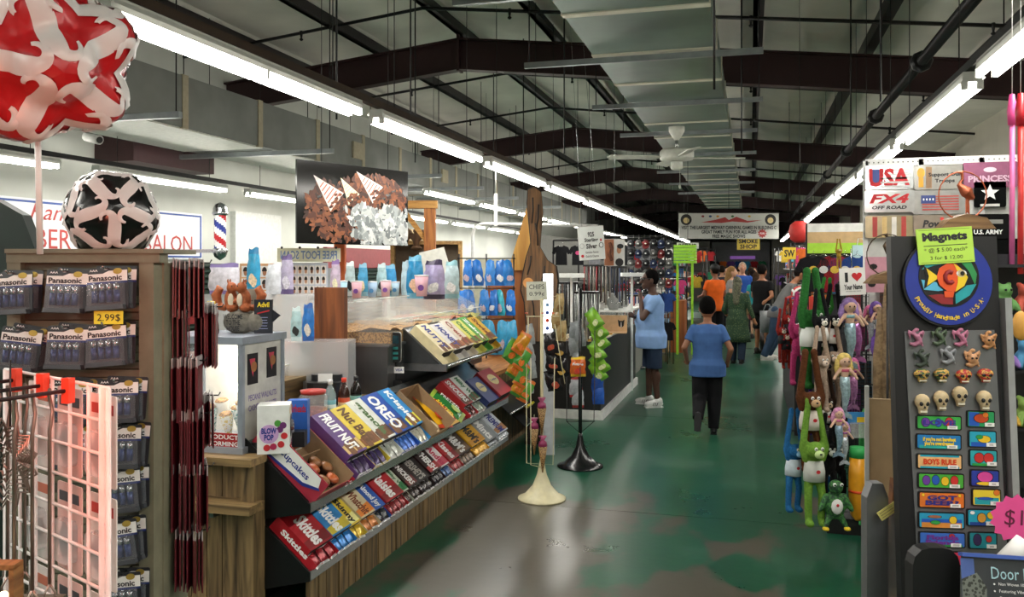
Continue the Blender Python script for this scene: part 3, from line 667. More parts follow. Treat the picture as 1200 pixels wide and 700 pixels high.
for k, (u0, u1, base, tx, tc_, lab, acc, bar) in enumerate(LOW):
    carton('low', u0, u1, .30, .075 if k < 2 else .055+.01*(k % 2), base, tx, tc_, lab, acc, bar, closed=.77 if k < 14 else .88, k0=(k == 0))
UPP = [(401,412,'#c02c3c','NERDS',TXW,'red candy carton beside the cupcake tray on upper shelf','#8f1f2d','#a5212f',.05,.36),
 (412,432,'#5b3c79','FRUIT NUT',TXW,'tall purple snack bar carton on upper shelf','#c9a86a','#3f2a55',.10,.40),
 (432,450,'#dcc23f','Nut Bars',mt('#5a3a1a', .6),'yellow snack bar carton beside the purple one on upper shelf','#7a4a2a','#3d2d5c',.10,.40),
 (450,466,'#d9dbd3','granola',mt('#4d6a3a', .6),'white granola carton with nut picture on upper shelf','#4a2f1e','#b9bcb4',.10,.41),
 (466,486,'#1d4aa5','OREO',TXW,'deep blue cookie carton with bold white letters on upper shelf','#123272','#2a62bb',.09,.42),
 (486,499,'#2b86c8','Krispies',TXW,'light blue snack carton beside the cookie carton on upper shelf','#e6dc4c','#d8d4c4',.09,.42),
 (548,557,'#b7262b','SNICKERS',TXW,'narrow red carton standing past the pretzel bags on upper shelf','#7a1b1e','#5a2b28',.07,.34),
 (557,566,'#dfe3df','Milky Way',mt('#1f6a3a', .6),'white green carton next to the blue oval box on upper shelf','#2c7a43','#9aa89a',.07,.34),
 (566,578,'#22346f','',TXW,'navy snack box with pale oval on upper shelf',None,None,.09,.26),
 (578,592,'#9e2127','',TXW,'dark red snack box with pale oval at far end of upper shelf',None,None,.11,.28)]
for k, (u0, u1, base, tx, tc_, lab, acc, bar, T, L) in enumerate(UPP):
    c = carton('up', u0, u1, L, T, base, tx, tc_, lab, acc, bar, closed=.76 if bar else .97)
    if not tx: 
        w = yr(u1)-yr(u0); MB().m(mt('#d8c98c', .5)).disc(w*.28, T, T+.001, 0, L*.6, 20, L*.2).build('oval_emblem', c); text(c, 'Little', w*.4, L*.07, TXN, 0, L*.6, T+.002)
# open cupcake tray
w = yr(401)-yr(366)-.006; pos = Vector((-2.0, (yr(366)+yr(401))/2, .57)); Mc = fr(pos, NT, UT)
ct = thing('cupcake_tray', 'open cardboard cupcake tray with white and blue side on upper shelf', 'candy box', Mc)
L, T = .43, .13
MB().m(CARD).span((-w/2, 0, 0), (w/2, L, .003)).build('bottom', ct)
MB().m(mt('#a32b3d', .45)).span((-w/2-.003, 0, 0), (-w/2, L, T)).build('printed_side', ct)
MB().m(CARD).span((w/2-.003, 0, 0), (w/2, L, T*.8)).build('side', ct)
MB().m(CARD).span((-w/2, L-.003, 0), (w/2, L, T*1.0)).build('side', ct); MB().m(mt('#8f2333', .5)).span((-w/2, 0, 0), (w/2, .003, T*.45)).build('front_lip', ct)
MB().m(CARD).span((-w/2, L*.5, 0), (w/2, L*.5+.003, T*.55)).build('divider', ct)
SM = Matrix.Translation((-w/2-.0045, L*.5, T*.5)) @ Matrix.Rotation(-math.pi/2, 4, 'Y') @ Matrix.Rotation(-math.pi/2, 4, 'Z')
MB().m(PAPER).prism([(-.2, -.015), (-.12, -.05), (.12, -.03), (.19, .01), (.17, .06), (-.2, .06)], 0, .001).build('side_label', ct, SM)
MB().m(TXN).prism([(-.2, -.02), (-.12, -.055), (.12, -.035), (.2, .01), (.19, .018), (.11, -.02), (-.12, -.042), (-.2, -.005)], .001, .002).build('label_swoosh', ct, SM)
for s_, ww, hh, xx, yy, mm in (('Cupcakes', .2, .042, .02, .012, TXN), ('Hostess', .10, .022, -.13, .03, TXR)): text(ct, s_, ww, hh, mm).matrix_basis = SM @ Matrix.Translation((xx, yy, .0025)) @ Matrix.Diagonal((ww, hh, 1, 1))
def cupcake_pack(M, lab, col):
    r = thing('cupcake', lab, 'cupcake', M, 'cupcakes in the tray')
    MB().m(mt('#3a2014', .6)).lathe([(.026, 0), (.036, .03), (.035, .036)], 14).build('cake', r); MB().m(mt(col, .3)).lathe([(.036, .034), (.034, .046), (.015, .052), (.0, .053)], 14).build('icing', r)
for k, (x, y) in enumerate([(-.03, .06), (.05, .05), (.09, .12), (-.02, .14), (.04, .17)]): cupcake_pack(Mc @ Matrix.Translation((x, y, .02)), 'orange iced snack cupcake in the open tray', '#a8542a' if k % 2 else '#8a5a34')
for k, (x, y) in enumerate([(-.06, .30), (.04, .32)]):
    tag(link('snack_pack', bagmesh('snack_pack', .10, .08, .03, mt('#d2702a', .3), mt('#e7e0d2', .4)), None, Mc @ Matrix.Translation((x, y, .03))), ['orange wrapped snack pack, deeper corner of the cupcake tray', 'orange wrapped snack pack beside the tray divider'][k], 'snack')
# plain brown carton with wrapped pastries
y0, y1 = yr(500), yr(521); w = y1-y0-.004; Mb = fr(Vector((-2.0, (y0+y1)/2, .57)), NT, UT); L, T = .36, .12
bc = thing('cardboard_box', 'plain brown open carton of wrapped pastries on upper shelf', 'box', Mb)
for a, b in (((-w/2, 0, 0), (w/2, L, .003)), ((-w/2, 0, 0), (-w/2+.003, L, T)), ((w/2-.003, 0, 0), (w/2, L, T)), ((-w/2, L-.003, 0), (w/2, L, T)), ((-w/2, 0, 0), (w/2, .003, T*.5))): MB().m(CARD).span(a, b).build('side', bc)
for k in range(7):
    M = Mb @ Matrix.Translation((random.uniform(-w*.3, w*.3), .07+.035*k, .03)) @ Matrix.Rotation(random.uniform(0, 3), 4, 'Z')
    tag(link('pastry_pack', bagmesh('pastry_pack', .10, .09, .035, mt(['#d9c6a2', '#b98a52', '#c94a3c', '#dccfb6'][k % 4], .2), None, 6, 6, .4, k), None, M), 'clear wrapped pastry in the plain brown carton', 'snack', 'wrapped pastries')
# snack bags past the carton
for k, (u0, L, col, acc, tx, tcl, lab) in enumerate([(524, .30, '#dca51e', '#c43b22', 'SUNFLOWER', TXR, 'yellow and red seed bag leaning on upper candy shelf'), (531, .26, '#c7421f', '#e8b32e', 'SALTED', TXY, 'red and yellow snack bag leaning on upper candy shelf'), (540, .30, '#2f7d3a', '#a8c64a', 'PRETZEL', TXW, 'green pretzel bag leaning on upper candy shelf')]):
    r = thing('snack_bag', lab, 'snack bag', fr(Vector((-2.0, yr(u0), .57))+NT*.03+UT*.01, NT, UT) @ Matrix.Translation((0, L/2, 0)) @ Matrix.Rotation(-.2+.2*k, 4, 'Z'))
    link('pouch', bagmesh('pouch', .19, L, .06, mt(col, .25), mt(acc, .3), 8, 10, .15, k), r); text(r, tx, L*.6, .05, tcl, .01, .0, .034, -math.pi/2)
    MB().m(mt(acc, .3)).disc(.04, .030, .034, -.03, -.06, 14).build('emblem', r)
# ================================================================ raised cookie shelf on the steel cabinet
cab = thing('steel_cabinet', 'stainless steel cabinet carrying bulk candy bins and cookie shelf', 'cabinet')
MB().m(mt('#6e7072', .35, .9, .15, 5)).span((-3.1, 5.45, .805), (-2.42, 7.6, 1.14)).build('body', cab)
MB().m(STEEL).span((-3.12, 5.43, 1.14), (-2.40, 7.62, 1.155)).build('top_plate', cab)
ck = thing('cookie_shelf', 'slanted steel shelf of cookie boxes above the candy rack', 'shelf')
O3 = Vector((-2.1, 0, .98)); Y3, Y4 = yr(521, -2.1), yr(585, -2.1)
q = [O3, O3+UT*.42, O3+UT*.42-NT*.008, O3-NT*.008]; MB().m(STEEL).rings([[(p.x, Y3, p.z) for p in q], [(p.x, Y4, p.z) for p in q]], True, False).build('shelf', ck)
MB().m(CHROME).tube([(-2.09, Y3, .985), (-2.09, Y4, .985)], .018, 10).build('rail', ck)
MB().m(STEEL).span((-2.6, Y3-.02, .95), (-2.08, Y3+.0, 1.0)).build('arm', ck)
for y in (Y3+.02, Y4-.03): MB().m(mt('#55585a', .35, .8)).prism([(-2.1, .95), (-2.46, .95), (-2.46, 1.22), (-2.42, 1.25)], -.006, .006).xf(Matrix.Translation((0, y, 0)) @ Matrix.Rotation(math.pi/2, 4, 'X')).build('side_plate', ck)
for k, (f0, f1, col, tx, tc_, acc, lab) in enumerate([(0, .17, '#e0d2a6', 'NUTTY', TXN, '#e8dcc0', 'cream cookie box with navy letters, nearest on raised shelf'), (.17, .36, '#d9d4cf', 'HONEY', TXN, '#8c4a2a', 'white cookie box with brown wafers on raised shelf'), (.36, .52, '#d8cdbb', 'Creme', mt('#8c3a2a', .6), '#b06a3a', 'pale box with cookie picture on raised shelf'), (.52, .68, '#d3cf6a', 'Oatmeal', mt('#2f7d3a', .6), '#8a6a3a', 'yellow green cookie box on raised shelf'), (.68, .81, '#4f9a3c', 'Zebra', TXW, '#7fbb58', 'bright green cookie box on raised shelf'), (.81, .98, '#c9a12e', 'Swiss', mt('#6a2a1a', .6), '#5a4a3a', 'yellow brown cookie box at far end of raised shelf')]):
    y0, y1 = Y3+(Y4-Y3)*f0, Y3+(Y4-Y3)*f1
    c = carton('', 0, 0, .36-.02*(k % 2), .07, col, tx, tc_, lab, acc, None, closed=.8, orig=(Vector((-2.1, (y0+y1)/2, .985)), NT, UT, y1-y0-.006), tw=.4)
    c['group'] = 'cookie boxes on the raised shelf'
# ================================================================ bulk bins of clear acrylic
AC = acrylic('#f4f6f4', .10); NUTS = speckle('#b98a4c', '#7a5428', 70, .5); 
def bulk_bin(pos, w, d, h, fill, lab, rot=0):
    r = thing('bulk_bin', lab, 'bulk bin', TR(*pos, rot), 'clear bulk bins'); t = .004
    prof = [(0, 0), (d, 0), (d, h), (d*.45, h), (.0, h*.55)]
    for s in (0, w-t): MB().m(AC).prism([(y, z) for y, z in prof], s, s+t).xf(Matrix(((0,0,1,0),(1,0,0,0),(0,1,0,0),(0,0,0,1)))).build('side', r)
    MB().m(AC).poly([(0, 0, 0), (w, 0, 0), (w, 0, h*.55), (0, 0, h*.55)]).build('front', r); MB().m(AC).poly([(0, 0, h*.55), (w, 0, h*.55), (w, d*.45, h), (0, d*.45, h)]).build('lid', r)
    MB().m(AC).poly([(0, d, 0), (w, d, 0), (w, d, h), (0, d, h)]).build('back', r); MB().m(AC).poly([(0, d*.45, h), (w, d*.45, h), (w, d, h), (0, d, h)]).build('top', r)
    [MB().m(mt('#e8ece8', .3)).tube([(0, yy, zz_), (w, yy, zz_)], .004, 6).build('edge_strip', r) for yy, zz_ in ((0, h*.55), (d*.45, h))]
    if fill is not None:
        b = MB().m(fill); n = 8; k = b.vs([(t+(w-2*t)*i/n, t+(d-2*t)*j/n, h*.28+.015*random.random()+.02*math.sin(i+j)) for j in range(n+1) for i in range(n+1)])
        for j in range(n):
            for i in range(n): q = k+j*(n+1)+i; b.face([q, q+1, q+n+2, q+n+1], True)
        b.span((t, t, .002), (w-t, d-t, h*.26)); o = b.build('contents', r); o['kind'] = 'stuff'
    return r
fills = [NUTS, NUTS, speckle('#c9c2a8', '#a08a5a', 60, .5), speckle('#a83c2c', '#c97a3a', 60, .5), speckle('#7a8a4a', '#c9b23a', 60, .5)]
for k in range(5):
    bulk_bin((-2.42, 5.5+.42*k, 1.156), .41, .62, .30, fills[k], 'clear acrylic bulk bin, %s along the steel cabinet' % ORD[k], math.pi/2)
back = tag(MB().m(wood('#6a3d1e', '#9a6234', 1)).span((-4.3, 5.35, .805), (-3.35, 7.9, 1.02)).build('back_shelf'), 'brown wooden back shelf behind the bulk bins', 'shelf')
for k in range(4):
    bulk_bin((-3.4, 5.5+.5*k, 1.021), .48, .6, .26, [speckle('#d05a2a', '#b8401c', 50, .5), None, speckle('#c94a2a', '#e08a3a', 50, .5), None][k], 'clear lidded candy box, %s on the brown back shelf' % ORD[k], math.pi/2)
    b2 = bulk_bin((-3.42, 5.52+.5*k, 1.283), .44, .5, .17, None, 'low clear lid box stacked above the %s candy box' % ORD[k], math.pi/2)
# tall brown board
bd = onY(388, 400, 5.3)
brd = tag(MB().m(wood('#5a2c12', '#8c4f26', 2, 4)).span((onY(370, 400, 5.3).x, 5.28, .805), (onY(405, 400, 5.3).x, 5.33, onY(388, 337, 5.3).z)).build('tall_board'), 'tall upright reddish brown wooden board at end of back shelf', 'board')
for x, z in ((.4, .86), (.62, .86), (.3, .55)): pass
# cash register, card terminal, drink bottles
def XY(u, v, z): return onZ(u, v, z)
rg = thing('receipt_printer', 'black rounded receipt printer on the snack counter', 'printer', TR(-2.62, 4.95, .806, .3))
MB().m(mt('#17181a', .35)).rrect(.22, .26, .05, 0, .16).build('body', rg); MB().m(mt('#232528', .3)).rrect(.20, .15, .04, .16, .20, 0, .04).build('cover', rg); MB().m(PAPER).box((0, -.05, .18), (.09, .002, .06)).build('paper', rg)
pt = thing('card_terminal', 'black card payment terminal on a metal stalk by the counter', 'card reader', fr(onX(463, 450, -2.42), -FW))
tb = onX(463, 450, -2.42); zc = tb.z
MB().m(BLK).tube([(0, -zc+.805, -.02), (0, -.02, -.02), (0, .05, -.02), (0, .16, -.01)], .014, 8).build('stalk', pt); MB().m(BLK).rrect(.10, .05, .01, -.05, .03, 0, .0).build('clamp', pt)
MB().m(BLK).rrect(.085, .21, .018, 0, .035, 0, .26).build('body', pt); MB().m(mt('#1d3c44', .15)).rrect(.06, .055, .004, .035, .038, 0, .315).build('screen', pt)
for i in range(3): MB().m(mt('#2f8f8a', .3)).box((0, .255-.035*i, .037), (.05, .018, .004)).build('key_row', pt)
MB().m(WHT).rrect(.09, .215, .018, -.004, .006, 0, .26).build('back_shell', pt); MB().m(PAPER).box((.03, .10, .02), (.07, .045, .002)).build('card_sticker', pt); text(pt, 'VISA', .05, .018, TXN, .03, .10, .0225)
def bottle(x, y, z, s, cap, liq, lab_c, label, band=None):
    r = thing('drink_bottle', label, 'bottle', TR(x, y, z, 0, s))
    MB().m(mt(liq, .08, 0, .05, 8, .85 if liq != '#c9dde2' else .35)).lathe([(.031, 0), (.034, .01), (.033, .06), (.031, .09), (.034, .12), (.033, .15), (.02, .185), (.0125, .2), (.0125, .215)], 18).build('body', r)
    MB().m(mt(lab_c, .4)).lathe([(.0335, .045), (.0345, .047), (.0345, .115), (.0335, .117)], 18).build('label_band', r)
    if band: MB().m(mt(band, .4)).lathe([(.0348, .07), (.0350, .071), (.0350, .09), (.0348, .091)], 18).build('label_stripe', r)
    MB().m(mt(cap, .4)).lathe([(.0145, .207), (.0145, .232), (.0, .234)], 14).build('cap', r)
for u, v, cp, lq, lc, lab, bnd in ((387, 492, '#e8e8ea', '#c9dde2', '#6aa6b8', 'clear water bottle with blue label on snack counter', '#d8e6ea'), (403, 489, '#d8371f', '#3a1a10', '#c94a20', 'orange capped dark soda bottle on snack counter', '#e8c89a'), (417, 486, '#17171a', '#140d0b', '#7fb6a8', 'black capped dark soda bottle with teal label on snack counter', '#d8d0c0')):
    p = onZ(u, v, .806); bottle(p.x, p.y, .806, 1.0, cp, lq, lc, lab, bnd)
# tea carton heap behind tray: small pink boxes
# ================================================================ lit warming case with nut cones
cs = thing('warming_case', 'lit glass warming case with silver frame on counter end', 'display case')
cx0, cx1, cy0, cy1, cz0, cz1 = -2.80, -2.34, 3.57, 3.93, .815, 1.325; ALU = mt('#a9b0bd', .4, .5, .08)
for x in (cx0, cx1):
    for y in (cy0, cy1): MB().m(ALU).span((x-.012, y-.012, cz0), (x+.012, y+.012, cz1)).build('frame_post', cs)
MB().m(ALU).span((cx0-.02, cy0-.02, cz1), (cx1+.02, cy1+.02, cz1+.035)).build('top', cs); MB().m(ALU).span((cx0-.02, cy0-.02, cz0-.01), (cx1+.02, cy1+.02, cz0+.02)).build('base', cs)
MB().m(acrylic('#eef4ff', .12)).span((cx0, cy0-.004, cz0), (cx1, cy0, cz1)).build('pane', cs)
MB().m(mt('#c9c6c0', .5)).span((cx1-.003, cy0, cz0), (cx1+.003, cy1, cz1)).build('side_panel', cs); MB().m(mt('#e8e6e0', .5)).span((cx0, cy1-.004, cz0), (cx1, cy1, cz1)).build('back_panel', cs)
MB().m(mt('#9c1d22', .5)).span((cx0, cy0-.008, cz0+.015), (cx1, cy0-.004, cz0+.085)).build('warning_strip', cs)
for s_, zz_ in (('WARNING: PRODUCT', .066), ('MAY BE HABIT FORMING', .034)):
    o = text(cs, s_, .36, .02, TXW); o.matrix_basis = Matrix.Translation(((cx0+cx1)/2+.02, cy0-.009, cz0+zz_)) @ Matrix.Rotation(math.pi/2, 4, 'X') @ Matrix.Diagonal((.40, .022, 1, 1))
for k, z in enumerate((1.255, 1.08)): MB().m(mt('#fff4dc', .4, 0, 0, 4, 1, 14)).ell((cx0+.3, cy0+.25, z), (.028, .028, .035), 12, 8).build('bulb', cs)
ld = bpy.data.lights.new('case_glow', 'POINT'); ld.energy = 6; ld.color = (1, .9, .72); ld.shadow_soft_size = .05; lo = bpy.data.objects.new('case_glow', ld); COL.objects.link(lo); lo.parent = cs; lo.location = (cx0+.28, cy0+.16, 1.24)
for k in range(9):
    x = cx0+.05+.045*k; M = TR(x, cy0+.10+.03*(k % 2), cz0+.09+.03*(k % 3))
    r = thing('nut_cone', '%s paper cone of roasted nuts, %s inside the lit case' % (['yellow dotted', 'teal dotted', 'white'][k % 3], ORD[k]), 'paper cone', M @ Matrix.Rotation(.25, 4, 'X'), 'paper nut cones')
    MB().m([speckle('#e9e6d8', '#d8b83a', 90, .55), speckle('#dfe6e2', '#3f8f8a', 90, .55), mt('#e9e7e0', .6)][k % 3]).lathe([(.004, -.08), (.036, .07)], 12).build('cone', r); MB().m(NUTS).ell((0, 0, .07), (.034, .034, .014), 10, 6).build('nuts', r)
# posters on the case side
for k, (y, z, w_, h_) in enumerate(((3.66, 1.20, .09, .15), (3.83, 1.215, .09, .15))):
    s = tag(MB().m(mt('#17141a', .4)).rrect(w_, h_, .002, 0, .002).build('cone_poster', None, fr((cx1+.0035, y, z), (1, 0, 0))), ['small black poster of a nut cone nearest the case corner', 'small black poster of a nut cone further along the case side'][k], 'poster')
    MB().m(mt('#b8324a', .5)).poly([(-.03, .05, .0026), (.0, -.04, .0026), (.02, .05, .0026)]).build('cone_print', s); MB().m(mt('#9a6234', .6)).disc(.026, .0022, .0032, .008, .01, 10).build('nut_print', s)
for s_, z, w_ in (('PECANS WALNUTS', 1.06, .25), ('CASHEWS PEANUTS', 1.01, .25)): text(cs, s_, w_, .03, mt('#7a6aa0', .6)).matrix_basis = fr((cx1+.004, 3.75, z), (1, 0, 0)) @ Matrix.Diagonal((w_, .03, 1, 1))
# things on the case
ZT = cz1+.036
sq = thing('squirrel_figurine', 'two brown squirrel figurine on a stone welcome base', 'figurine', TR(-2.50, 3.80, ZT, .2) @ Matrix.Diagonal((1, 1, 1.12, 1)))
FUR = mt('#9a4f26', .7, 0, .25, 60, bump=.5); b = MB().m(mt('#6f6a60', .9, 0, .3, 40, bump=.6))
b.ell((0, 0, .05), (.085, .06, .055), 14, 8).ell((.09, 0, .05), (.05, .05, .05), 12, 8); blob(b, 'stone_base', .006, sq, iters=1)
text(sq, 'WELCOME\nTO THE\nHOUSE', .1, .07, TXB).matrix_basis = Matrix.Translation((-.01, -.063, .05)) @ Matrix.Rotation(math.pi/2, 4, 'X') @ Matrix.Diagonal((.10, .075, 1, 1))
for sx, nm in ((-1, 'squirrel'), (1, 'squirrel')):
    b = MB().m(FUR); ox = .035*sx-.01
    b.ell((ox, 0, .15), (.034, .034, .05), 12, 8).ell((ox-.01*sx, -.015, .205), (.026, .03, .026), 12, 8).ell((ox-.028*sx, -.025, .2), (.014, .014, .012), 8, 6)
    for e in (-1, 1): b.ell((ox+.006*sx, -.01+.016*e, .235), (.006, .006, .013), 6, 5)
    b.caps((ox-.01*sx, -.02, .16), (ox-.045*sx, -.03, .14), .011, .009).ell((ox+.01, -.01, .115), (.032, .038, .022), 10, 6)
    b.tube([(ox+.03*sx, .01, .11), (ox+.07*sx, .015, .12), (ox+.085*sx, .015, .17), (ox+.065*sx, .015, .2), (ox+.08*sx, .015, .215)], [.014, .022, .026, .02, .006], 10)
    blob(b, nm, .005, sq, iters=1)
    MB().m(mt('#d9c8b0', .8)).ell((ox-.012*sx, -.034, .15), (.016, .008, .03), 8, 6).build('belly', sq); MB().m(BLK).ell((ox-.02*sx, -.04, .213), .004, 6, 5).build('eye', sq)
sy = thing('syrup_bottle', 'amber syrup bottle with yellow cap and label on lit case', 'bottle', TR(-2.565, 3.655, ZT))
MB().m(mt('#4a1d08', .1, 0, .1, 8)).lathe([(.034, 0), (.038, .01), (.036, .05), (.03, .075), (.036, .10), (.03, .125), (.016, .14), (.016, .15)], 18).build('body', sy); MB().m(TXY).lathe([(.019, .142), (.019, .165), (.0, .167)], 14).build('cap', sy)
MB().m(mt('#e0b020', .5)).rrect(.036, .07, .012, 0, .002).build('label', sy, Matrix.Translation((0, -.0385, .055)) @ Matrix.Rotation(math.pi/2, 4, 'X')); MB().m(TXR).disc(.013, .002, .003).build('label_emblem', sy, Matrix.Translation((0, -.0385, .055)) @ Matrix.Rotation(math.pi/2, 4, 'X'))
av = thing('medicine_display', 'black folded medicine display card with yellow lettering on lit case', 'display card', fr((-2.365, 3.80, ZT+.085), (.35, -1, 0)))
MB().m(mt('#11131f', .4)).span((-.045, -.085, -.02), (.045, .085, 0)).prism([(.045, -.03), (.085, .005), (.045, .035)], -.018, -.004).build('card', av); text(av, 'Advil', .06, .026, TXY, 0, .06, .001, bold=.03)
MB().m(TXR).bar((-.03, .015, .001), (.03, .03, .001), .006, .001).build('red_slash', av)
for i in range(5): MB().m(mt('#8d93b5', .6)).box((-.005, -.005-.014*i, .0008), (.055-.006*(i % 2), .003, .001)).build('text_line', av)
gb = thing('grey_plaque', 'grey printed stone plaque behind the squirrel figurine', 'plaque', fr((-2.53, 3.90, ZT+.11), (.1, -1, 0)))
MB().m(mt('#8d8a7d', .8)).rrect(.12, .22, .006, -.01, .01).build('board', gb); MB().m(TXB).disc(.01, .01, .012, -.03, .08, 12).build('portrait_print', gb)
for i in range(6): MB().m(mt('#4a4840', .7)).box((.005, .05-.02*i, .0105), (.08, .004, .001)).build('text_line', gb)
# popcorn warmer lamp box and bag left of the case
pc = thing('popcorn_warmer', 'red popcorn warmer with lit lamp behind the battery stand', 'popcorn machine', TR(-3.12, 3.95, .806))
RD = mt('#8f1d20', .4)
MB().m(RD).span((-.18, -.15, 0), (.18, .15, .34)).build('base', pc)
for x in (-.17, .17):
    for y in (-.14, .14): MB().m(RD).span((x-.01, y-.01, .34), (x+.01, y+.01, .58)).build('corner_post', pc)
MB().m(RD).span((-.2, -.17, .58), (.2, .17, .68)).build('top', pc); MB().m(mt('#fff0d0', .4, 0, 0, 4, 1, 12)).ell((.08, -.05, .5), .035, 12, 8).build('bulb', pc); MB().m(acrylic('#ffffff', .1)).span((-.17, -.145, .34), (.17, -.142, .58)).build('pane', pc)
for s_, z_ in (('POPCORN', .645), ('BE BUTTERY', .61)): text(pc, s_, .2, .022, TXW).matrix_basis = Matrix.Translation((.04, -.172, z_)) @ Matrix.Rotation(math.pi/2, 4, 'X') @ Matrix.Diagonal((.2, .022, 1, 1))
b = MB().m(speckle('#e6d9a8', '#c9a94a', 60, .5)); b.ell((0, 0, .36), (.15, .12, .08), 14, 8); tag(b.build('popcorn', pc), kind='stuff')
pb = thing('popcorn_bag', 'red striped paper popcorn bag on the popcorn warmer', 'paper bag', TR(-3.0, 3.9, .806+.681))
for k in range(8): MB().m(mt('#c9382f' if k % 2 else '#e6d0c4', .7)).span((-.07+.0175*k, -.03, 0), (-.0525+.0175*k, .03, .17)).build('stripe_panel', pb)
text(pb, 'Pop\nCorn', .08, .07, TXR).matrix_basis = Matrix.Translation((0, -.0315, .09)) @ Matrix.Rotation(math.pi/2, 4, 'X') @ Matrix.Diagonal((.08, .07, 1, 1))
# lollipop box, gum carton, jars and acrylic trays on the counter
bp = thing('lollipop_box', 'white lollipop box with round window and fruit print', 'candy box', TR(-2.215, 3.66, .806, .45))
MB().m(WHT).span((-.075, -.065, 0), (.075, .065, .23)).build('box', bp)
FB = lambda x, y, a: Matrix.Translation((x, y, .115)) @ Matrix.Rotation(a, 4, 'Z') @ Matrix.Rotation(math.pi/2, 4, 'X')
Fm = FB(0, -.066, 0); Rm = FB(.0758, 0, math.pi/2)
text(bp, 'BLOW\nPOP', .06, .06, TXN, bold=.05).matrix_basis = Fm @ Matrix.Translation((-.02, -.02, .0022)) @ Matrix.Diagonal((.07, .06, 1, 1)); MB().m(mt('#c9a0d0', .5)).disc(.045, 0, .0015, -.02, -.02, 18).build('logo_disc', bp, Fm)
for k, (x, y, c) in enumerate([(.02, .03, '#4f9a3c'), (.045, .02, '#6a2a6a'), (.03, .0, '#6a2a6a'), (.05, -.03, '#c0272d'), (.035, -.07, '#c0272d'), (-.03, -.085, '#c0272d'), (.0, -.08, '#b02050')]): MB().m(mt(c, .5)).disc(.016, 0, .001+.0002*k, x, y, 12).build('fruit_print', bp, Fm)
MB().m(mt('#2c2426', .6)).disc(.042, 0, .0012, .0, .01, 20, .055).build('round_window', bp, Rm)
for k in range(7): MB().m(mt(['#8a8a90', '#6a3a3a', '#b0b0b8'][k % 3], .3)).ell((random.uniform(-.028, .028), random.uniform(-.03, .03), .004), .011, 8, 6).build('lollipop', bp, Rm)
for k, (x, y, c) in enumerate([(-.05, .09, '#e0a030'), (-.045, -.09, '#c0272d'), (.04, .09, '#e0a030'), (0, -.09, '#c0272d'), (.04, -.08, '#6a2a6a')]): MB().m(mt(c, .5)).disc(.017, 0, .001, x, y, 12).build('fruit_print', bp, Rm)
gc = thing('gum_carton', 'blue candy carton with open dark tray beside lollipop box', 'candy box', TR(-2.2, 3.86, .806, .3))
MB().m(mt('#2a62bb', .4)).span((-.05, -.03, 0), (.05, .03, .22)).build('back_card', gc); MB().m(mt('#171a20', .5)).span((-.05, -.10, 0), (.05, -.03, .075)).build('tray', gc); text(gc, 'Airheads', .08, .03, TXR).matrix_basis = Matrix.Translation((0, -.0315, .18)) @ Matrix.Rotation(math.pi/2, 4, 'X') @ Matrix.Diagonal((.085, .04, 1, 1))
def jar(x, y, z, r_, h, fill, lid, lab):
    r = thing('candy_jar', lab, 'jar', TR(x, y, z)); MB().m(acrylic('#f4f4f0', .25)).lathe([(r_*.9, 0), (r_, .01), (r_, h*.8), (r_*.8, h*.92)], 18).build('glass', r); MB().m(mt(fill, .5, 0, .4, 60)).lathe([(r_*.85, .005), (r_*.93, .015), (r_*.93, h*.5), (.01, h*.56)], 16).build('sweets', r)
    MB().m(mt(lid, .4)).lathe([(r_*.85, h*.9), (r_*.9, h), (.01, h*1.02)], 18).build('lid', r)
jar(-2.46, 4.02, .806+.0, .06, .19, '#a84a2a', '#c9c4bd', 'squat clear jar of brown sweets beside the warming case')
jar(-2.36, 4.3, .806, .08, .2, '#9a5a52', '#b9322c', 'wide clear tub of wrapped sweets with red lid on counter')
for k, (y, w_) in enumerate(((4.55, .16), (4.78, .2), (5.04, .16))): bulk_bin((-2.86, y, .806+.19), w_, .22, .13, None, ['small clear acrylic candy tray, nearest on the plank shelf', 'wide clear acrylic candy tray on the plank shelf', 'slanted clear acrylic tray, farthest on the plank shelf'][k], math.pi/2)
ps = tag(MB().m(PLKY).span((-3.3, 4.3, .965), (-2.75, 5.27, .995)).span((-3.3, 4.32, .805), (-3.27, 5.2, .965)).span((-2.80, 4.32, .805), (-2.77, 5.2, .965)).build('plank_shelf'), 'raised plank shelf behind the drink bottles', 'shelf')
sg = thing('hunger_sign', 'small white and red tips sign on the counter', 'sign', fr((-2.5, 4.05, 1.11), (.45, -1, 0)))
MB().m(PAPER).rrect(.085, .11, .004, -.003, 0).build('card', sg); MB().m(WHT).box((0, -.18, -.004), (.008, .25, .004)).build('stick', sg); text(sg, 'HUNGER', .075, .028, TXR, 0, .035, .001, bold=.03); text(sg, 'TIPS', .06, .03, TXB, 0, -.01, .001)
# ================================================================ barber shop wall far left
XW = XL+.03
a, b = onX(-25, 219, XW), onX(236, 240, XW)
z0, z1 = 1.80, 2.50; W = b.y-a.y
bs = thing('barber_sign', 'long white barber shop sign with blue border on the side wall', 'sign', fr((XW, (a.y+b.y)/2, (z0+z1)/2), (1, 0, 0)))
MB().m(mt('#e6e9ec', .35, 0, .03)).box((0, 0, 0), (W, z1-z0, .03)).build('board', bs)
for y in (-1, 1): MB().m(mt('#2c4f9c', .5)).box((0, y*((z1-z0)/2-.04), .017), (W-.06, .025, .006)).build('border', bs)
for x in (-1, 1): MB().m(mt('#2c4f9c', .5)).box((x*(W/2-.04), 0, .017), (.035, z1-z0-.06, .006)).build('border', bs)
text(bs, 'BARBER SHOP & SALON', W*.90, .24, mt('#b8433f', .6), -.05, -.12, .02, bold=.0); text(bs, 'Randy', W*.22, .26, mt('#b8433f', .6), -W*.22, .17, .02, bold=0, shear=.35)
pole = thing('barber_pole', 'red white and blue barber pole with chrome domes on the wall', 'barber pole', onX(258, 272, -7.4)); 
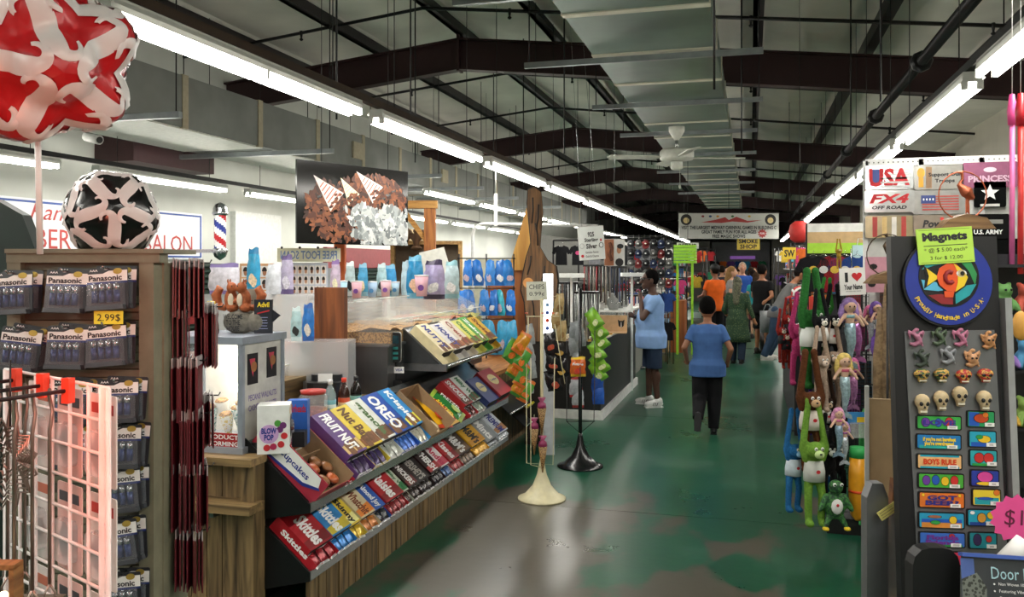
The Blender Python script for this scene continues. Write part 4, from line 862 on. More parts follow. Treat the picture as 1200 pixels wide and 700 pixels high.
n = 20; b = MB(); cl = [TXR, TXW, TXN, TXW]
for j in range(n): 
    ring = []
    for k in range(16):
        b.m(cl[((k+j) // 4) % 4]); a0, a1 = 6.28318*k/16, 6.28318*(k+1)/16; z_a, z_b = -.24+.48*j/n, -.24+.48*(j+1)/n
        q = b.vs([(.085*math.cos(a0), .085*math.sin(a0), z_a), (.085*math.cos(a1), .085*math.sin(a1), z_a), (.085*math.cos(a1), .085*math.sin(a1), z_b), (.085*math.cos(a0), .085*math.sin(a0), z_b)]); b.face([q, q+1, q+2, q+3], True)
b.build('striped_drum', pole)
for s in (-1, 1): MB().m(CHROME).lathe([(.1, 0), (.115, .03), (.1, .06), (.1, .1), (.07, .16), (.01, .19)] if s > 0 else [(.01, -.17), (.08, -.12), (.115, -.03), (.1, 0)], 18, (0, 0, .24*s)).build('dome', pole)
MB().m(CHROME).span((-.8, -.02, -.3), (-.05, .02, -.25)).build('wall_arm', pole)
SHG = mt('#0f2a20', .5, .2)
def shutter(u0, u1, z1, X, lab, frame=None):
    ya, yb = onX(u0, 320, X).y, onX(u1, 320, X).y; r = thing('rolling_shutter', lab, 'shutter'); z = .05
    MB().m(SHG).span((X-.03, ya, 0), (X-.02, yb, z1)).build('backing', r)
    while z < z1-.04:
        MB().m(SHG).rings([[(X-.02, y, z), (X+.025, y, z+.03), (X+.025, y, z+.055), (X-.02, y, z+.075)] for y in (ya, yb)], True, False).build('slat', r); z += .085
    if frame is not None:
        MB().m(frame).span((X-.03, ya-.8, z1), (X+.06, yb+.5, z1+.42)).build('lintel', r); MB().m(frame).span((X-.03, yb, 0), (X+.06, yb+.12, z1)).build('jamb', r); MB().m(frame).span((X-.03, ya-.12, 0), (X+.06, ya, z1)).build('jamb', r)
shutter(150, 290, 1.72, XW+.03, 'dark green rolling shutter below the barber sign'); shutter(402, 448, 1.66, XW+.03, 'dark green rolling shutter in a maroon frame far left', mt('#7c3438', .6))
tag(MB().m(mt('#d9dad6', .6)).span((XL+.0, 12.2, 0), (XL+.1, 13.6, 2.6)).build('wall_pier'), kind='structure')
sc2 = thing('security_camera', 'small white security camera under the duct', 'security camera', onX(101, 160, -6.6))
MB().m(WHT).tube([(0, 0, 0), (.2, -.04, -.05)], .05, 10).build('body', sc2); MB().m(WHT).tube([(.03, 0, .04), (0, 0, .3)], .015, 6).build('bracket', sc2); MB().m(BLK).tube([(.2, -.04, -.05), (.205, -.041, -.051)], .035, 10).build('lens', sc2)
# ================================================================ hanging poster of candied nuts
pl_, pr_ = at(348, 188, 7.07), at(478, 200, 8.05); W = (Vector((pr_.x, pr_.y, 0))-Vector((pl_.x, pl_.y, 0))).length; H = .70
dirx = Vector((pr_.x-pl_.x, pr_.y-pl_.y, 0)).normalized(); nn = dirx.cross(UP)
np_ = thing('nut_poster', 'black hanging poster of candied nuts in paper cones', 'poster', fr((pl_+pr_)/2-UP*(H/2), nn))
MB().m(mt('#0c0c0d', .12, 0, .1, 4)).box((0, 0, -.01), (W, H, .02)).build('board', np_)
rnd = random.Random(3)
def nuggets(name, n, region, cols, sz, z):
    b = MB(); k = 0
    while k < n:
        x, y = rnd.uniform(-W/2+.01, W/2-.01), rnd.uniform(-H/2+.01, H/2-.01)
        if not region(x/W, y/H): continue
        b.m(cols[rnd.randrange(len(cols))]); r_ = sz*rnd.uniform(.6, 1.2); a = rnd.uniform(0, 6.28); P = []
        for i in range(6):
            t = 6.28318*i/6; rr = r_*rnd.uniform(.7, 1.1); q = (rr*math.cos(t)*1.5, rr*math.sin(t)*.7)
            P.append((max(-W/2+.003, min(W/2-.003, x+q[0]*math.cos(a)-q[1]*math.sin(a))), max(-H/2+.003, min(H/2-.003, y+q[0]*math.sin(a)+q[1]*math.cos(a))), z+k*.000003))
        b.poly(P); k += 1
    b.build(name, np_)
BR = [mt(c, .6) for c in ('#4a2414', '#6a3a20', '#7f4a2a', '#341a10')]
nuggets('pecan_print', 700, lambda x, y: ((x+.12)/.33)**2+((y+.08)/.38)**2 < 1 or ((x-.15)/.34)**2+((y-.1)/.30)**2 < 1, BR, .03, .0012)
WN = [mt(c, .6) for c in ('#aeb2b0', '#8f9595', '#c6c9c7', '#6e7474')]
nuggets('almond_print', 420, lambda x, y: x > .02-.25*(y+.45)+.04*math.sin(y*40) and y < -.02+.04*math.sin(x*25), WN, .032, .003)
for tipx, tipy, mx_, my_, w_, c1, c2 in ((-.37, .33, -.17, .02, .11, '#d9cfc8', '#b5523f'), (-.14, .33, -.02, .07, .08, '#ddd4b4', '#c9b98a'), (0.0, .43, .2, .15, .10, '#d9cfc8', '#b5523f')):
    tx, ty, mx, my = tipx*W, tipy*H, mx_*W, my_*H; dx, dy = mx-tx, my-ty; ln = math.hypot(dx, dy); nx, ny = -dy/ln, dx/ln
    cone = MB().m(mt(c1, .6)).poly([(tx, ty, .0045), (mx-nx*w_, my-ny*w_, .0045), (mx+nx*w_, my+ny*w_, .0045)]).build('cone_print', np_)
    b = MB().m(mt(c2, .6))
    for k in range(3, 9):
        t = k/9; px, py = tx+dx*t, ty+dy*t; ww = w_*t*.85; b.poly([(px-nx*ww, py-ny*ww, .005), (px-nx*ww+dx*.03, py-ny*ww+dy*.03, .005), (px+nx*ww+dx*.03, py+ny*ww+dy*.03, .005), (px+nx*ww, py+ny*ww, .005)])
    b.build('cone_stripes', np_)
    b = MB()
    for k in range(26):
        a, rr = rnd.uniform(0, 6.28), rnd.uniform(0, 1)**.5*w_*.8; q = (mx+rr*math.cos(a), my+rr*math.sin(a)*.9); b.m(BR[k % 4]).poly([(q[0]+.022*math.cos(t), q[1]+.015*math.sin(t+.4), .006+k*.00001) for t in (0, 1.2, 2.5, 3.8, 5)])
    b.build('nut_print', np_)
for s in (-.3, .3): MB().m(DARKM).tube([(s*W, H/2, 0), (s*W, H/2+2.6, 0)], .003, 5).build('hanging_wire', np_)
# ================================================================ white shelf units, haircut posters behind the case
def heads(parent, nx, ny, w, h, z=.002):
    rnd2 = random.Random(nx*ny); cw, ch = w/nx, h/ny; fc = MB(); sk = [mt(c, .6) for c in ('#c99a78', '#a9785a', '#7a4f38')]; hb = mt('#1d1512', .7); wb = mt('#e9e7e4', .6)
    for i in range(nx):
        for j in range(ny):
            x, y = -w/2+cw*(i+.5), -h/2+ch*(j+.5); fc.m(wb).poly([(x-cw*.44, y-ch*.44, z), (x+cw*.44, y-ch*.44, z), (x+cw*.44, y+ch*.44, z), (x-cw*.44, y+ch*.44, z)])
            fc.m(sk[rnd2.randrange(3)]); fc.poly([(x+cw*.22*math.cos(t*.628), y-ch*.06+ch*.3*math.sin(t*.628), z+.001) for t in range(10)])
            fc.m(hb).poly([(x+cw*.27*math.cos(t*.4), y+ch*.02+ch*.34*math.sin(t*.4), z+.002) for t in range(0, 9)])
    fc.build('portrait_print', parent)
for u0, u1, v0, v1, d, nx, ny, bc_, lab in ((340, 384, 308, 396, 7.6, 6, 7, '#c4cddc', 'haircut style poster with rows of heads on pale board'), (281, 328, 309, 372, 7.2, 4, 4, '#d9a878', 'haircut style poster with orange border by the shelf bags')):
    p = at((u0+u1)/2, (v0+v1)/2, d); w_, h_ = (u1-u0)*d/FPX, (v1-v0)*d/FPX
    r = thing('haircut_poster', lab, 'poster', fr(p)); MB().m(mt(bc_, .5)).box((0, 0, -.008), (w_, h_, .016)).build('board', r); heads(r, nx, ny, w_*.94, h_*.94)
wu = thing('white_cabinet', 'tall white shop cabinet behind the warming case', 'cabinet', fr(at(335, 420, 9.0)))
MB().m(mt('#dfe4ea', .5)).span((-.62, -.95, -.4), (.52, .16, -.02)).build('body', wu); MB().m(mt('#cfd6de', .5)).span((-.62, .16, -.42), (.52, .95, -.38)).build('back_board', wu)
for x in (-.62, -.05, .5): MB().m(WHT).span((x-.012, -.9, -.02), (x+.012, .95, .0)).build('rail', wu)
fb = thing('foot_banner', 'cream banner with mirrored blue lettering above the haircut poster', 'banner', fr(at(362, 299, 7.55)))
MB().m(mt('#e2e4c8', .6)).box((0, 0, 0), (.56, .12, .004)).build('sheet', fb); text(fb, 'FREE FOOT SCAN', .5, .075, mt('#6f8fc0', .6)).matrix_basis = Matrix.Translation((0, 0, .003)) @ Matrix.Diagonal((-.5, .075, 1, 1))
for k in range(4): MB().m(BLK).ell((-.24+.16*k, .065, 0), .012, 8, 6).build('clip', fb)
# bags and cups standing on the bins and cabinets
CLEARB = mt('#c9d3d6', .15, 0, .15, 30, .75); BAGM = {}
def bag(u, v, d, wpx, hpx, col, lab, top=None, emb=None, yaw=0, roll=0, name='candy_bag', tx=None, group=None, seed=0, n=None):
    w_, h_ = wpx*d/FPX, hpx*d/FPX; k = (round(w_, 2), round(h_, 2), col, top, seed)
    if k not in BAGM: BAGM[k] = bagmesh('pouch', w_, h_, min(w_, h_)*.42, mt(col, .22, 0, .2, 30), mt(top, .3) if top else None, 6, 8, .25, seed, .35 if h_ > 1.7*w_ else .12)
    r = thing(name, lab, 'snack bag', fr(at(u, v, d), (n if n is not None else -FW)) @ Matrix.Rotation(yaw, 4, 'Y') @ Matrix.Rotation(roll, 4, 'Z'), group)
    link('pouch', BAGM[k], r)
    if emb: MB().m(mt(emb, .4, 0, .3, 60)).prism([(w_*(.27+.05*math.sin(2*t+seed+u))*math.cos(t), -h_*.2+h_*(.14+.04*math.cos(2*t+u))*math.sin(t)) for t in [i*.5236 for i in range(12)]], min(w_, h_)*.19, min(w_, h_)*.225).build('print_patch', r)
    if tx: text(r, tx, w_*.7, h_*.13, TXW, 0, h_*.15, min(w_, h_)*.215, bold=.04)
    return r
def cup(u, d, z, s, col, lab):
    p = at(u, 312, d); p.z = z; r = thing('paper_cup', lab, 'cup', Matrix.Translation(p) @ Matrix.Scale(s, 4), 'cups on the bulk bins')
    MB().m(mt(col, .5)).lathe([(.034, 0), (.045, .13)], 16).build('cup', r); MB().m(mt('#6a3a8a' if 'pink' in lab else '#4a86b8', .5)).disc(.02, .0, .002, 0, 0, 10).build('print', r, fr(Vector((0, 0, .055))-FW*.042)); MB().m(WHT).lathe([(.046, .128), (.047, .136), (.01, .138)], 16).build('lid', r)
ZB = 1.457
for u, d, s, c, lab in ((400, 6.25, 1, '#a9cfe0', 'pale blue paper cup nearest on top of the bulk bins'), (418, 6.5, .95, '#e0b0bc', 'pink paper cup beside the clear penguin bag on the bins'), (436, 6.7, .9, '#a9c4e0', 'blue paper cup in the middle of the bin top'), (452, 6.85, .95, '#e0b8c2', 'pink paper cup between the blue bags on the bins'), (463, 7.0, .85, '#b4d2e4', 'pale blue small paper cup beside the tall blue bag'), (494, 6.9, 1.25, '#e0aebb', 'large pink paper cup at front of the bin top')):
    cup(u, d, ZB, s, c, lab)
for u, v, d, w_, h_, c, lab, top, emb in ((410, 327, 6.5, 12, 40, '#b9cdd0', 'clear tall snack bag with dark foot on bulk bins', '#d9e4e6', '#15181a'), (425, 328, 6.6, 12, 38, '#4a9cc8', 'narrow blue snack bag on bulk bins', '#8ac0da', '#e8d8b0'), (447, 328, 6.9, 12, 38, '#a9c9cf', 'clear snack bag with dark foot beside pink cup', '#cfe2e6', '#15181a'), (457, 329, 7.0, 15, 37, '#3f93c9', 'broad blue snack bag on bulk bins', '#7db9d8', '#e8d8b0'), (475, 326, 7.1, 10, 40, '#bcd0d6', 'pale slim snack bag on bulk bins', None, None), (486, 325, 7.0, 20, 50, '#2f86b8', 'tall crumpled blue snack bag on bulk bins', '#6ab0d2', '#d9b89a'), (508, 328, 7.2, 26, 46, '#a99cc0', 'wide silver purple snack bag on bulk bins', '#3a2f4a', '#d8d4d0'), (529, 328, 7.5, 18, 44, '#b9cfd4', 'clear teal snack bag at far end of bulk bins', '#8fc0c9', '#e9ece9'),
    (262, 327, 6.2, 36, 36, '#dcd8e2', 'white and purple snack bag above the squirrel figurine', '#8a7ab0', None), (297, 318, 6.2, 16, 54, '#3a9ac4', 'tall blue popcorn bag beside orange haircut poster', '#2a7aa8', '#e0c9a8'), (321, 327, 6.2, 20, 36, '#dcdfe6', 'white snack bag hanging beside the mirrored banner', None, None), (336, 322, 6.2, 16, 46, '#b4acc6', 'grey purple snack bag hanging before the mirrored banner', '#6a5a8a', '#d0ccd8'), (347, 380, 5.6, 13, 40, '#a9c9cc', 'clear teal snack bag with dark foot before haircut poster', '#cfe2e4', '#17191b'), (361, 378, 5.6, 14, 44, '#2f6fb8', 'bright blue snack bag before haircut poster', '#1d55a0', '#c9c4b8'), (393, 325, 6.2, 12, 40, '#c9b8cc', 'purple topped snack bag behind the tall board', '#8a6aa8', '#e6dfc0'), (212, 345, 4.6, 14, 60, '#2f86a8', 'teal snack bag behind the maroon packets', '#4aa0c0', '#c9b44a')):
    bag(u, v, d, w_, h_, c, lab, top, emb)
sh = tag(MB().m(acrylic('#e9eef0', .3)).span((-.58, -.69, -.25), (.16, .0, .03)).build('clear_rack', None, fr(at(335, 345, 6.1))), 'clear acrylic rack of small packets behind the lit case', 'rack')
tag(MB().m(acrylic('#eef0f2', .3)).span((-.30, -.40, -.25), (.35, -.005, .02)).build('clear_stand', None, fr(at(345, 400, 5.5))), 'clear acrylic stand carrying blue and clear snack bags', 'stand')
os_ = thing('orange_post', 'orange wooden post with vertical lettering behind tall board', 'post', fr(at(398, 316, 8.0)))
MB().m(mt('#c9602a', .6)).prism([(-.045, .25), (.055, .25), (.04, -1.6), (-.01, -1.6)], -.04, .04).build('post', os_); text(os_, 'J\nE\nR\nK\nY', .05, .34, TXN, 0, .02, .045)
pp = thing('timber_gallows', 'tall orange timber post with short angled brace', 'post', fr(at(504, 300, 9.0)))
OW = wood('#8a4a1c', '#c07a38', 1); MB().m(OW).span((-.06, -1.7, -.05), (.06, .55, .05)).build('post', pp); MB().m(wood('#a06a2a', '#d9a455', 0)).span((-.3, .5, -.04), (.08, .58, .06)).build('arm', pp); MB().m(wood('#a06a2a', '#d9a455', 0)).bar((-.28, .48, 0), (-.03, .15, 0), .05, .05).build('brace', pp); MB().m(mt('#d8502a', .5)).span((-.42, .52, -.05), (-.24, .64, .07)).build('flag_clamp', pp)
# dark shelf unit with eagle, white boards
du = thing('dark_shelf_unit', 'brown cork backed shelf box behind the snack bags', 'shelf', fr(at(500, 318, 9.6)))
MB().m(mt('#5f5445', .8)).span((-.36, -.4, -.1), (.36, .32, -.08)).build('back_board', du)
for a, b in (((-.4, .3, -.1), (.4, .34, .06)), ((.36, -.4, -.1), (.4, .34, .06)), ((-.4, -.4, -.1), (-.36, .34, .06)), ((-.4, -.44, -.1), (.4, -.4, .06))): MB().m(wood('#8a6a3a', '#b8945a')).span(a, b).build('frame_side', du)
MB().m(DARKM).span((-.3, -1.65, -.1), (.3, -.44, .0)).build('stand', du)
ea = thing('eagle_figurine', 'small brown eagle figurine with raised wings on the shelf', 'figurine', at(488, 292, 9.55)); b = MB().m(mt('#5a4028', .7)); b.ell((0, 0, .1), (.04, .05, .09), 10, 8).ell((0, -.03, .2), .03, 8, 6)
for s in (-1, 1): b.caps((s*.03, 0, .12), (s*.14, .02, .26), .035, .012).caps((s*.08, 0, .19), (s*.11, .02, .08), .03, .01)
b.ell((0, 0, .01), (.07, .05, .03), 10, 6); blob(b, 'body', .012, ea, iters=1)
tag(MB().m(mt('#e4e4da', .6)).prism([(-.13, -.22), (.12, -.2), (.16, .0), (.10, .2), (-.16, .14)], -.004, .004).build('white_sheet', None, fr(at(509, 312, 8.93))), 'loose white paper sheet pinned to the timber post', 'paper')
tag(MB().m(mt('#c9c8b2', .7)).box((0, 0, 0), (.62, .36, .03)).span((-.28, -1.6, -.02), (.28, -.18, .0)).build('cream_board', None, fr(at(572, 318, 12.0))), 'plain cream board on legs behind the hanging blue bags', 'board')
tag(MB().m(WHT).tube([at(554, 300, 11.0)-UP*1.8, at(554, 275, 11.0), at(557, 265, 11.0), at(565, 262, 11.0), at(700, 265, 11.4)], .022, 8).build('white_pipe_frame'), 'white bent pipe frame over the stalls behind blue bags', 'pipe frame')
tag(MB().m(PAPER).box((0, 0, 0), (.04, .36, .02)).tube([(0, .18, 0), (0, .62, 0)], .003, 5).build('hanging_tag', None, fr(at(581, 246, 9.5))), 'narrow white vertical tag hanging under the tube lights', 'sign')
# ================================================================ hanging blue bags and wood wall
ww = thing('wood_wall', 'orange brown plywood stall wall beside the carved bear', 'stall wall')
xa, xb = onY(572, 350, 8.6).x, onY(641, 350, 8.6).x
MB().m(wood('#7f4319', '#b06a30', 2, 2)).span((xa, 8.58, 0), (xb, 8.64, onY(600, 317, 8.6).z)).build('panel', ww)
MB().m(wood('#b07a2c', '#dca84e', 2, 2)).prism([(0, 0), (.30, 0), (.28, .72), (.22, .72)], 0, .03).xf(Matrix.Translation((onY(597, 317, 8.6).x, 8.58, onY(600, 317, 8.6).z)) @ Matrix.Rotation(math.pi/2, 4, 'X')).build('gable', ww)
pgr = thing('peg_rack', 'wire peg rack for blue candy bags', 'rack')
for v in (303, 338, 374): 
    p, q = onY(536, v, 8.32), onY(604, v, 8.32); MB().m(DARKM).tube([p, q], .006, 6).build('bar', pgr)
for u in (538, 570, 602): p = onY(u, 300, 8.33); MB().m(DARKM).tube([(p.x, p.y, 0), (p.x, p.y, p.z+.02)], .008, 6).build('upright', pgr)
bl = ['#2a72c8', '#2466b4', '#3a80cc', '#2f6dba', '#2a78c4']
for r_, (v, us) in enumerate(((320, (548, 561, 574, 586, 597)), (355, (543, 552, 567, 578, 587, 598)), (396, (566, 576, 588, 599)))):
    for k, u in enumerate(us):
        if r_ == 1 and k == 4: c = '#3aa6b8'
        elif r_ == 2: c = '#3f9ac4'
        else: c = bl[k % 5]
        bag(u, v, 8.2 if r_ < 2 else 8.0, 13 if r_ < 2 else 15, 30 if r_ < 2 else 40, c, '%s candy bag hanging %s in the %s row of the peg rack' % ('turquoise' if c == '#3aa6b8' else 'blue', ORD[k], ['top', 'middle', 'lower'][r_]), None, ['#b9a8b4', '#d8dce0'][k % 2], random.uniform(-.6, .3), 0, 'hanging_bag', None, 'blue candy bags', k % 3)
# carved bear
bo = [(619,223),(626,220),(634,226),(636,250),(634,275),(633,290),(641,305),(651,312),(653,330),(651,350),(640,362),(637,400),(618,400),(615,354),(611,340),(613,322),(617,302),(622,285),(620,262),(618,240)]
D8 = 8.15; cb_ = thing('carved_bear', 'tall flat wooden carved bear with dark outline', 'carving', fr(at(630, 312, D8)))
pts = [((u-630)*D8/FPX, (312-v)*D8/FPX) for u, v in bo]; cxm = sum(p[0] for p in pts)/len(pts); cym = sum(p[1] for p in pts)/len(pts)
MB().m(mt('#1a120c', .7)).prism([(cxm+(x-cxm)*1.09, cym+(y-cym)*1.02) for x, y in pts][::-1], -.03, .02).build('outline_board', cb_); MB().m(wood('#3f2a16', '#7a5632', 1, 6)).prism(pts[::-1], -.02, .045).build('body', cb_)
for k, (u0, v0, u1, v1) in enumerate(((624, 232, 623, 262), (631, 240, 628, 270), (627, 262, 630, 288), (622, 300, 618, 322), (638, 312, 634, 330), (622, 345, 626, 372))):
    MB().m(mt('#1a120c', .7)).tube([((u0-630)*D8/FPX, (312-v0)*D8/FPX, .046), (((u0+u1)/2-629)*D8/FPX, (312-(v0+v1)/2)*D8/FPX, .046), ((u1-630)*D8/FPX, (312-v1)*D8/FPX, .046)], .008, 5).build('groove_line', cb_)
MB().m(mt('#c98a4a', .7)).disc(.05, .045, .05, -.09, -.16, 14).build('paw_patch', cb_); MB().m(mt('#1a120c', .7)).span((-.12, -1.75, -.03), (.08, -.7, .02)).build('foot_post', cb_)
# second wooden counter with low shelf
c2 = tag(MB().m(mt('#2a1c10', .8)).span((-3.3, 7.05, 0), (-2.24, 8.5, .72)).build('rear_counter'), 'second plank counter past the candy rack', 'counter')
y = 7.05
while y < 8.5: MB().m(PLK).span((-2.24, y, 0), (-2.22, min(y+.085, 8.5), .72)).build('plank', c2); y += .092
x = -2.24
while x > -2.9: MB().m(wood('#7a4a22', '#a87038', 2)).span((x-.09, 7.02, 0), (x-.005, 7.05, .72)).build('plank', c2); x -= .095
MB().m(wood('#8a5628', '#b67c40', 1)).span((-3.3, 7.0, .72), (-2.18, 8.55, .755)).build('counter_top', c2)
ls = thing('slanted_shelf', 'empty slanted dark metal shelf past the candy rack', 'shelf')
for k in range(2): 
    o = Vector((-2.0, 0, .42-.2*k)); q = [o, o+UT*.36, o+UT*.36-NT*.008, o-NT*.008]; MB().m(mt('#4a4d4f', .3, .8)).rings([[(p.x, 7.1+.5*k, p.z) for p in q], [(p.x, 8.3+.5*k, p.z) for p in q]], True, False).build('shelf', ls); MB().m(CHROME).tube([(-2.0, 7.1+.5*k, o.z), (-2.0, 8.3+.5*k, o.z)], .008, 6).build('rail', ls)
for k in range(8):
    p = Vector((-1.98, 7.75+.19*(k % 4), .35 if k < 4 else .47))+UT*(.1 if k < 4 else .16); t = thing('candy_pack', 'small yellow candy carton, %s on the slanted dark shelf' % ORD[k], 'candy box', fr(p, NT, UT), 'small yellow cartons')
    MB().m(mt('#d9c83a', .4)).box((0, 0, .02), (.17, .13, .035)).build('box', t); text(t, 'Gum', .08, .05, mt('#3a6a2a', .6), 0, 0, .039)
sb_ = thing('sauce_bottle', 'red sauce bottle with yellow cap on second counter', 'bottle', Vector((-2.35, 8.35, 0)))
sb_.location.z = .756; MB().m(mt('#6a1a14', .2)).lathe([(.03, 0), (.032, .02), (.03, .16), (.014, .24), (.013, .30)], 14).build('body', sb_); MB().m(TXY).lathe([(.017, .30), (.017, .34), (.0, .345)], 12).build('cap', sb_)
# ================================================================ two chip stands in the aisle
def stand(u, v, lab, mat, rb, hb, rp, vtop):
    p = onZ(u, v, 0); d = (p-CAM).dot(FW); r = thing('chip_stand', lab, 'display stand', p)
    MB().m(mat).lathe([(rb, 0), (rb, .012), (rb*.75, .03), (rb*.4, hb*.35), (rb*.2, hb*.65), (rp*1.3, hb), (rp, hb*1.1)], 28).build('base', r)
    zt = CH-(vtop-V0)*d/FPX; MB().m(mat).tube([(0, 0, hb), (0, 0, zt)], rp, 10).build('pole', r); return r, p, d, zt
CRM = mt('#cfc7a2', .45); s1, p1, d1, zt1 = stand(635, 585, 'cream pedestal wire stand with chips and price sign', CRM, .175, .28, .012, 350)
def lw(stand_p, d, pts):  # picture offsets to local points in the stand's camera facing plane
    return [at(u, v, d)-stand_p for u, v in pts]
for pts in ([(617, 420), (617, 543), (648, 545), (650, 420)], [(619, 372), (619, 420)], [(617, 371), (655, 371)], [(620, 380), (606, 440), (622, 446)], [(650, 380), (662, 450)], [(635, 352), (655, 346), (658, 400)]):
    MB().m(CRM).tube(lw(p1, d1, pts), .0035, 6).build('wire', s1)
for dd in (.12, -.12): MB().m(CRM).tube([at(622, 420, d1+dd)-p1, at(622, 545, d1+dd)-p1, at(635, 548, d1)-p1], .0035, 6).build('wire', s1)
cs_ = thing('chip_price_sign', 'hand lettered chips price card on the cream stand', 'sign', fr(at(629, 341, d1), None, (0, 0, 1), .03)); MB().m(mt('#d5d6c6', .6)).box((0, 0, 0), (.15, .135, .004)).build('card', cs_); text(cs_, 'CHIPS', .11, .035, TXB, 0, .03, .003, bold=0); text(cs_, '0.99¢', .11, .035, TXB, 0, -.025, .003, bold=0)
for u in (617, 636, 648): tag(MB().m(mt('#d84a2a', .5)).box((0, 0, 0), (.018, .02, .006)).build('clip_tag', s1, Matrix.Translation(at(u, 367, d1-.01)-p1)))
for k, (u, v, a) in enumerate(((611, 402, .6), (601, 412, .65), (612, 420, .6), (604, 430, .6), (613, 440, .5), (609, 452, .55), (616, 458, .5))):
    bag(u, v, d1-.1+.03*k, 17, 27, ['#c98a22', '#4f9a3c', '#4f9a3c', '#c98a22', '#5aa044', '#c98a22', '#5aa044'][k], '%s chip bag, %s down the fan on cream stand' % (['amber', 'green', 'green', 'amber', 'green', 'amber', 'green'][k], ORD[k]), '#3a7a2c' if k % 2 else '#d8702a', '#d8742a', .5, -a, 'chip_bag', None, 'chips on cream stand', k % 3)
for k, (u, v) in enumerate(((621, 392), (622, 412), (623, 432), (620, 450))): bag(u, v, d1+.12, 12, 24, '#9aa0a4', 'plain silver backed bag, %s down behind cream pole' % ORD[k], None, None, .5, .1, 'chip_bag', None, 'silver bags on cream stand', k % 2)
for k, (u, v) in enumerate(((646, 402), (655, 408), (648, 424), (657, 430), (650, 446))): bag(u, v, d1+.25+.02*k, 18, 25, '#17161a', 'black chip bag, %s down beside the cream pole' % ORD[k], None, ['#a8442a', '#c9a04a'][k % 2], -.3+.1*k, .1, 'chip_bag', None, 'black chip bags', k % 3)
for k, (u, v) in enumerate(((655, 356), (653, 374), (658, 388))): bag(u, v, d1+.22, 13, 24, '#b39a6a', 'tan kraft snack bag, %s down above black chip bags' % ORD[k], None, '#8a6a3a', .4, -.1, 'chip_bag', None, 'tan snack bags', k % 2)
for k, (u, v) in enumerate(((635, 488), (626, 512), (636, 533))):
    r = thing('nut_cone', 'clear cone of nuts with purple top, %s on cream stand' % ORD[k], 'paper cone', at(u, v, d1-.06), 'nut cones on cream stand')
    MB().m(speckle('#a08050', '#5a3a1c', 120, .5)).lathe([(.004, -.13), (.034, .06)], 12).build('cone', r); MB().m(mt('#8a2a55', .4)).lathe([(.034, .06), (.03, .09), (.012, .105), (.03, .135)], 12).build('purple_top', r); MB().m(CRM).tube([(0, 0, .1), (0, 0, .16)], .002, 5).build('tie', r)
s2, p2, d2, zt2 = stand(680, 547, 'black pedestal wire stand with green chip bags', mt('#0e0e10', .25), .195, .26, .016, 338)
for pts in ([(664, 430), (664, 494), (680, 508), (696, 494), (697, 430)], [(664, 400), (664, 440)], [(697, 380), (697, 440)], [(664, 494), (697, 494)]): MB().m(BLK).tube(lw(p2, d2, pts), .004, 6).build('wire', s2)
for dd in (.14, -.14): MB().m(BLK).tube([at(680, 430, d2+dd)-p2, at(680, 494, d2+dd)-p2, at(680, 508, d2)-p2], .004, 6).build('wire', s2)
for k, (u, v) in enumerate(((696, 374), (702, 386), (703, 398), (699, 412), (704, 426), (700, 436))): bag(u, v, d2+.02*k, 16, 24, '#7fb535', 'lime green chip bag, %s down the black stand' % ORD[k], '#5c9a2a', '#d8e2a8', -.4, .6, 'chip_bag', None, 'lime chip bags', k % 3)
for k, (u, v) in enumerate(((673, 388), (674, 406), (676, 422), (681, 395))): bag(u, v, d2+.14, 13, 22, '#8d9296', 'dull silver chip bag, %s behind the black pole' % ORD[k], None, None, .3, 0, 'chip_bag', None, 'silver bags on black stand', k % 2)
bag(677, 430, d2-.06, 18, 23, '#c9622a', 'orange and yellow chip bag in front of black pole', '#d9b42e', '#c4371f', 0, 0, 'chip_bag', 'Fritos')
for k, (u, v, c) in enumerate(((674, 454, '#a8acb0'), (677, 466, '#b4b8bc'), (700, 448, '#2a4fa0'), (701, 462, '#2c58b0'))): bag(u, v, d2+.1, 14, 24, c, ['silver red chip bag below the orange one', 'lowest silver chip bag on black stand', 'blue chip bag below the lime ones', 'lowest blue chip bag on black stand'][k], '#9a2a2a' if k < 2 else None, None, 0, 0, 'chip_bag')
# ================================================================ tall white cooler lamp and jewellery booth
co = thing('lit_cooler', 'tall drinks cooler with bright lit white edge behind chip stands', 'cooler', TR(-2.55, 9.75, 0))
MB().m(mt('#cfd2d2', .5)).span((-.45, -.3, 0), (.0, .35, 1.52)).build('body', co); MB().m(mt('#f2f8ff', .4, 0, 0, 4, 1, 5)).span((-.10, -.33, .55), (.0, -.305, 1.5)).build('light_strip', co); MB().m(acrylic('#dfeef4', .3)).span((-.44, -.32, .2), (-.11, -.305, 1.45)).build('door', co)
for k in range(12): MB().m(mt(['#c9b43a', '#b0402c', '#4a8ac0', '#6fa04a'][k % 4], .4)).lathe([(.03, 0), (.03, .15), (.012, .2)], 10, (-.38+.08*(k % 4), -.24, .35+.34*(k//4))).build('drink', co)
lc = thing('lit_column', 'bright lit white display column beside the carved bear', 'lit display', TR(at(642, 355, 7.7).x, at(642, 355, 7.7).y, 0, TH))
MB().m(mt('#b9bcc0', .5)).span((-.05, -.02, 0), (.06, .12, 1.09)).build('base', lc); MB().m(mt('#f2f8ff', .4, 0, 0, 4, 1, 4)).span((-.04, -.015, 1.09), (.045, .05, 1.63)).build('light_panel', lc)
for k in range(4): MB().m(mt(['#3a5aa8', '#d84a2a', '#3a5aa8', '#8ab0d8'][k], .4)).disc(.018, 0, .002, 0, 0, 10).build('sticker', lc, Matrix.Translation((-.005, -.017, 1.14+.07*k)) @ Matrix.Rotation(math.pi/2, 4, 'X'))
jc = thing('jewellery_counter', 'black fronted jewellery counter with white plinth beside the man', 'counter')
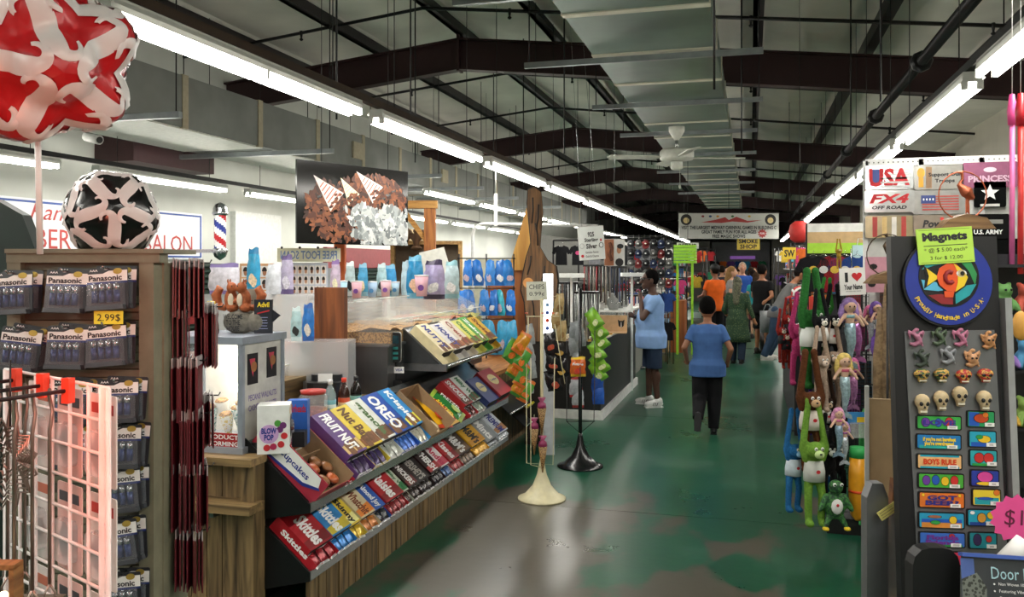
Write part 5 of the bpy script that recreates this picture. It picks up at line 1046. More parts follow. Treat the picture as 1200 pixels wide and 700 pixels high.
JB = mt('#16191a', .5); MB().m(JB).span((-2.2, 9.35, .1), (-1.6, 12.3, .80)).build('body', jc); MB().m(WHT).span((-2.2, 9.32, 0), (-1.57, 12.32, .1)).build('plinth', jc); MB().m(JB).span((-2.2, 9.35, .8), (-1.6, 9.38, .86)).span((-1.63, 9.35, .8), (-1.6, 12.3, .86)).build('rim', jc)
MB().m(mt('#bfb69e', .6)).span((-2.2, 9.4, .80), (-1.65, 12.3, .81)).build('tray_floor', jc)
for k in range(34):
    x, y = -2.15+.12*(k % 4)+random.uniform(-.01, .02), 9.5+.31*(k//4); t = thing('jewellery_box', 'small %s jewellery box in the black counter tray' % ['cream', 'brown', 'white', 'gold'][k % 4], 'box', TR(x, y, .811, random.uniform(-.2, .2)), 'jewellery boxes in counter tray')
    MB().m(mt(['#d9cfb4', '#8a6a48', '#e4e2da', '#c99a3a'][k % 4], .5)).box((0, 0, .02), (.095, .12, .04)).build('box', t); MB().m(mt('#3a2f26', .5)).box((0, 0, .041), (.05, .06, .004)).build('inset', t)
db = thing('dog_box', 'open tan box with black terrier picture on the jewellery counter', 'box', fr(at(718, 379, 10.1), (.1, -1, 0))); MB().m(mt('#d3ae84', .6)).box((0, 0, 0), (.34, .19, .02)).span((-.17, -.105, 0), (.17, -.095, .2)).build('lid', db)
MB().m(BLK).prism([(.07, -.03), (.10, -.05), (.13, -.03), (.135, .01), (.14, .045), (.115, .03), (.085, .03), (.06, .045), (.065, .01)], .01, .012).build('terrier_print', db); MB().m(TXW).prism([(.095, -.045), (.105, -.045), (.102, .015), (.098, .015)], .012, .0125).build('muzzle_print', db)
c3 = thing('glass_showcase', 'glass topped jewellery showcase past the black counter', 'display case')
MB().m(mt('#8d8f86', .5)).span((-2.5, 12.5, 0), (-1.75, 15.2, .75)).build('base', c3); MB().m(acrylic('#dfe6e4', .3)).span((-2.5, 12.5, .75), (-1.75, 15.2, 1.02)).build('glass', c3); MB().m(WHT).span((-2.52, 12.48, 1.02), (-1.73, 15.22, 1.045)).build('top', c3)
def sign(name, lab, M, w, h, bc, lines, t=.012, border=None):
    r = thing(name, lab, 'sign', M); MB().m(mt(bc, .5, 0, .03)).box((0, 0, 0), (w, h, t)).build('board', r)
    for s_, ww_, hh_, x, y, m_ in lines: text(r, s_, ww_*w, hh_*h, m_, x*w, y*h, t/2+.002, bold=.03)
    if border is not None:
        for y in (-1, 1): MB().m(border).box((0, y*h*.46, t/2), (w*.94, h*.015, .002)).build('border', r)
        for x in (-1, 1): MB().m(border).box((x*w*.465, 0, t/2), (w*.012, h*.92, .002)).build('border', r)
    return r
d_ = 10.2; ss = sign('silver_sign', 'hanging white sterling silver sign with ring drawings', fr(at(693, 285, d_), None, (0, 0, 1), .07), .31, .40, '#e3e8e4', (('925', .25, .15, 0, .26, TXB), ('Sterling', .52, .15, 0, .08, TXB), ('Silver', .42, .15, 0, -.09, TXB), ('Genuine Stones', .5, .07, .0, -.27, mt('#777777', .6)), ('Gold & Charms', .5, .07, .0, -.39, mt('#777777', .6))))
for x, c in ((-.115, '#b9bcbc'), (.115, '#26262a')):
    MB().m(mt(c, .4)).tube([(x+.025*math.cos(t*.5236), -.03+.03*math.sin(t*.5236), .008) for t in range(13)], .004, 5).build('ring_print', ss)
MB().m(TXR).box((.115, .03, .008), (.018, .03, .003)).build('ruby_print', ss); MB().m(TXR).disc(.018, .006, .009, -.115, -.15, 12).build('heart_print', ss)
for s in (-.1, .1): MB().m(CHROME).tube([(s, .2, 0), (s*.6, 3.1, 0)], .002, 5).build('wire', ss)
ep = sign('earring_poster', 'hanging poster of a woman in profile beside silver sign', fr(at(720, 296, 10.4)), .25, .33, '#e2e0dc', ())
MB().m(mt('#a86a4a', .6)).box((-.065, 0, .007), (.115, .32, .002)).build('skin_photo', ep); MB().m(mt('#6a3a26', .6)).tube([(-.06, .12, .009), (-.03, .05, .009), (-.06, -.02, .009), (-.03, -.1, .009)], .02, 6).build('chain_print', ep)
MB().m(mt('#c08a68', .6)).disc(.028, .007, .01, .055, .03, 14, .045).build('face_print', ep); MB().m(BLK).disc(.04, .007, .011, .07, .075, 14, .03).build('hair_print', ep); MB().m(mt('#1d1a1c', .6)).disc(.05, .007, .009, .06, -.12, 14, .05).build('dress_print', ep); MB().m(CHROME).tube([(0, .16, 0), (0, 3.0, 0)], .002, 5).build('wire', ep)
for k, (u, v, d, w) in enumerate(((670, 323, 10.6, .3), (741, 322, 11.6, .3))):
    tag(MB().m(mt('#e9ecea', .5)).box((0, 0, 0), (w, .05, .2)).box((0, -.8, -.05), (.03, 1.6, .03)).build('white_ledge', None, fr(at(u, v, d))), ['white ledge light below the silver sign', 'white ledge light beside the standing man'][k], 'ledge')
# necklace towers, dark racks
SLV = mt('#8f9290', .3, .7, .3, 50)
def tower(u, vtop, d, w, n, lab, mats):
    p = at(u, vtop, d); r = thing('necklace_tower', lab, 'display rack', (p.x, p.y, 0)); h = p.z
    MB().m(DARKM).tube([(0, 0, 0), (0, 0, h)], .02, 8).lathe([(.2, 0), (.2, .03), (.03, .05)], 16).build('pole', r); MB().m(DARKM).box((0, 0, h-.02), (w, w, .03)).build('top', r)
    for k in range(n):
        x = -w/2+w*(k+.5)/n; 
        for y in (-w/2, w/2): MB().m(mats[k % len(mats)]).tube([(x, y, h-.03), (x+random.uniform(-.01, .01), y, h-.45-.2*random.random())], .012, 5).build('necklace_strand', r)
tower(688, 341, 9.9, .26, 8, 'silver necklace tower behind the black chip stand', [SLV, mt('#b0b2ae', .3, .6), mt('#5d5f5d', .4, .5)])
tower(667, 330, 11.2, .30, 8, 'dark necklace tower behind the tan snack bags', [mt('#2a2c30', .4, .3), SLV, mt('#44322a', .5)])
tower(700, 310, 12.6, .36, 8, 'tall necklace tower with red strands behind the showcase', [mt('#7a1a20', .4), mt('#2a2320', .5), SLV, mt('#8a8078', .5)])
tower(723, 312, 13.2, .36, 8, 'tall black necklace tower below the earring poster', [mt('#17171a', .5), mt('#22201f', .5), mt('#3a4a6a', .5)])
tower(743, 345, 14.2, .4, 8, 'pale necklace tower behind the standing man', [mt('#cfc8bc', .5), mt('#b0605a', .5), mt('#d8d4cc', .5)])
# heap of pale jewellery stands on showcase
for k in range(9):
    p = (-2.4+.07*(k % 3)*3, 12.7+.5*(k//3), 1.046); t = thing('bust_stand', '%s necklace bust, %s on the glass showcase' % (['cream', 'white', 'grey'][k % 3], ORD[k]), 'display bust', TR(*p, .6), 'necklace busts')
    MB().m(mt(['#d5cdb4', '#e2e0da', '#8d8f8c'][k % 3], .6)).loft([((0, 0, 0), .07, .05), ((0, .01, .08), .10, .045), ((0, .02, .16), .085, .035), ((0, .03, .2), .03, .025), ((0, .03, .25), .028, .025)], 14).build('bust', t); MB().m(CHROME).tube([(.06*math.cos(a*.5), -.03-.02*math.sin(a*.5), .16-.07*math.sin(a*.5)) for a in range(0, 7)], .004, 5).build('necklace', t)
# ================================================================ magnet stand at the near right
KM = .0023; DM = 2.3; FR_M = fr(at(1113, 480, DM), -FW+UP*.07)
def LM(u, v): return ((u-1113)*KM, (480-v)*KM)
ms = thing('magnet_stand', 'tall black magnet display stand with round fish logo', 'display stand', FR_M)
MBK = mt('#0f0f11', .5); a, b = LM(1050, 276), LM(1176, 800)
MB().m(MBK).span((a[0], b[1]-.30, -.03), (b[0], a[1], 0)).build('board', ms)
MB().m(mt('#7b7d7f', .4, .6, .08)).prism([(LM(1062, 389)), (LM(1070, 700)), (LM(1074, 830)), (LM(1176, 830)), (LM(1174, 700)), (LM(1168, 387))], 0, .004).build('metal_sheet', ms)
MB().m(mt('#b9bcbf', .3, .6)).span((LM(1178, 300)[0], -1.0, -.02), (LM(1186, 300)[0], .3, .02)).build('side_rail', ms)
lg = LM(1114, 330); R_ = 54*KM
MB().m(BLK).disc(R_, 0, .012, *lg, 40).build('logo_rim', ms); MB().m(mt('#24358f', .4)).disc(R_*.95, .012, .015, *lg, 40).build('logo_disc', ms)
MB().m(BLK).disc(R_*.66, .015, .0165, lg[0], lg[1]+.012, 32).build('logo_inner', ms)
def shp(pts, mat, z, nm='fish_print', s=1.0, cx=0, cy=0): return MB().m(mat).prism([(cx+x*s, cy+y*s) for x, y in pts], z, z+.0008).build(nm, ms)
F0 = (lg[0]-.0, lg[1]+.012); s = R_*.62
TEAL = mt('#1f9aa0', .5); GRN = mt('#2a8a4a', .5); ORG = mt('#e0541f', .5); YEL = mt('#ecc928', .5); SKY = mt('#58b4d8', .5); MRN = mt('#8a1f24', .5)
shp([(-.95,.25),(-.6,.75),(0,.98),(.5,.85),(.2,.5),(-.5,.4)], TEAL, .0166, 's', s, *F0); shp([(.2,.95),(.75,.6),(.98,.1),(.9,-.3),(.7,.2),(.4,.55)], GRN, .0168, 's', s, *F0)
shp([(-.98,-.1),(-.9,-.45),(-.4,-.5),(-.1,-.45),(-.4,-.2)], SKY, .0168, 's', s, *F0); shp([(.2,-.95),(.7,-.65),(.95,-.25),(.6,-.3),(.2,-.6)], TEAL, .0168, 's', s, *F0); shp([(-.75,-.65),(-.3,-.95),(.1,-.97),(.1,-.7),(-.3,-.6)], MRN, .0170, 's', s, *F0)
fish = [(-.45,.0),(-.35,.3),(-.05,.48),(.25,.45),(.5,.2),(.62,-.02),(.5,-.3),(.2,-.52),(-.1,-.5),(-.36,-.28)]
shp([(x*1.12, y*1.12) for x, y in fish], BLK, .0176, 'fish_outline', s, *F0); shp(fish, ORG, .0186, 'fish_print', s, *F0)
shp([(.15,.48),(.5,.22),(.64,-.02),(.5,-.32),(.18,-.53),(.28,-.2),(.3,.15)], YEL, .0196, 'fish_face', s, *F0)
shp([(-.42,.05),(-.85,.38),(-.78,.05),(-.85,-.4),(-.42,-.1)], BLK, .0176, 'tail_outline', s*1.06, *F0); shp([(-.44,.04),(-.8,.3),(-.72,.02),(-.8,-.32),(-.44,-.08)], YEL, .0188, 'fish_tail', s, *F0)
shp([(-.25,.42),(-.3,.75),(.05,.72),(.22,.52)], BLK, .0176, 'fin_outline', s*1.05, *F0); shp([(-.22,.46),(-.25,.68),(.03,.66),(.16,.52)], ORG, .0188, 'fish_fin', s, *F0); shp([(-.2,-.5),(-.2,-.72),(.1,-.72),(.15,-.52)], ORG, .0188, 'fish_fin', s, *F0)
MB().m(MRN).tube([(F0[0]+s*(.0+.16*math.cos(t)), F0[1]+s*(-.02+.2*math.sin(t)), .0195) for t in (.9, 1.5, 2.2, 2.9, 3.6, 4.3, 5.0, 5.5)], .006, 6).build('fish_curl', ms)
MB().m(TXW).disc(.014, .0196, .0204, F0[0]+s*.42, F0[1]+s*.12, 12, .010).build('fish_eye', ms); MB().m(BLK).disc(.006, .0204, .021, F0[0]+s*.45, F0[1]+s*.12, 10).build('fish_pupil', ms)
arc = 'Proudly Handmade in U.S.A.'
for i, ch in enumerate(arc):
    if ch == ' ': continue
    an = math.radians(-152+124*i/(len(arc)-1)); rr = R_*.80; x, y = lg[0]+rr*math.cos(an), lg[1]+rr*math.sin(an)
    hh = .0135 if (ch.isupper() or ch in 'ldhP') else .0095
    if ch == '.': hh = .003
    text(ms, ch, (.0035 if ch in '.li' else .0085), hh, YEL, x, y, .017, an+math.pi/2, bold=.02)
mg = thing('magnets_sign', 'lime green magnets price sign above the fish logo', 'sign', FR_M @ Matrix.Translation((*LM(1110, 288), .02)) @ Matrix.Rotation(.06, 4, 'Z'))
LIME = mt('#b6df52', .55, 0, .02); MB().m(LIME).box((0, 0, 0), (66*KM, 42*KM, .003)).build('card', mg)
text(mg, 'Magnets', .122, .03, TXB, 0, .022, .002, bold=.05); text(mg, '* @ $ 5.00 each*', .118, .014, TXB, 0, -.012, .002, bold=.0); text(mg, '3 for $ 12.00', .088, .011, TXB, 0, -.033, .002, bold=.0)
MB().m(TXB).box((0, .001, .0016), (.118, .0018, .001)).build('rule', mg)
for y in (-.044, .044): MB().m(mt('#5a7a2a', .6)).box((0, y, .0016), (.14, .001, .001)).build('border', mg)
# figure magnets
def skull(mat):
    b = MB().m(mat); b.ell((0, .006, .010), (.019, .019, .014), 14, 10).ell((0, -.008, .011), (.013, .012, .011), 12, 8).box((0, -.019, .011), (.018, .012, .012)); 
    r = thing('skull_magnet', 'x', 'magnet'); blob(b, 'skull', .0016, r, iters=2)
    for s in (-1, 1): MB().m(BLK).ell((s*.0075, .001, .0215), (.0052, .0058, .003), 10, 6).build('eye_socket', r)
    MB().m(BLK).prism([(-.003, -.010), (.003, -.010), (0, -.004)], .018, .0235).build('nose_hole', r)
    for k in range(5): MB().m(mt('#e8e2cc', .5)).box((-.0068+.0034*k, -.0185, .0175), (.0028, .005, .002)).build('tooth', r)
    MB().m(BLK).box((0, -.0222, .0172), (.015, .0012, .002)).build('mouth_gap', r); return r
BONE = skull(mt('#c9b48c', .5, 0, .25, 60))
for k, (u, v) in enumerate(((1078, 473), (1100, 469), (1122, 464), (1150, 469))): put(BONE, FR_M @ Matrix.Translation((*LM(u, v), .004)) @ Matrix.Scale(1.08, 4), 'bone coloured skull magnet, %s in the skull row' % ['first', 'second', 'third', 'last'][k], 'skull magnets')
for c, lst in ((('#3f5a3a', 'green painted'), ((1079, 440, 'by the sheet edge'), (1102, 440, 'beside the red skulls'))), (('#b0302a', 'red painted'), ((1128, 441, 'beside the green skulls'), (1153, 440, 'at the row end')))):
    pr = skull(camo([c[0], c[0], '#c9a04a', '#7a2a5a' if 'green' in c[1] else '#8a1a1a'], 120))
    for u, v, w_ in lst: put(pr, FR_M @ Matrix.Translation((*LM(u, v), .004)) @ Matrix.Diagonal((1.15, .75, .9, 1)), 'small %s skull magnet %s' % (c[1], w_), 'painted skull magnets')
def dragon(mat, sd):
    rn = random.Random(sd); b = MB().m(mat); b.tube([(-.016, -.012, .006), (-.005, -.016, .007), (.008, -.008, .008), (.002, .004, .009), (-.008, .012, .009), (-.004, .02, .008)], [.003, .006, .008, .007, .005, .004], 8)
    b.ell((.0, .021, .01), (.007, .005, .005), 8, 6)
    for s in (-1, 1): b.caps((0, .004, .008), (s*.018, .014+.006*rn.random(), .007), .005, .002).caps((s*.018, .014, .007), (s*.014, -.002, .006), .003, .0015)
    b.caps((.008, -.008, .007), (.016, -.018, .006), .004, .0025)
    return b
for k, (u, v, c, lab) in enumerate(((1074, 397, '#b0708a', 'pink dragon magnet at the sheet corner'), (1101, 396, '#4a5a44', 'green dragon magnet in top row'), (1126, 397, '#b8708c', 'pink dragon magnet in top row middle'), (1159, 400, '#c08a5a', 'tan winged creature magnet in top row'), (1080, 421, '#3a443a', 'dark green dragon magnet in second row'), (1111, 418, '#8d9094', 'silver dragon magnet in second row'), (1139, 421, '#c9966a', 'tan horned head magnet in second row'))):
    r = thing('creature_magnet', lab, 'magnet', FR_M @ Matrix.Translation((*LM(u, v), .004)) @ Matrix.Scale(1.1, 4), 'creature magnets'); b = dragon(mt(c, .45, .1, .3, 80), k)
    if k in (3, 6): b.ell((0, .0, .009), (.013, .013, .009), 10, 8)
    blob(b, 'body', .0017, r, iters=1)
    if k in (3, 6): 
        for s in (-1, 1): MB().m(BLK).ell((s*.005, .002, .0175), .003, 8, 6).build('eye', r)
# flat painted magnets
def strip(u, v, w, h, base, shapes, lab, tx=None, tcol=TXW, roll=-.03):
    w_, h_ = w*KM, h*KM; r = thing('painted_magnet', lab, 'magnet', FR_M @ Matrix.Translation((*LM(u, v), .004)) @ Matrix.Rotation(roll, 4, 'Z'), 'painted wooden magnets')
    MB().m(BLK).rrect(w_, h_, .005, 0, .005).build('backing', r); MB().m(mt(base, .35, 0, .05)).rrect(w_-.007, h_-.007, .003, .005, .0058).build('painted_face', r)
    for i, (kd, x, y, sw, sh_, c) in enumerate(shapes):
        m_ = mt(c, .4); z = .0058+.0003*i
        if kd == 'o': MB().m(BLK).disc(sw*w_*1.12, z, z+.0002, x*w_, y*h_, 14, sh_*h_*1.12).build('outline', r); MB().m(m_).disc(sw*w_, z+.0002, z+.0004, x*w_, y*h_, 14, sh_*h_).build('painted_shape', r)
        else: MB().m(m_).box((x*w_, y*h_, z), (sw*w_, sh_*h_, .0005)).build('painted_shape', r)
    if tx: text(r, tx, w_*.72, h_*(.38 if '\n' not in tx else .6), tcol, -.0, 0, .0078, bold=.05)
    MB().m(PAPER).box((w_*.28, -h_*.30, .0084), (w_*(.22 if w > 40 else .34), h_*.22, .0006)).build('price_sticker', r)
    for q in range(2): MB().m(TXB).box((w_*.28, -h_*(.27+.06*q), .0088), (w_*.14, h_*.022, .0004)).build('sticker_print', r)
C_ = {'r': '#c4302b', 'p': '#6a3a9a', 'b': '#2458b8', 'g': '#2f9a46', 'y': '#ecc22a', 'o': '#e07a28', 't': '#22a0b8', 'n': '#17206a', 'k': '#d84a8a', 'w': '#f0efe8'}
strip(1098, 495, 53, 17, '#3aa648', [('o', -.3, .0, .09, .3, C_['p']), ('o', -.02, .0, .07, .28, C_['b']), ('o', .22, .05, .09, .32, C_['r'])], 'green love magnet with painted letters, top of long column', 'LOVE', mt('#3a2a8a', .5))
strip(1097, 517, 53, 18, '#2078b8', [('b', 0, -.33, .86, .2, '#2aa6a0')], 'blue magnet with yellow slogan in long column', "if you're not barefoot\nyou're overdressed", TXY)
strip(1097, 540, 53, 18, '#e8b87a', [('b', 0, .36, .86, .12, C_['t']), ('b', 0, -.36, .86, .12, C_['t'])], 'tan slogan magnet with orange block letters in long column', 'BOYS RULE', mt('#d8481f', .5))
strip(1098, 562, 54, 18, '#46a83a', [('o', -.32, .02, .08, .3, C_['p']), ('o', -.12, .05, .08, .3, C_['b']), ('o', .08, .0, .08, .28, C_['y']), ('o', .28, .05, .08, .3, C_['r'])], 'green magnet with row of round painted faces')
strip(1098, 584, 54, 19, '#e0762a', [('o', -.4, .3, .03, .1, C_['y']), ('o', .38, .3, .03, .1, C_['y'])], 'orange magnet with two line blue lettering', 'GOT\nBEER?', mt('#2a2a7a', .5))
strip(1097, 607, 54, 19, '#2a9ac0', [('b', 0, -.02, .86, .2, '#2458b8'), ('b', 0, -.28, .86, .3, '#d88a3a'), ('o', -.15, .22, .14, .08, '#b06a4a'), ('o', .24, .05, .08, .22, C_['y']), ('o', -.14, -.12, .1, .12, C_['g'])], 'beach scene magnet with setting sun in long column')
strip(1097, 629, 54, 18, '#3a6ac0', [('b', 0, -.36, .86, .12, C_['g']), ('o', .2, .25, .06, .15, C_['r'])], 'blue magnet with purple lettering in long column', 'Florida\nFriends', mt('#6a2a8a', .5))
strip(1094, 650, 52, 17, '#cc2f4c', [('o', -.15, .1, .08, .26, C_['o']), ('o', .25, .0, .08, .26, C_['o'])], 'crimson magnet with purple word, lowest long one', 'Joy', mt('#5a2a9a', .5))
strip(1087, 671, 36, 17, '#1f9ab4', [('o', -.2, .15, .1, .12, C_['w']), ('o', .15, .18, .1, .12, C_['w'])], 'teal sky magnet half behind the door mat sign')
strip(1086, 693, 36, 17, '#274a3a', [('o', -.1, .1, .12, .2, C_['b']), ('o', .2, .0, .1, .2, C_['r'])], 'dark patterned magnet at the picture bottom')
strip(1147, 491, 33, 20, '#2a9a5a', [('b', -.25, 0, .36, .8, '#2458b8'), ('o', .0, .05, .25, .25, '#c4481f'), ('o', .15, .25, .1, .15, C_['o'])], 'parrot magnet in orange and green, top of short column')
strip(1148, 514, 33, 20, '#2aa6c0', [('b', 0, -.3, .82, .25, '#2458b8'), ('o', .05, .0, .22, .2, C_['y']), ('o', -.12, .12, .12, .12, C_['g'])], 'island magnet with yellow sun in short column')
strip(1148, 536, 33, 20, '#2aa0a8', [('o', -.15, .02, .17, .28, C_['r']), ('o', .18, .02, .17, .28, C_['r']), ('b', 0, -.36, .8, .14, C_['g'])], 'teal magnet with two red hearts in short column')
strip(1149, 559, 34, 20, '#243a9a', [('o', .0, .08, .26, .3, '#d8489a'), ('o', .0, -.3, .3, .1, C_['y'])], 'navy magnet with pink shell in short column')
strip(1150, 581, 34, 20, '#e6cf3a', [('b', 0, -.2, .82, .4, '#22a0a8'), ('o', .34, .3, .1, .16, C_['o']), ('o', -.05, -.05, .25, .08, C_['b'])], 'yellow sky beach magnet in short column')
strip(1144, 604, 35, 20, '#22a6c0', [('b', 0, -.34, .82, .18, '#24489a'), ('o', -.02, .0, .14, .26, '#d8a03a'), ('o', .28, .15, .12, .2, C_['y']), ('o', -.33, .28, .08, .1, C_['w'])], 'castle and palm magnet in short column')
strip(1144, 630, 33, 20, '#1f8a98', [('o', -.2, .05, .14, .32, '#3a2a5a'), ('o', .2, .1, .1, .18, C_['r'])], 'teal magnet with two dark figures, lowest short one')
strip(1163, 662, 22, 12, '#2aa6b8', [('o', .0, .1, .2, .2, C_['y']), ('o', .3, .1, .15, .2, C_['r'])], 'small teal magnet above the door mat sign')
# pink starburst, door mat sign, paper roll
sp = thing('price_star', 'hot pink starburst price tag beside the magnets', 'price tag', fr(at(1191, 608, 2.15), None, (0, 0, 1), -.05))
P = []
for i in range(28):
    a = 6.28318*i/28; rx, ry = (.068, .062) if i % 2 else (.058, .052); P.append((rx*math.cos(a)*1.0, ry*math.sin(a)))
MB().m(mt('#f0559c', .55, 0, .02)).prism(P, 0, .0012).build('card', sp); text(sp, '$10', .085, .045, mt('#6a2040', .6), .012, 0, .0022, bold=0)
DMS = fr(at(1172, 706, 1.92), -FW+UP*.25, (0, 0, 1), -.06); dm = thing('door_mat_sign', 'dark door mat advertising board with landscape photo', 'sign', DMS)
MB().m(mt('#34383c', .4)).box((.02, 0, 0), (.20, .19, .006)).build('board', dm); MB().m(mt('#4a62a0', .5)).box((-.07, .03, .0035), (.03, .12, .001)).build('sky_photo', dm); MB().m(speckle('#6a7068', '#30342e', 120, .5)).prism([(-.085, -.09), (-.035, -.09), (-.03, .03), (-.05, .06), (-.085, .045)], .0035, .0045).build('rock_photo', dm)
text(dm, 'Door Mats', .125, .026, mt('#a9d0d8', .6), .045, .062, .004, bold=.0); text(dm, 'Non Woven 100% Polyester', .105, .0085, TXW, .05, .038, .004, bold=0); text(dm, 'Featuring Vibrant Colors', .10, .0085, TXW, .048, .023, .004, bold=0); text(dm, 'Durable for Indoor Use', .095, .0085, TXW, .046, .008, .004, bold=0)
for k in range(3): MB().m(TXW).disc(.002, .003, .004, -.012, .038-.015*k, 8).build('bullet', dm)
MB().m(mt('#3d5aa8', .5)).box((.02, .098, 0), (.205, .008, .02)).build('top_edge', dm)
tag(MB().m(WHT).tube([(-.02, -.02, 0), (.03, .03, 0)], .022, 14).tube([(-.022, -.022, 0), (-.021, -.021, 0)], .012, 10).build('paper_roll', None, fr(at(1186, 650, 2.02))), 'white rolled paper above the door mat sign', 'paper roll')
tag(MB().m(MBK).rrect(.11, .3, .04, -.05, -.01).build('bag_rack', None, fr(at(1100, 720, 1.98))), 'rounded black holder behind the door mat sign', 'holder')
# cardboard panel, grey channel, tags beside the stand
bx = thing('cardboard_carton', 'upright tan cardboard carton side beside the magnet stand', 'cardboard', fr(at(1036, 535, 2.75), -FW+RT*-.3)); MB().m(mt('#9c8462', .8)).box((0, 0, 0), (.10, .37, .012)).span((-.05, -.74, -.02), (.05, -.185, .004)).build('panel', bx); MB().m(mt('#b7b9b6', .5)).box((-.052, -.25, .004), (.012, .95, .02)).build('edge_strip', bx)
gch = tag(MB().m(mt('#7d8082', .4, .6)).prism([(-.03, -.5), (.03, -.5), (.03, .14), (.015, .18), (-.015, .18), (-.03, .14)], -.02, .02).build('grey_channel', None, fr(at(1025, 640, 2.4))), 'grey metal channel post at the aisle corner', 'post')
yt = thing('yellow_label', 'tilted yellow handwritten label beside the magnet stand', 'label', fr(at(1041, 599, 2.35), None, (0, 0, 1), .6)); MB().m(mt('#d9d07a', .6)).box((0, 0, 0), (.06, .026, .002)).build('card', yt)
for k in range(3): MB().m(mt('#8a8050', .7)).box((-.004, .007-.007*k, .0013), (.042, .0015, .0006)).build('text_line', yt)
for k in range(9):
    u = 1040+2.2*k; tag(MB().m(wood('#5a3418', '#8a5a30', 1)).bar(at(u-4, 690, 2.55), at(u+6+k % 3*2, 560+12*(k % 4), 2.6), .012).build('wood_stick'), 'thin brown bamboo stick bundled behind the grey channel', 'stick', 'bamboo sticks')
tag(MB().m(mt('#a4a8aa', .15, 0, .1, 20, .5)).prism([(-.06, -.2), (.06, -.2), (.05, .12), (-.02, .15), (-.06, .08)], -.03, .03).build('plastic_sleeve', None, fr(at(1042, 650, 2.5))), 'crumpled clear plastic sleeve beside the sticks', 'plastic bag')
tag(MB().m(mt('#3a2a1e', .8)).span((.62, 2.55, 0), (1.5, 3.4, .5)).build('low_plinth'), 'low dark plinth under the magnet stand display', 'plinth')
# ================================================================ licence plate pegboard
YP = 6.15; xa, xb = onY(1014, 300, YP).x, onY(1215, 300, YP).x; zt = onY(1100, 188, YP).z
pg = thing('pegboard', 'tall white perforated pegboard with licence plates', 'pegboard'); MB().m(mt('#cfcfca', .5)).span((xa, YP, .2), (xb, YP+.03, zt)).build('board', pg)
for x in (xa, xa+.34, xa+.70, xa+1.05): MB().m(WHT).span((x-.015, YP-.02, .2), (x+.015, YP, zt+.01)).build('upright', pg)
MB().m(WHT).span((xa, YP-.02, zt-.03), (xb, YP, zt+.02)).build('top_rail', pg); MB().m(DARKM).span((xa, YP, 0), (xb, YP+.3, .2)).build('base', pg)
bh = MB().m(mt('#55564f', .8)); 
for i in range(40): bh.box((xa+.02+.03*i, YP-.021, zt-.005), (.008, .002, .008))
bh.build('peg_hole_row', pg)
def plate(u, v, w, h, base, lines, lab, deco=None, metal=.6):
    d = (onY(u, v, YP-.04)-CAM).dot(FW); w_, h_ = w*d/FPX, h*d/FPX; r = thing('licence_plate', lab, 'licence plate', fr(onY(u, v, YP-.045), (0, -1, 0)), 'novelty licence plates')
    MB().m(mt(base, .15, metal, .1)).rrect(w_, h_, .012, 0, .004).build('plate', r)
    for s_, ww_, hh_, x, y, m_, sh_ in lines: text(r, s_, ww_*w_, hh_*h_, m_, x*w_, y*h_, .0055, bold=.04, shear=sh_)
    for i, (kd, x, y, sw, sh_, c) in enumerate(deco or ()):
        if kd == 'o': MB().m(mt(c, .4)).disc(sw*w_, .004, .0048+.0002*i, x*w_, y*h_, 16, sh_*h_).build('print', r)
        else: MB().m(mt(c, .4)).box((x*w_, y*h_, .0044+.0002*i), (sw*w_, sh_*h_, .001)).build('print', r)
    return r
plate(1042, 208, 52, 28, '#d9dcdc', (('USA', .86, .78, 0, 0, TXR, 0),), 'mirrored licence plate with big flag letters USA', [('b', -.3, 0, .22, .7, '#2a3f8a')]+[('b', .12, .3-.17*k, .6, .07, '#c9c9c9') for k in range(5)])
plate(1100, 208, 53, 28, '#d8d4cc', (('Support Our', .66, .2, .12, .1, TXB, 0), ('Troops', .4, .2, .12, -.16, TXB, 0)), 'support our troops plate with yellow ribbon', [('o', -.36, .2, .08, .22, '#d8a02a'), ('b', -.36, -.2, .1, .4, '#d8a02a'), ('b', -.2, 0, .12, .9, '#8a6a4a')])
plate(1160, 205, 58, 30, '#d88ab0', (('PRINCESS', .8, .26, 0, -.15, mt('#e6c4d8', .3, .4), 0),), 'pink princess plate with silver crown', [('o', 0, .2, .12, .1, '#e6d0dc')])
plate(1042, 236, 54, 26, '#d5d6d4', (('FX4', .8, .42, -.0, .12, TXR, .25), ('OFF ROAD', .7, .16, 0, -.28, TXB, .2)), 'silver off road plate with red letters')
plate(1100, 237, 56, 28, '#d2d0cc', (), 'plate with waving american flag', [('b', .03, .24-.11*k, .7, .055, '#b03a34') for k in range(6)]+[('b', -.2, .12, .28, .34, '#2a3a7a')]+[('o', -.29+.06*k, .12, .014, .05, '#e8e8e8') for k in range(4)])
plate(1160, 228, 34, 30, '#16181a', (), 'black plate with white army star', [('b', 0, -.42, .6, .1, '#d8d8d4')]); 
st5 = [(.5*math.cos(math.pi/2+i*math.pi/5)*(1 if i % 2 == 0 else .42), .5*math.sin(math.pi/2+i*math.pi/5)*(1 if i % 2 == 0 else .42)) for i in range(10)]
sr = thing('star_emblem', 'white five point star emblem on black plate', 'emblem', fr(onY(1160, 226, YP-.055), (0, -1, 0))); MB().m(TXW).prism([(x*.11, y*.11) for x, y in st5], 0, .004).build('star', sr)
plate(1042, 266, 52, 26, '#cdbf9a', (), 'mirrored plate with red and tan stripes', [('b', -.3+.2*k, 0, .1, .9, ['#b03a34', '#d8b87a', '#e6e0d8', '#b03a34'][k]) for k in range(4)])
plate(1098, 265, 52, 26, '#c9b8a8', (('Power', .6, .34, 0, .1, TXB, .2),), 'tan plate with black script and red heart', [('o', .1, .32, .04, .08, '#c9302c')])
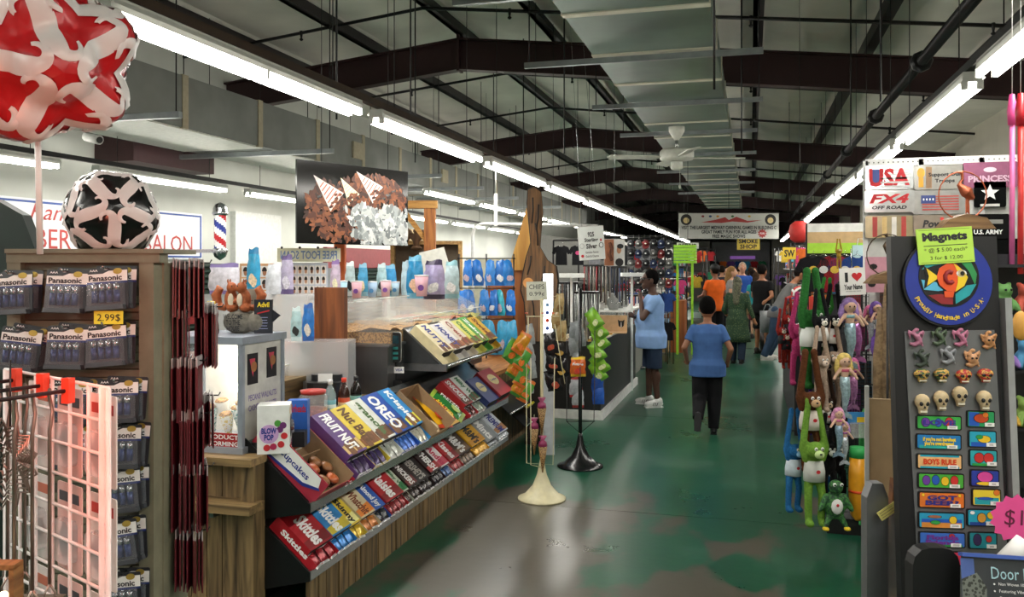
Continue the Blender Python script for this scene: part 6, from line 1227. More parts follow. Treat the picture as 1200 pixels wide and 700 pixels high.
plate(1158, 266, 44, 30, '#1d1e20', (('U.S. ARMY', .7, .18, 0, -.2, TXW, 0),), 'black army lettered plate at the board end', [('b', .1, .2, .5, .16, '#8a8a84')])
plate(1170, 300, 50, 40, '#101114', (), 'plain black plate above the magnet stand edge', [('b', .2, -.2, .2, .05, '#2a4a9a')])
# bird in ring metal sculptures and driftwood
for k, (u, v, d, s) in enumerate(((1128, 225, 4.6, 1.0), (1040, 295, 4.8, .9))):
    r = thing('metal_bird', ['coppery heron sculpture in a wire ring before the plates', 'dark bird sculpture in a wire ring beside the driftwood'][k], 'sculpture', fr(at(u, v, d)) @ Matrix.Scale(s, 4)); cp = mt(['#a8583a', '#4a3a2a'][k], .4, .5)
    MB().m(cp).tube([(.13*math.cos(t*.3), .13*math.sin(t*.3)-.02, 0) for t in range(-4, 18)], .004, 6).build('ring', r)
    b = MB().m(cp); b.tube([(-.03, .1, 0), (-.005, .11, 0), (.0, .07, 0), (-.02, .04, 0), (.02, 0, 0), (.06, -.04, 0)], [.004, .012, .008, .012, .035, .01], 8); b.caps((.02, -.02, 0), (.015, -.16, 0), .005, .004).caps((.03, -.02, 0), (.04, -.16, 0), .005, .004); blob(b, 'bird', .006, r, iters=1)
    MB().m(wood('#5a4028', '#8a6a44', 0)).prism([(-.14, -.20), (.16, -.20), (.11, -.14), (.0, -.12), (-.09, -.15)], -.04, .04).build('wood_base', r)
    MB().m(DARKM).tube([(0, -.2, 0), (0, -at(u, v, d).z/s, 0)], .008, 6).build('stand_rod', r)
for k, (u0, v0, u1, v1, w) in enumerate(((1036, 410, 1040, 330, .05), (1046, 420, 1044, 345, .045), (1029, 415, 1031, 360, .04))):
    tag(MB().m(wood('#6a5238', '#a08462', 1)).tube([Vector((at(u0, v0, 5.0).x, at(u0, v0, 5.0).y, 0)), at(u0, v0, 5.0), at((u0+u1)/2+1, (v0+v1)/2, 4.98), at(u1, v1, 5.0)], [w*.7, w*.7, w*.55, w*.3], 8).build('driftwood'), 'pale upright driftwood post, %s beside the plush rack' % ['tallest', 'thickest', 'shortest'][k], 'driftwood')
sgn = thing('pink_sign', 'pink novelty sign with black flower shapes beside plate board', 'sign', fr(at(1027, 322, 5.3))); MB().m(mt('#c08a98', .5)).box((0, 0, 0), (.14, .22, .006)).build('board', sgn)
for x, y in ((-.02, .05), (.03, -.01), (-.03, -.06)): MB().m(BLK).disc(.025, .003, .005, x, y, 8, .018).build('flower_print', sgn)
# tall slim toys hanging at the right edge
for k, (u, d, c, c2) in enumerate(((1186, 3.6, '#d84a8a', '#e070a8'), (1196, 3.4, '#b8202c', '#d83a3a'))):
    r = thing('toy_wand', ['pink toy wand hanging at the right edge', 'red toy wand hanging at the right edge'][k], 'toy', at(u, 130, d)); MB().m(mt(c, .4)).tube([(0, 0, .07), (0, 0, .0), (0, 0, -.06)], [.01, .02, .016], 10).build('grip', r); MB().m(mt(c2, .4)).tube([(0, 0, -.06), (0, 0, -.65)], .011, 8).build('tube', r); MB().m(WHT).tube([(0, 0, .07), (0, 0, 2.6)], .0015, 5).build('string', r)
# shelves with toys at right edge behind the magnet stand
rs = thing('toy_shelf', 'dark shelf unit with small toys at the right edge', 'shelf', fr(at(1205, 400, 3.4)))
for y in (-.35, -.12, .1, .3): MB().m(mt('#26262a', .5)).box((0, y, -.1), (.3, .012, .25)).build('board', rs)
MB().m(mt('#2a2a2e', .5)).box((0, -.15, -.22), (.3, 1.0, .02)).build('back', rs); MB().m(DARKM).span((-.15, -1.38, -.22), (.15, -.64, .0)).build('base', rs)
for k in range(7):
    c = ['#5a8a4a', '#8a6ab0', '#c9a03a', '#b04a3a', '#4a8ab0', '#7a9a4a', '#c98a4a'][k]; y = [.106, -.114, -.344][k % 3]; x = -.10+.085*(k//3)
    t = thing('small_toy', '%s plush ball toy on the right edge shelf' % ['green', 'violet', 'golden', 'red', 'blue', 'olive', 'tan'][k], 'toy', fr(at(1205, 400, 3.4)) @ Matrix.Translation((x, y, .0)), 'shelf toys')
    b = MB().m(mt(c, .8, bump=.3)); b.ell((0, .04, 0), (.04, .045, .04), 12, 8).ell((0, .095, .01), (.03, .028, .03), 12, 8)
    for s in (-1, 1): b.ell((s*.022, .12, 0), .011, 8, 6).caps((s*.03, .05, .02), (s*.04, .02, .04), .012)
    blob(b, 'body', .007, t, iters=1)
    for s in (-1, 1): MB().m(BLK).ell((s*.011, .1, .038), .005, 6, 5).build('eye', t)
tag(MB().m(mt('#d9a04a', .5)).ell((0, 0, 0), (.03, .055, .02), 14, 10).build('wooden_bowl', None, fr(at(1196, 382, 3.1))), 'amber polished wooden shell hung at the right edge', 'ornament')
# ================================================================ plush rack
PR = thing('plush_rack', 'black wire rack hung with plush toys at the aisle corner', 'rack')
D5 = 5.55
def wr_(pts, r=.005): MB().m(BLK).tube(pts, r, 6).build('wire', PR)
pa, pb_ = at(985, 345, D5), at(1046, 350, D5+.2)
for u, dd in ((983, 0), (1003, .12), (1015, .0), (1047, .25)):
    p = at(u, 330, D5+dd); wr_([(p.x, p.y, 0), (p.x, p.y, p.z-(10 if u > 990 else 0)*.005)], .008)
for v in (340, 378, 415, 450, 490, 530, 570, 600):
    wr_([at(978, v, D5), at(1018, v+1, D5), at(1048, v+2, D5+.3)])
for k in range(12):
    p = at(985+3*k, 345, D5+.02); wr_([(p.x, p.y, .15), (p.x, p.y, p.z)], .0025)
for k in range(34):
    z = .3+k*.04; q0, q1 = at(985, 345, D5+.03), at(1018, 345, D5+.03); wr_([(q0.x, q0.y, z), (q1.x, q1.y, z)], .0025)
for v, u in ((345, 935), (415, 955), (450, 945), (505, 925), (515, 970)): wr_([at(u, v, D5-.25), at(985, v, D5)], .004)
p = at(1000, 600, D5); MB().m(BLK).box((p.x+.05, p.y, .05), (.45, .35, .1)).build('base', PR)
PM = {}
def dk(h, f): return '#'+''.join('%02x' % int(int(h[i:i+2], 16)*f) for i in (1, 3, 5))
def plush_mesh(col, fat, sd):
    k = (col, fat, sd)
    if k in PM: return PM[k]
    b = MB().m(mt(dk(col, .78), .9, 0, .22, 70, bump=.5, spec=.2)); f = fat  # coat colour darkened evenly, shade of the rack put into the colour
    b.ell((0, 0, 0), (.06*f, .05*f, .085), 12, 8).ell((0, -.02, .13), (.058, .055, .055), 12, 8).ell((0, -.065, .115), (.03, .025, .024), 10, 6)
    for s in (-1, 1):
        b.ell((s*.05, 0, .165), (.022, .014, .022), 8, 6); b.tube([(s*.05*f, 0, .06), (s*.075, .0, .14), (s*.052, .01, .27), (s*.03, .015, .42)], [.022*f, .024*f, .022*f, .02*f], 8); b.ell((s*.030, .015, .43), (.024*f, .02, .03), 8, 6)
        b.tube([(s*.035*f, 0, -.06), (s*.045, -.015, -.15), (s*.04, -.01, -.30)], [.03*f, .025*f, .024*f], 8); b.ell((s*.042, -.03, -.315), (.028*f, .042, .024), 8, 6)
    o = blob(b, 'body', .009, None, iters=2); PM[k] = o.data; bpy.data.objects.remove(o); return PM[k]
def plush(u, v, d, s, col, lab, face=None, shirt=None, roll=0, yaw=0, fat=1.0, eye=True):
    r = thing('plush_toy', lab, 'plush toy', Matrix.Translation(at(u, v, d)) @ Matrix.Rotation(TH+yaw, 4, 'Z') @ Matrix.Rotation(roll, 4, 'Y') @ Matrix.Scale(s, 4), 'hanging plush toys'); link('body', plush_mesh(col, fat, 0), r)
    if face: MB().m(mt(face, .9)).ell((0, -.075, .115), (.032, .022, .026), 10, 6).build('muzzle', r)
    if shirt: MB().m(mt(shirt, .8)).loft([((0, 0, -.06), .066*fat, .056*fat), ((0, 0, 0), .067*fat, .058*fat), ((0, 0, .065), .055*fat, .046*fat)], 14).build('shirt', r); MB().m(TXR).disc(.014, 0, .002, 0, 0, 8, .012).build('heart_print', r, Matrix.Translation((0, -.058*fat, .005)) @ Matrix.Rotation(math.pi/2, 4, 'X'))
    if eye:
        for s_ in (-1, 1): MB().m(WHT).ell((s_*.02, -.072, .148), (.011, .007, .012), 8, 6).build('eye', r); MB().m(BLK).ell((s_*.02, -.078, .147), .005, 6, 5).build('pupil', r)
        MB().m(BLK).ell((0, -.096, .12), (.009, .006, .006), 8, 5).build('nose', r)
    return r
plush(936, 405, 5.6, .78, '#d2417f', 'long hot pink plush monkey hanging at rack edge', '#e6a0c0', None, .05)
plush(941, 398, 5.45, .3, '#c9c4b8', 'small pale plush animal tucked beside the pink monkey', None, '#e8e8e6')
plush(952, 395, 5.3, .95, '#2f7a34', 'big green plush alligator with arms raised', '#8ab87a', '#e6e8e4', 0, .2, 1.25)
plush(965, 375, 5.6, .62, '#33852f', 'smaller green plush frog behind the big alligator', None, None, .1)
plush(963, 392, 5.2, .62, '#17171a', 'black plush panda in white shirt, nearer of two', '#e9e4d6', '#e8e6e2', -.05, .1)
plush(975, 394, 5.3, .72, '#141416', 'black plush panda with pale face, further of two', '#e6dfce', '#e6e4e0', .05)
plush(962, 440, 5.15, .66, '#d8bda6', 'pale cream plush monkey hanging with closed arms', '#e6d2c0', None, 0, .2)
plush(976, 436, 5.25, .70, '#cfb29c', 'pale tan plush monkey beside the cream one', '#e0cbb8', None, 0, -.1)
plush(950, 492, 5.05, .92, '#6a3c1e', 'long brown plush bear in pale shirt', '#c9a47c', '#d8d0c4', .0, .1, 1.1)
plush(944, 478, 5.3, .5, '#4a2a8a', 'violet plush monkey half hidden behind brown bear', None, None)
plush(969, 488, 5.2, .62, '#3a2418', 'dark brown plush monkey with white patch', '#c9b090', '#d8d4cc')
plush(930, 548, 5.1, .78, '#2a78b8', 'bright blue plush monkey at the lower rack edge', '#8ab8d8', '#c9d8e0', .05, .3)
plush(954, 552, 5.0, .95, '#86b944', 'lime green plush monkey in grey shirt', '#c4dc96', '#c9ccc4', 0, .1)
plush(972, 545, 5.05, .68, '#151518', 'black and white plush dog, left of the lower pair', '#e9e9e6', None, 0, 0)
plush(982, 543, 5.15, .72, '#18181b', 'black and white plush dog, right of the lower pair', '#e9e9e6', None, 0, -.1)
plush(972, 570, 5.2, .5, '#2a6ea6', 'blue plush monkey behind the lower dogs', None, None)
plush(983, 300, 5.6, .25, '#c9a23a', 'tiny yellow plush clipped above the name sign', None, None)
# turtle
tu = thing('plush_turtle', 'dark green patterned plush turtle with yellow feet', 'plush toy', Matrix.Translation(at(978, 592, 4.95)) @ Matrix.Rotation(TH, 4, 'Z')); b = MB().m(camo(['#12241a', '#1f4a2c', '#3f7a3a', '#12241a'], 60)); b.ell((0, 0, 0), (.065, .045, .085), 14, 10).ell((0, -.02, .11), (.042, .042, .042), 12, 8)
for s in (-1, 1): b.caps((s*.05, -.01, .05), (s*.09, -.02, -.02), .022, .016).caps((s*.035, -.01, -.07), (s*.06, -.02, -.12), .02, .014)
blob(b, 'body', .008, tu, iters=2); MB().m(WHT).ell((0, -.04, .0), (.035, .012, .045), 10, 6).build('belly', tu); MB().m(TXR).ell((0, -.051, .01), .009, 6, 5).build('heart_print', tu)
for s in (-1, 1): MB().m(YEL).ell((s*.062, -.03, -.13), (.02, .025, .012), 8, 6).build('foot', tu); MB().m(WHT).ell((s*.02, -.055, .13), .011, 8, 6).build('eye', tu); MB().m(BLK).ell((s*.02, -.064, .13), .006, 6, 5).build('pupil', tu)
# mermaids
SKIN = mt('#dcb49a', .8); 
def mermaid(u, v, d, s, hair, tail, top, lab, yaw=0, roll=0):
    r = thing('mermaid_doll', lab, 'doll', Matrix.Translation(at(u, v, d)) @ Matrix.Rotation(TH+yaw, 4, 'Z') @ Matrix.Rotation(roll, 4, 'Y') @ Matrix.Scale(s, 4), 'mermaid dolls')
    b = MB().m(SKIN); b.ell((0, 0, .16), (.042, .04, .042), 12, 8).ell((0, 0, .08), (.03, .022, .05), 10, 8).caps((0, 0, .12), (0, 0, .14), .014)
    for q in (-1, 1): b.tube([(q*.025, 0, .11), (q*.06, -.01, .07), (q*.085, -.015, .03)], [.014, .012, .011], 8)
    blob(b, 'body', .006, r, iters=1)
    MB().m(mt(tail, .25, .4, .3, 60, bump=.4)).tube([(0, 0, .05), (0, 0, .0), (.005, -.01, -.07), (.0, .0, -.16), (-.005, -.005, -.2)], [.032, .036, .03, .018, .012], 12).build('tail', r)
    MB().m(mt(tail, .25, .4, .3, 60)).prism([(0, .02), (.05, -.02), (.055, -.05), (0, -.03), (-.055, -.05), (-.05, -.02)], -.006, .006).build('fin', r, Matrix.Translation((-.005, -.005, -.2)) @ Matrix.Rotation(math.pi/2, 4, 'X'))
    h = MB().m(mt(hair, .7, 0, .25, 60, bump=.4)); h.ell((0, .012, .175), (.05, .044, .043), 12, 8).tube([(-.035, .02, .17), (-.05, .02, .11), (-.045, .015, .05)], [.022, .022, .008], 8).tube([(.035, .02, .17), (.05, .02, .11), (.045, .015, .06)], [.022, .02, .008], 8).ell((0, .03, .11), (.045, .02, .06), 10, 8); h.build('hair', r)
    MB().m(mt(top, .5)).loft([((0, 0, .085), .032, .025), ((0, 0, .105), .031, .024)], 12).build('top', r)
    for q in (-1, 1): MB().m(BLK).ell((q*.015, -.039, .16), (.005, .003, .006), 6, 5).build('eye', r)
    return r
mermaid(996, 388, 5.25, .95, '#9a7ab8', '#9ab8c4', '#8ab8c0', 'mermaid doll with silver tail and lilac hair, front of rack')
mermaid(1003, 387, 5.4, .85, '#d8a4ac', '#b06aa8', '#d8a0b0', 'mermaid doll with violet fin behind the silver one', 0, -.1)
mermaid(990, 450, 5.1, .85, '#d9bf6a', '#a8c4cc', '#c0506a', 'yellow haired mermaid doll with pink top')
mermaid(1000, 448, 5.3, .7, '#d86aa8', '#c98ac0', '#b04a8a', 'pink haired mermaid doll behind the yellow haired one')
mermaid(1020, 382, 5.5, .62, '#d86a98', '#a8adb4', '#8a4a6a', 'pink haired mermaid doll on the rack side')
mermaid(1030, 380, 5.45, .68, '#6a4a9a', '#a4b0ba', '#5a3a4a', 'violet haired mermaid doll with pale fin on rack side', .1, -.15)
mermaid(1034, 434, 5.5, 1.25, '#7a52b4', '#a84aa0', '#4a3a5a', 'large purple haired mermaid doll sitting sideways', .8)
mermaid(983, 505, 4.95, .62, '#c98ab0', '#8aa4b8', '#c05a8a', 'small pink mermaid doll below the tan monkeys')
mermaid(990, 518, 5.0, .55, '#b88ac8', '#c4ccd4', '#a05a9a', 'small silver tailed mermaid doll, lowest on rack')
# plastic bat, foam sword, card
bt = thing('plastic_bat', 'orange yellow plastic bat standing in the rack', 'toy bat', at(1005, 560, 5.0)); MB().m(mt('#e8a020', .35)).tube([(0, 0, .12), (0, 0, .02), (0, 0, -.10), (0, 0, -.22), (.0, 0, -.25)], [.045, .05, .05, .04, .015], 16).build('barrel', bt); MB().m(mt('#d84a20', .4)).tube([(0, 0, -.07), (0, 0, -.085)], .052, 16).build('ring', bt); MB().m(mt('#2fa050', .4)).tube([(0, 0, .12), (0, 0, .18)], [.048, .044], 14).build('cap', bt)
sw = thing('foam_sword', 'green foam sword behind the plastic bat', 'toy sword', fr(at(1013, 548, 5.2))); MB().m(mt('#2a9a48', .6)).prism([(-.03, -.35), (.03, -.35), (.03, .3), (0, .36), (-.03, .3)], -.012, .012).build('blade', sw); MB().m(mt('#1f8a3c', .6)).box((0, -.05, 0), (.16, .04, .04)).build('guard', sw)
cd = thing('toy_card', 'blue and yellow toy card in clear wrap on the rack', 'toy package', fr(at(1008, 490, 5.1))); MB().m(mt('#3a8ac8', .4)).box((0, 0, 0), (.15, .07, .006)).build('card', cd); MB().m(YEL).box((.02, -.01, .004), (.08, .03, .002)).build('print', cd); MB().m(acrylic('#ffffff', .25)).rrect(.13, .09, .01, .003, .03, 0, -.07).build('blister', cd)
for k, (u, v, c) in enumerate(((1000, 470, '#8a4a90'), (1012, 440, '#1f4a5c'), (1010, 395, '#a83a70'), (1013, 470, '#1d3a4a'), (1000, 345, '#a02a3a'), (1040, 345, '#4a2a20'))):
    r = thing('hair_clip_card', '%s accessory card hanging inside the plush rack' % ['violet', 'deep teal', 'magenta', 'dark blue', 'red', 'brown'][k], 'accessory card', fr(at(u, v, D5+.09))); MB().m(mt(c, .6)).box((0, 0, 0), (.10, .19, .006)).build('card', r)
    for i in range(7): MB().m(mt('#15181c' if k % 2 else c, .4)).box((0, -.08+.025*i, .005), (.09, .008, .006)).build('band', r)
# name sign
nsn = sign('name_sign', 'white I love your name souvenir sign on plush rack', fr(at(999, 330, 5.2), None, (0, 0, 1), .05), .155, .165, '#e6e4e0', (('I', .12, .36, -.25, .16, TXB), ('Your Name', .72, .2, 0, -.2, TXB), ('choose any name', .6, .05, 0, -.36, mt('#777777', .6))))
hp = [(.0, -.5)]+[(.5*math.sin(t)**3*1.0, (.40625*math.cos(t)-.15625*math.cos(2*t)-.0625*math.cos(3*t)-.03*math.cos(4*t))) for t in [math.pi-.2-i*(2*math.pi-.4)/20 for i in range(21)]]
MB().m(TXR).prism([(x*.062+.025, y*.062+.03) for x, y in hp], .006, .008).build('heart', nsn); MB().m(CHROME).tube([(0, .08, 0), (0, .2, 0)], .003, 5).build('wire', nsn)
# ================================================================ people
def foot_up(t):
    u = Vector((0, 0, 1)) if abs(t.z) < .7 else Vector((0, -1, 0)); return (u-t*u.dot(t)).normalized()
def person(label, pos, heading, H, skin, shirt, pants, shoe, hair, J=None, sleeve=.55, leg=1.0, belly=0, vox=.011, hairlen=0, dress=None, dressmat=None, cap=None, tilt=(0, 0), feet=True, lean=None, shape=1.0, hands=True, ponytail=None, shoe_sole=None, stripe=None, glasses=False, hs=1.1, hem=.80):
    s = H/1.78; r = thing('person', label, 'person', TR(pos.x, pos.y, 0, heading, s))
    j = dict(hipL=(.09, 0, .93), kneL=(.10, -.015, .50), ankL=(.10, .02, .09), shL=(.172, 0, 1.388), elL=(.235, .02, 1.13), wrL=(.25, -.05, .88),
             hipR=(-.09, 0, .93), kneR=(-.10, -.015, .50), ankR=(-.10, .02, .09), shR=(-.172, 0, 1.388), elR=(-.235, .02, 1.13), wrR=(-.25, -.05, .88), toeL=(0, -1, 0), toeR=(0, -1, 0))
    j.update(J or {}); j = {k: Vector(v) for k, v in j.items()}
    lean = lean or (lambda z: (0, 0))
    def q(c): x, y = lean(c[2]); return Vector((c[0]+x, c[1]+y, c[2]))
    HC = q((tilt[0], -.02+tilt[1], 1.635)); HR = Matrix.Rotation(-tilt[0]*3, 3, 'Y')
    b = MB().m(mt(skin, .55, 0, .06, 20)); SH = Matrix.Translation(HC-Vector((0, -.0, .10))) @ Matrix.Scale(hs, 4) @ Matrix.Translation(-(HC-Vector((0, 0, .10))))
    # head with brow, nose, lips, chin, ears
    b.ell(HC, (.074, .093, .108), 16, 12).ell(HC+Vector((0, -.028, -.055)), (.056, .062, .06), 14, 10).ell(HC+Vector((0, -.066, -.095)), (.026, .022, .02), 10, 8)
    b.caps(HC+Vector((0, -.09, .012)), HC+Vector((0, -.112, -.03)), .010, .017).ell(HC+Vector((0, -.088, -.068)), (.026, .012, .010), 10, 6)
    for e in (-1, 1): b.ell(HC+Vector((e*.077, .01, -.01)), (.012, .022, .032), 8, 8); b.ell(HC+Vector((e*.030, -.078, .03)), (.026, .012, .010), 8, 6)
    b.xf(SH)
    b.caps(q((0, .012, 1.42)), HC+Vector((0, .015, -.06)), .058, .052)
    sh = shape
    tor = [(q((0, 0, .88)), .155*sh, .105*sh), (q((0, -.01-belly*.25, 1.0)), .152*sh, .115*sh+belly*.4), (q((0, -.01-belly*.45, 1.1)), .148*sh, .112*sh+belly*.55), (q((0, -belly*.3, 1.22)), .158*sh, .115*sh+belly*.25), (q((0, 0, 1.34)), .17*sh, .112*sh), (q((0, .005, 1.43)), .14*sh, .085), (q((0, .008, 1.475)), .065, .06)]
    b.loft(tor, 20)
    def hand(w, e, sd):
        f = (w-e).normalized(); side = Vector((sd, 0, 0)); ax = f.cross(Vector((0, -1, 0.01)))
        ax = ax.normalized() if ax.length > .05 else Vector((1, 0, 0)); nrm = f.cross(ax).normalized()
        if nrm.y > 0: nrm = -nrm
        pc = w+f*.045; b.ell(pc, (.03, .03, .03), 10, 8).caps(w, w+f*.07, .026, .028)
        for k, (o, ln) in enumerate(((-.027, .055), (-.009, .068), (.009, .064), (.027, .05))):
            p0 = w+f*.072+ax*o; p1 = p0+f*ln*.55+nrm*.012; p2 = p1+f*ln*.35+nrm*.028; b.tube([p0-f*.01, p0, p1, p2], [.009, .009, .0085, .007], 8); b.ell(p2, .0072, 8, 6)
        t0 = w+f*.02-ax*.022; t1 = t0-ax*.022+f*.03+nrm*.015; t2 = t1+f*.028+nrm*.012; b.tube([w, t0, t1, t2], [.012, .012, .010, .008], 8); b.ell(t2, .008, 8, 6)
    for sd, sfx in ((1, 'L'), (-1, 'R')):
        S, E, W_ = q(j['sh'+sfx]), j['el'+sfx], j['wr'+sfx]; E = Vector(E)+Vector((*lean(E.z), 0)) if lean else E; W_ = W_+Vector((*lean(W_.z), 0))
        b.ell(S, (.052, .052, .054), 12, 8).caps(S, E, .048, .04).caps(E, W_, .041, .028)
        if hands: hand(W_, E, sd)
        hp, kn, an = j['hip'+sfx], j['kne'+sfx], j['ank'+sfx]
        b.caps(hp, kn, .088*sh, .056).caps(kn, an, .056, .036); cm = kn.lerp(an, .28)+Vector((0, .022, 0)); b.ell(cm, (.046, .05, .1), 10, 8)
        t = j['toe'+sfx].normalized(); fu = foot_up(t); b.caps(an-fu*.02, an+t*.12-fu*.045, .034, .024)
    blob(b, 'body', vox, r, iters=2)
    # clothes
    g = .014; c = MB().m(shirt); c.loft([(q((0, -.005-belly*.2, hem)), .206*sh, .152*sh+belly*.3), (q((0, -.005-belly*.2, .92)), .205*sh, .152*sh+belly*.4)]+[(k, x+g*1.2, y+g*1.3) for k, x, y in tor[1:5]]+[(tor[5][0], tor[5][1]+g*.8, tor[5][2]+g*.8), (q((0, .01, 1.462)), .078, .07)], 24)
    for sfx in 'LR':
        S = q(j['sh'+sfx]); E = j['el'+sfx]; E = E+Vector((*lean(E.z), 0)); W_ = j['wr'+sfx]; W_ = W_+Vector((*lean(W_.z), 0)); c.ell(S, .06, 12, 8)
        if sleeve <= 1: c.caps(S, S.lerp(E, sleeve), .061*min(sh, 1.1), .06, 12, (False, True))
        else: c.caps(S, E, .062*sh, .05, 12).caps(E, E.lerp(W_, sleeve-1), .05, .04, 12, (False, True))
    blob(c, 'shirt', max(vox, .011), r, iters=2)
    c = MB().m(pants); c.loft([(Vector((0, 0, .80)), .15*sh, .11*sh), (Vector((0, 0, .88)), .165*sh, .118*sh), (Vector((0, -.005, .95)), .155*sh, .112*sh)], 20)
    for sfx in 'LR':
        hp, kn, an = j['hip'+sfx], j['kne'+sfx], j['ank'+sfx]; an = an+(an-kn).normalized()*.02
        if leg <= .6: k2 = hp.lerp(kn, leg*2) if leg < .5 else kn; c.caps(hp, k2, .098*sh, .098, 14, (False, True))
        else: c.caps(hp, kn, .10*sh, .086*sh, 14).caps(kn, kn.lerp(an, (leg-.5)*2), .085*sh, .07, 14, (False, True)); c.ell(kn.lerp(an, .28)+Vector((0, .026, 0)), (.062, .068, .12), 10, 8)
    blob(c, 'trousers' if leg > .6 else 'shorts', max(vox, .011), r, iters=2)
    if dress is not None:
        d = MB().m(dressmat); d.loft([(Vector((0, 0, dress)), .27, .20), (Vector((0, .01, dress+.12)), .25, .185), (Vector((0, 0, .78)), .225, .165), (q((0, 0, 1.0)), .18, .14), (q((0, 0, 1.12)), .172, .135)], 24).build('skirt', r)
    if feet:
        for sfx in 'LR':
            an = j['ank'+sfx]; t = j['toe'+sfx].normalized(); up = foot_up(t); x = t.cross(up); R = Matrix((x, t, up)).transposed()
            f = MB().m(shoe); f.ell(an+t*.055-up*.045, (.052, .135, .046), 14, 8, R).ell(an-up*.01-t*.01, (.05, .06, .056), 12, 8, R).box(an+t*.055-up*.072, (.075, .2, .02), R); so = blob(f, 'shoe', .009, r, iters=2)
            MB().m(shoe_sole or shoe).box(an+t*.055-up*.083, (.082, .235, .014), R).build('sole', so)
            if stripe is not None:
                for k in range(3):
                    for e in (-1, 1): MB().m(stripe).bar(an+t*(.03+.025*k)-up*.06+x*e*.049, an+t*(.01+.025*k)-up*.02+x*e*.046, .010, .006).build('shoe_stripe', so)
    # hair, eyes
    h = MB().m(hair); h.ell(HC+Vector((0, .018, .022)), (.084, .094, .105), 16, 12)
    if hairlen: h.ell(HC+Vector((0, .05, -.06)), (.085, .06, .12), 14, 10).caps(HC+Vector((0, .06, -.05)), q((0, .085, 1.45-hairlen)), .08, .07)
    if ponytail: h.caps(HC+Vector((0, .1, .03)), HC+Vector((0, .13, -.15)), .03, .015)
    h.xf(SH); blob(h, 'hair', .011, r, iters=1)
    for e in (-1, 1): MB().m(mt('#f0eee8', .3)).ell(HC+Vector((e*.029, -.084, .012)), (.012, .007, .008), 8, 6).xf(SH).build('eye', r); MB().m(BLK).ell(HC+Vector((e*.029, -.0895, .012)), .005, 6, 5).xf(SH).build('pupil', r)
    if glasses:
        for e in (-1, 1): MB().m(mt('#0c0c0e', .15)).ell(HC+Vector((e*.032, -.10, .012)), (.027, .006, .02), 12, 6).xf(SH).build('lens', r); MB().m(BLK).tube([HC+Vector((e*.055, -.098, .018)), HC+Vector((e*.082, .01, .012))], .004, 5).xf(SH).build('temple_arm', r)
    if cap is not None:
        cm_ = MB().m(cap); cm_.ell(HC+Vector((0, .012, .05)), (.09, .103, .082), 16, 10).prism([(.085*math.cos(t), -.10-.055*math.sin(t)) for t in [i*math.pi/8 for i in range(9)]]+[(-.08, .0), (.08, .0)], HC.z+.035, HC.z+.045); cm_.xf(SH).build('cap', r)
    return r
cl_ = lambda c, v=.12: mt(c, .85, 0, v, 9, bump=.4, spec=.2)
# man thinking at the jewellery counter
pm = onZ(765, 476, 0)
person('man in light blue polo and denim shorts with hand on chin', pm, -math.pi/2+.30, 1.66, '#4a2f22', cl_('#86a8d8'), cl_('#27354a'), mt('#e8e8e4', .5), mt('#0a0808', .95, 0, .3, 60, bump=.6, spec=.08), dict(elL=(.21, -.17, 1.16), wrL=(.075, -.17, 1.40), elR=(-.22, -.14, 1.12), wrR=(.02, -.25, 1.17), ankL=(.11, .04, .09), kneL=(.11, .0, .5), ankR=(-.12, -.03, .09), kneR=(-.12, -.02, .5), toeL=(.15, -1, 0), toeR=(-.45, -.9, 0)), .62, .52, .085, .009, glasses=True, tilt=(0, -.02), shape=1.14, hem=.76, stripe=mt('#1b1b1d', .6), shoe_sole=mt('#f0f0ec', .5))
# boy walking away
pb = onZ(829, 508, 0)
person('boy in blue t-shirt and black trousers walking away, one foot lifted', pb, math.pi+.05, 1.36, '#8a5a3e', cl_('#3f5f92'), cl_('#111114'), mt('#141416', .5), mt('#0a0807', .95, 0, .3, 60, bump=.6, spec=.08), dict(kneL=(.10, .02, .49), ankL=(.12, .30, .26), toeL=(.05, .10, -1), kneR=(-.09, -.05, .50), ankR=(-.08, .03, .09), elL=(.30, .06, 1.14), wrL=(.27, -.12, .96), elR=(-.30, .06, 1.13), wrR=(-.26, -.10, .94)), .62, 1.0, .02, .009, shape=1.18, shoe_sole=mt('#1c1c1e', .6), hairlen=.0, hs=1.32, hem=.76)
# woman in green dress
pw = onZ(864, 427, 0)
KUR = speckle('#1f3a22', '#8f9a62', 42, .80, .85)
person('woman in long green patterned tunic walking away', pw, math.pi-.15, 1.52, '#b07a58', KUR, cl_('#1d2a3a'), mt('#1a1614', .6), camo(['#2a2c20', '#3f4030', '#5a5a40', '#22241a'], 30), dict(kneL=(.1, -.06, .5), ankL=(.1, -.1, .09), ankR=(-.1, .14, .12), kneR=(-.1, .03, .5), elR=(-.26, .04, 1.12), wrR=(-.33, -.04, .90), elL=(.27, 0, 1.1), wrL=(.25, -.2, 1.0)), 1.8, 1.0, 0, .011, hairlen=.16, dress=.46, dressmat=KUR, shape=1.1)
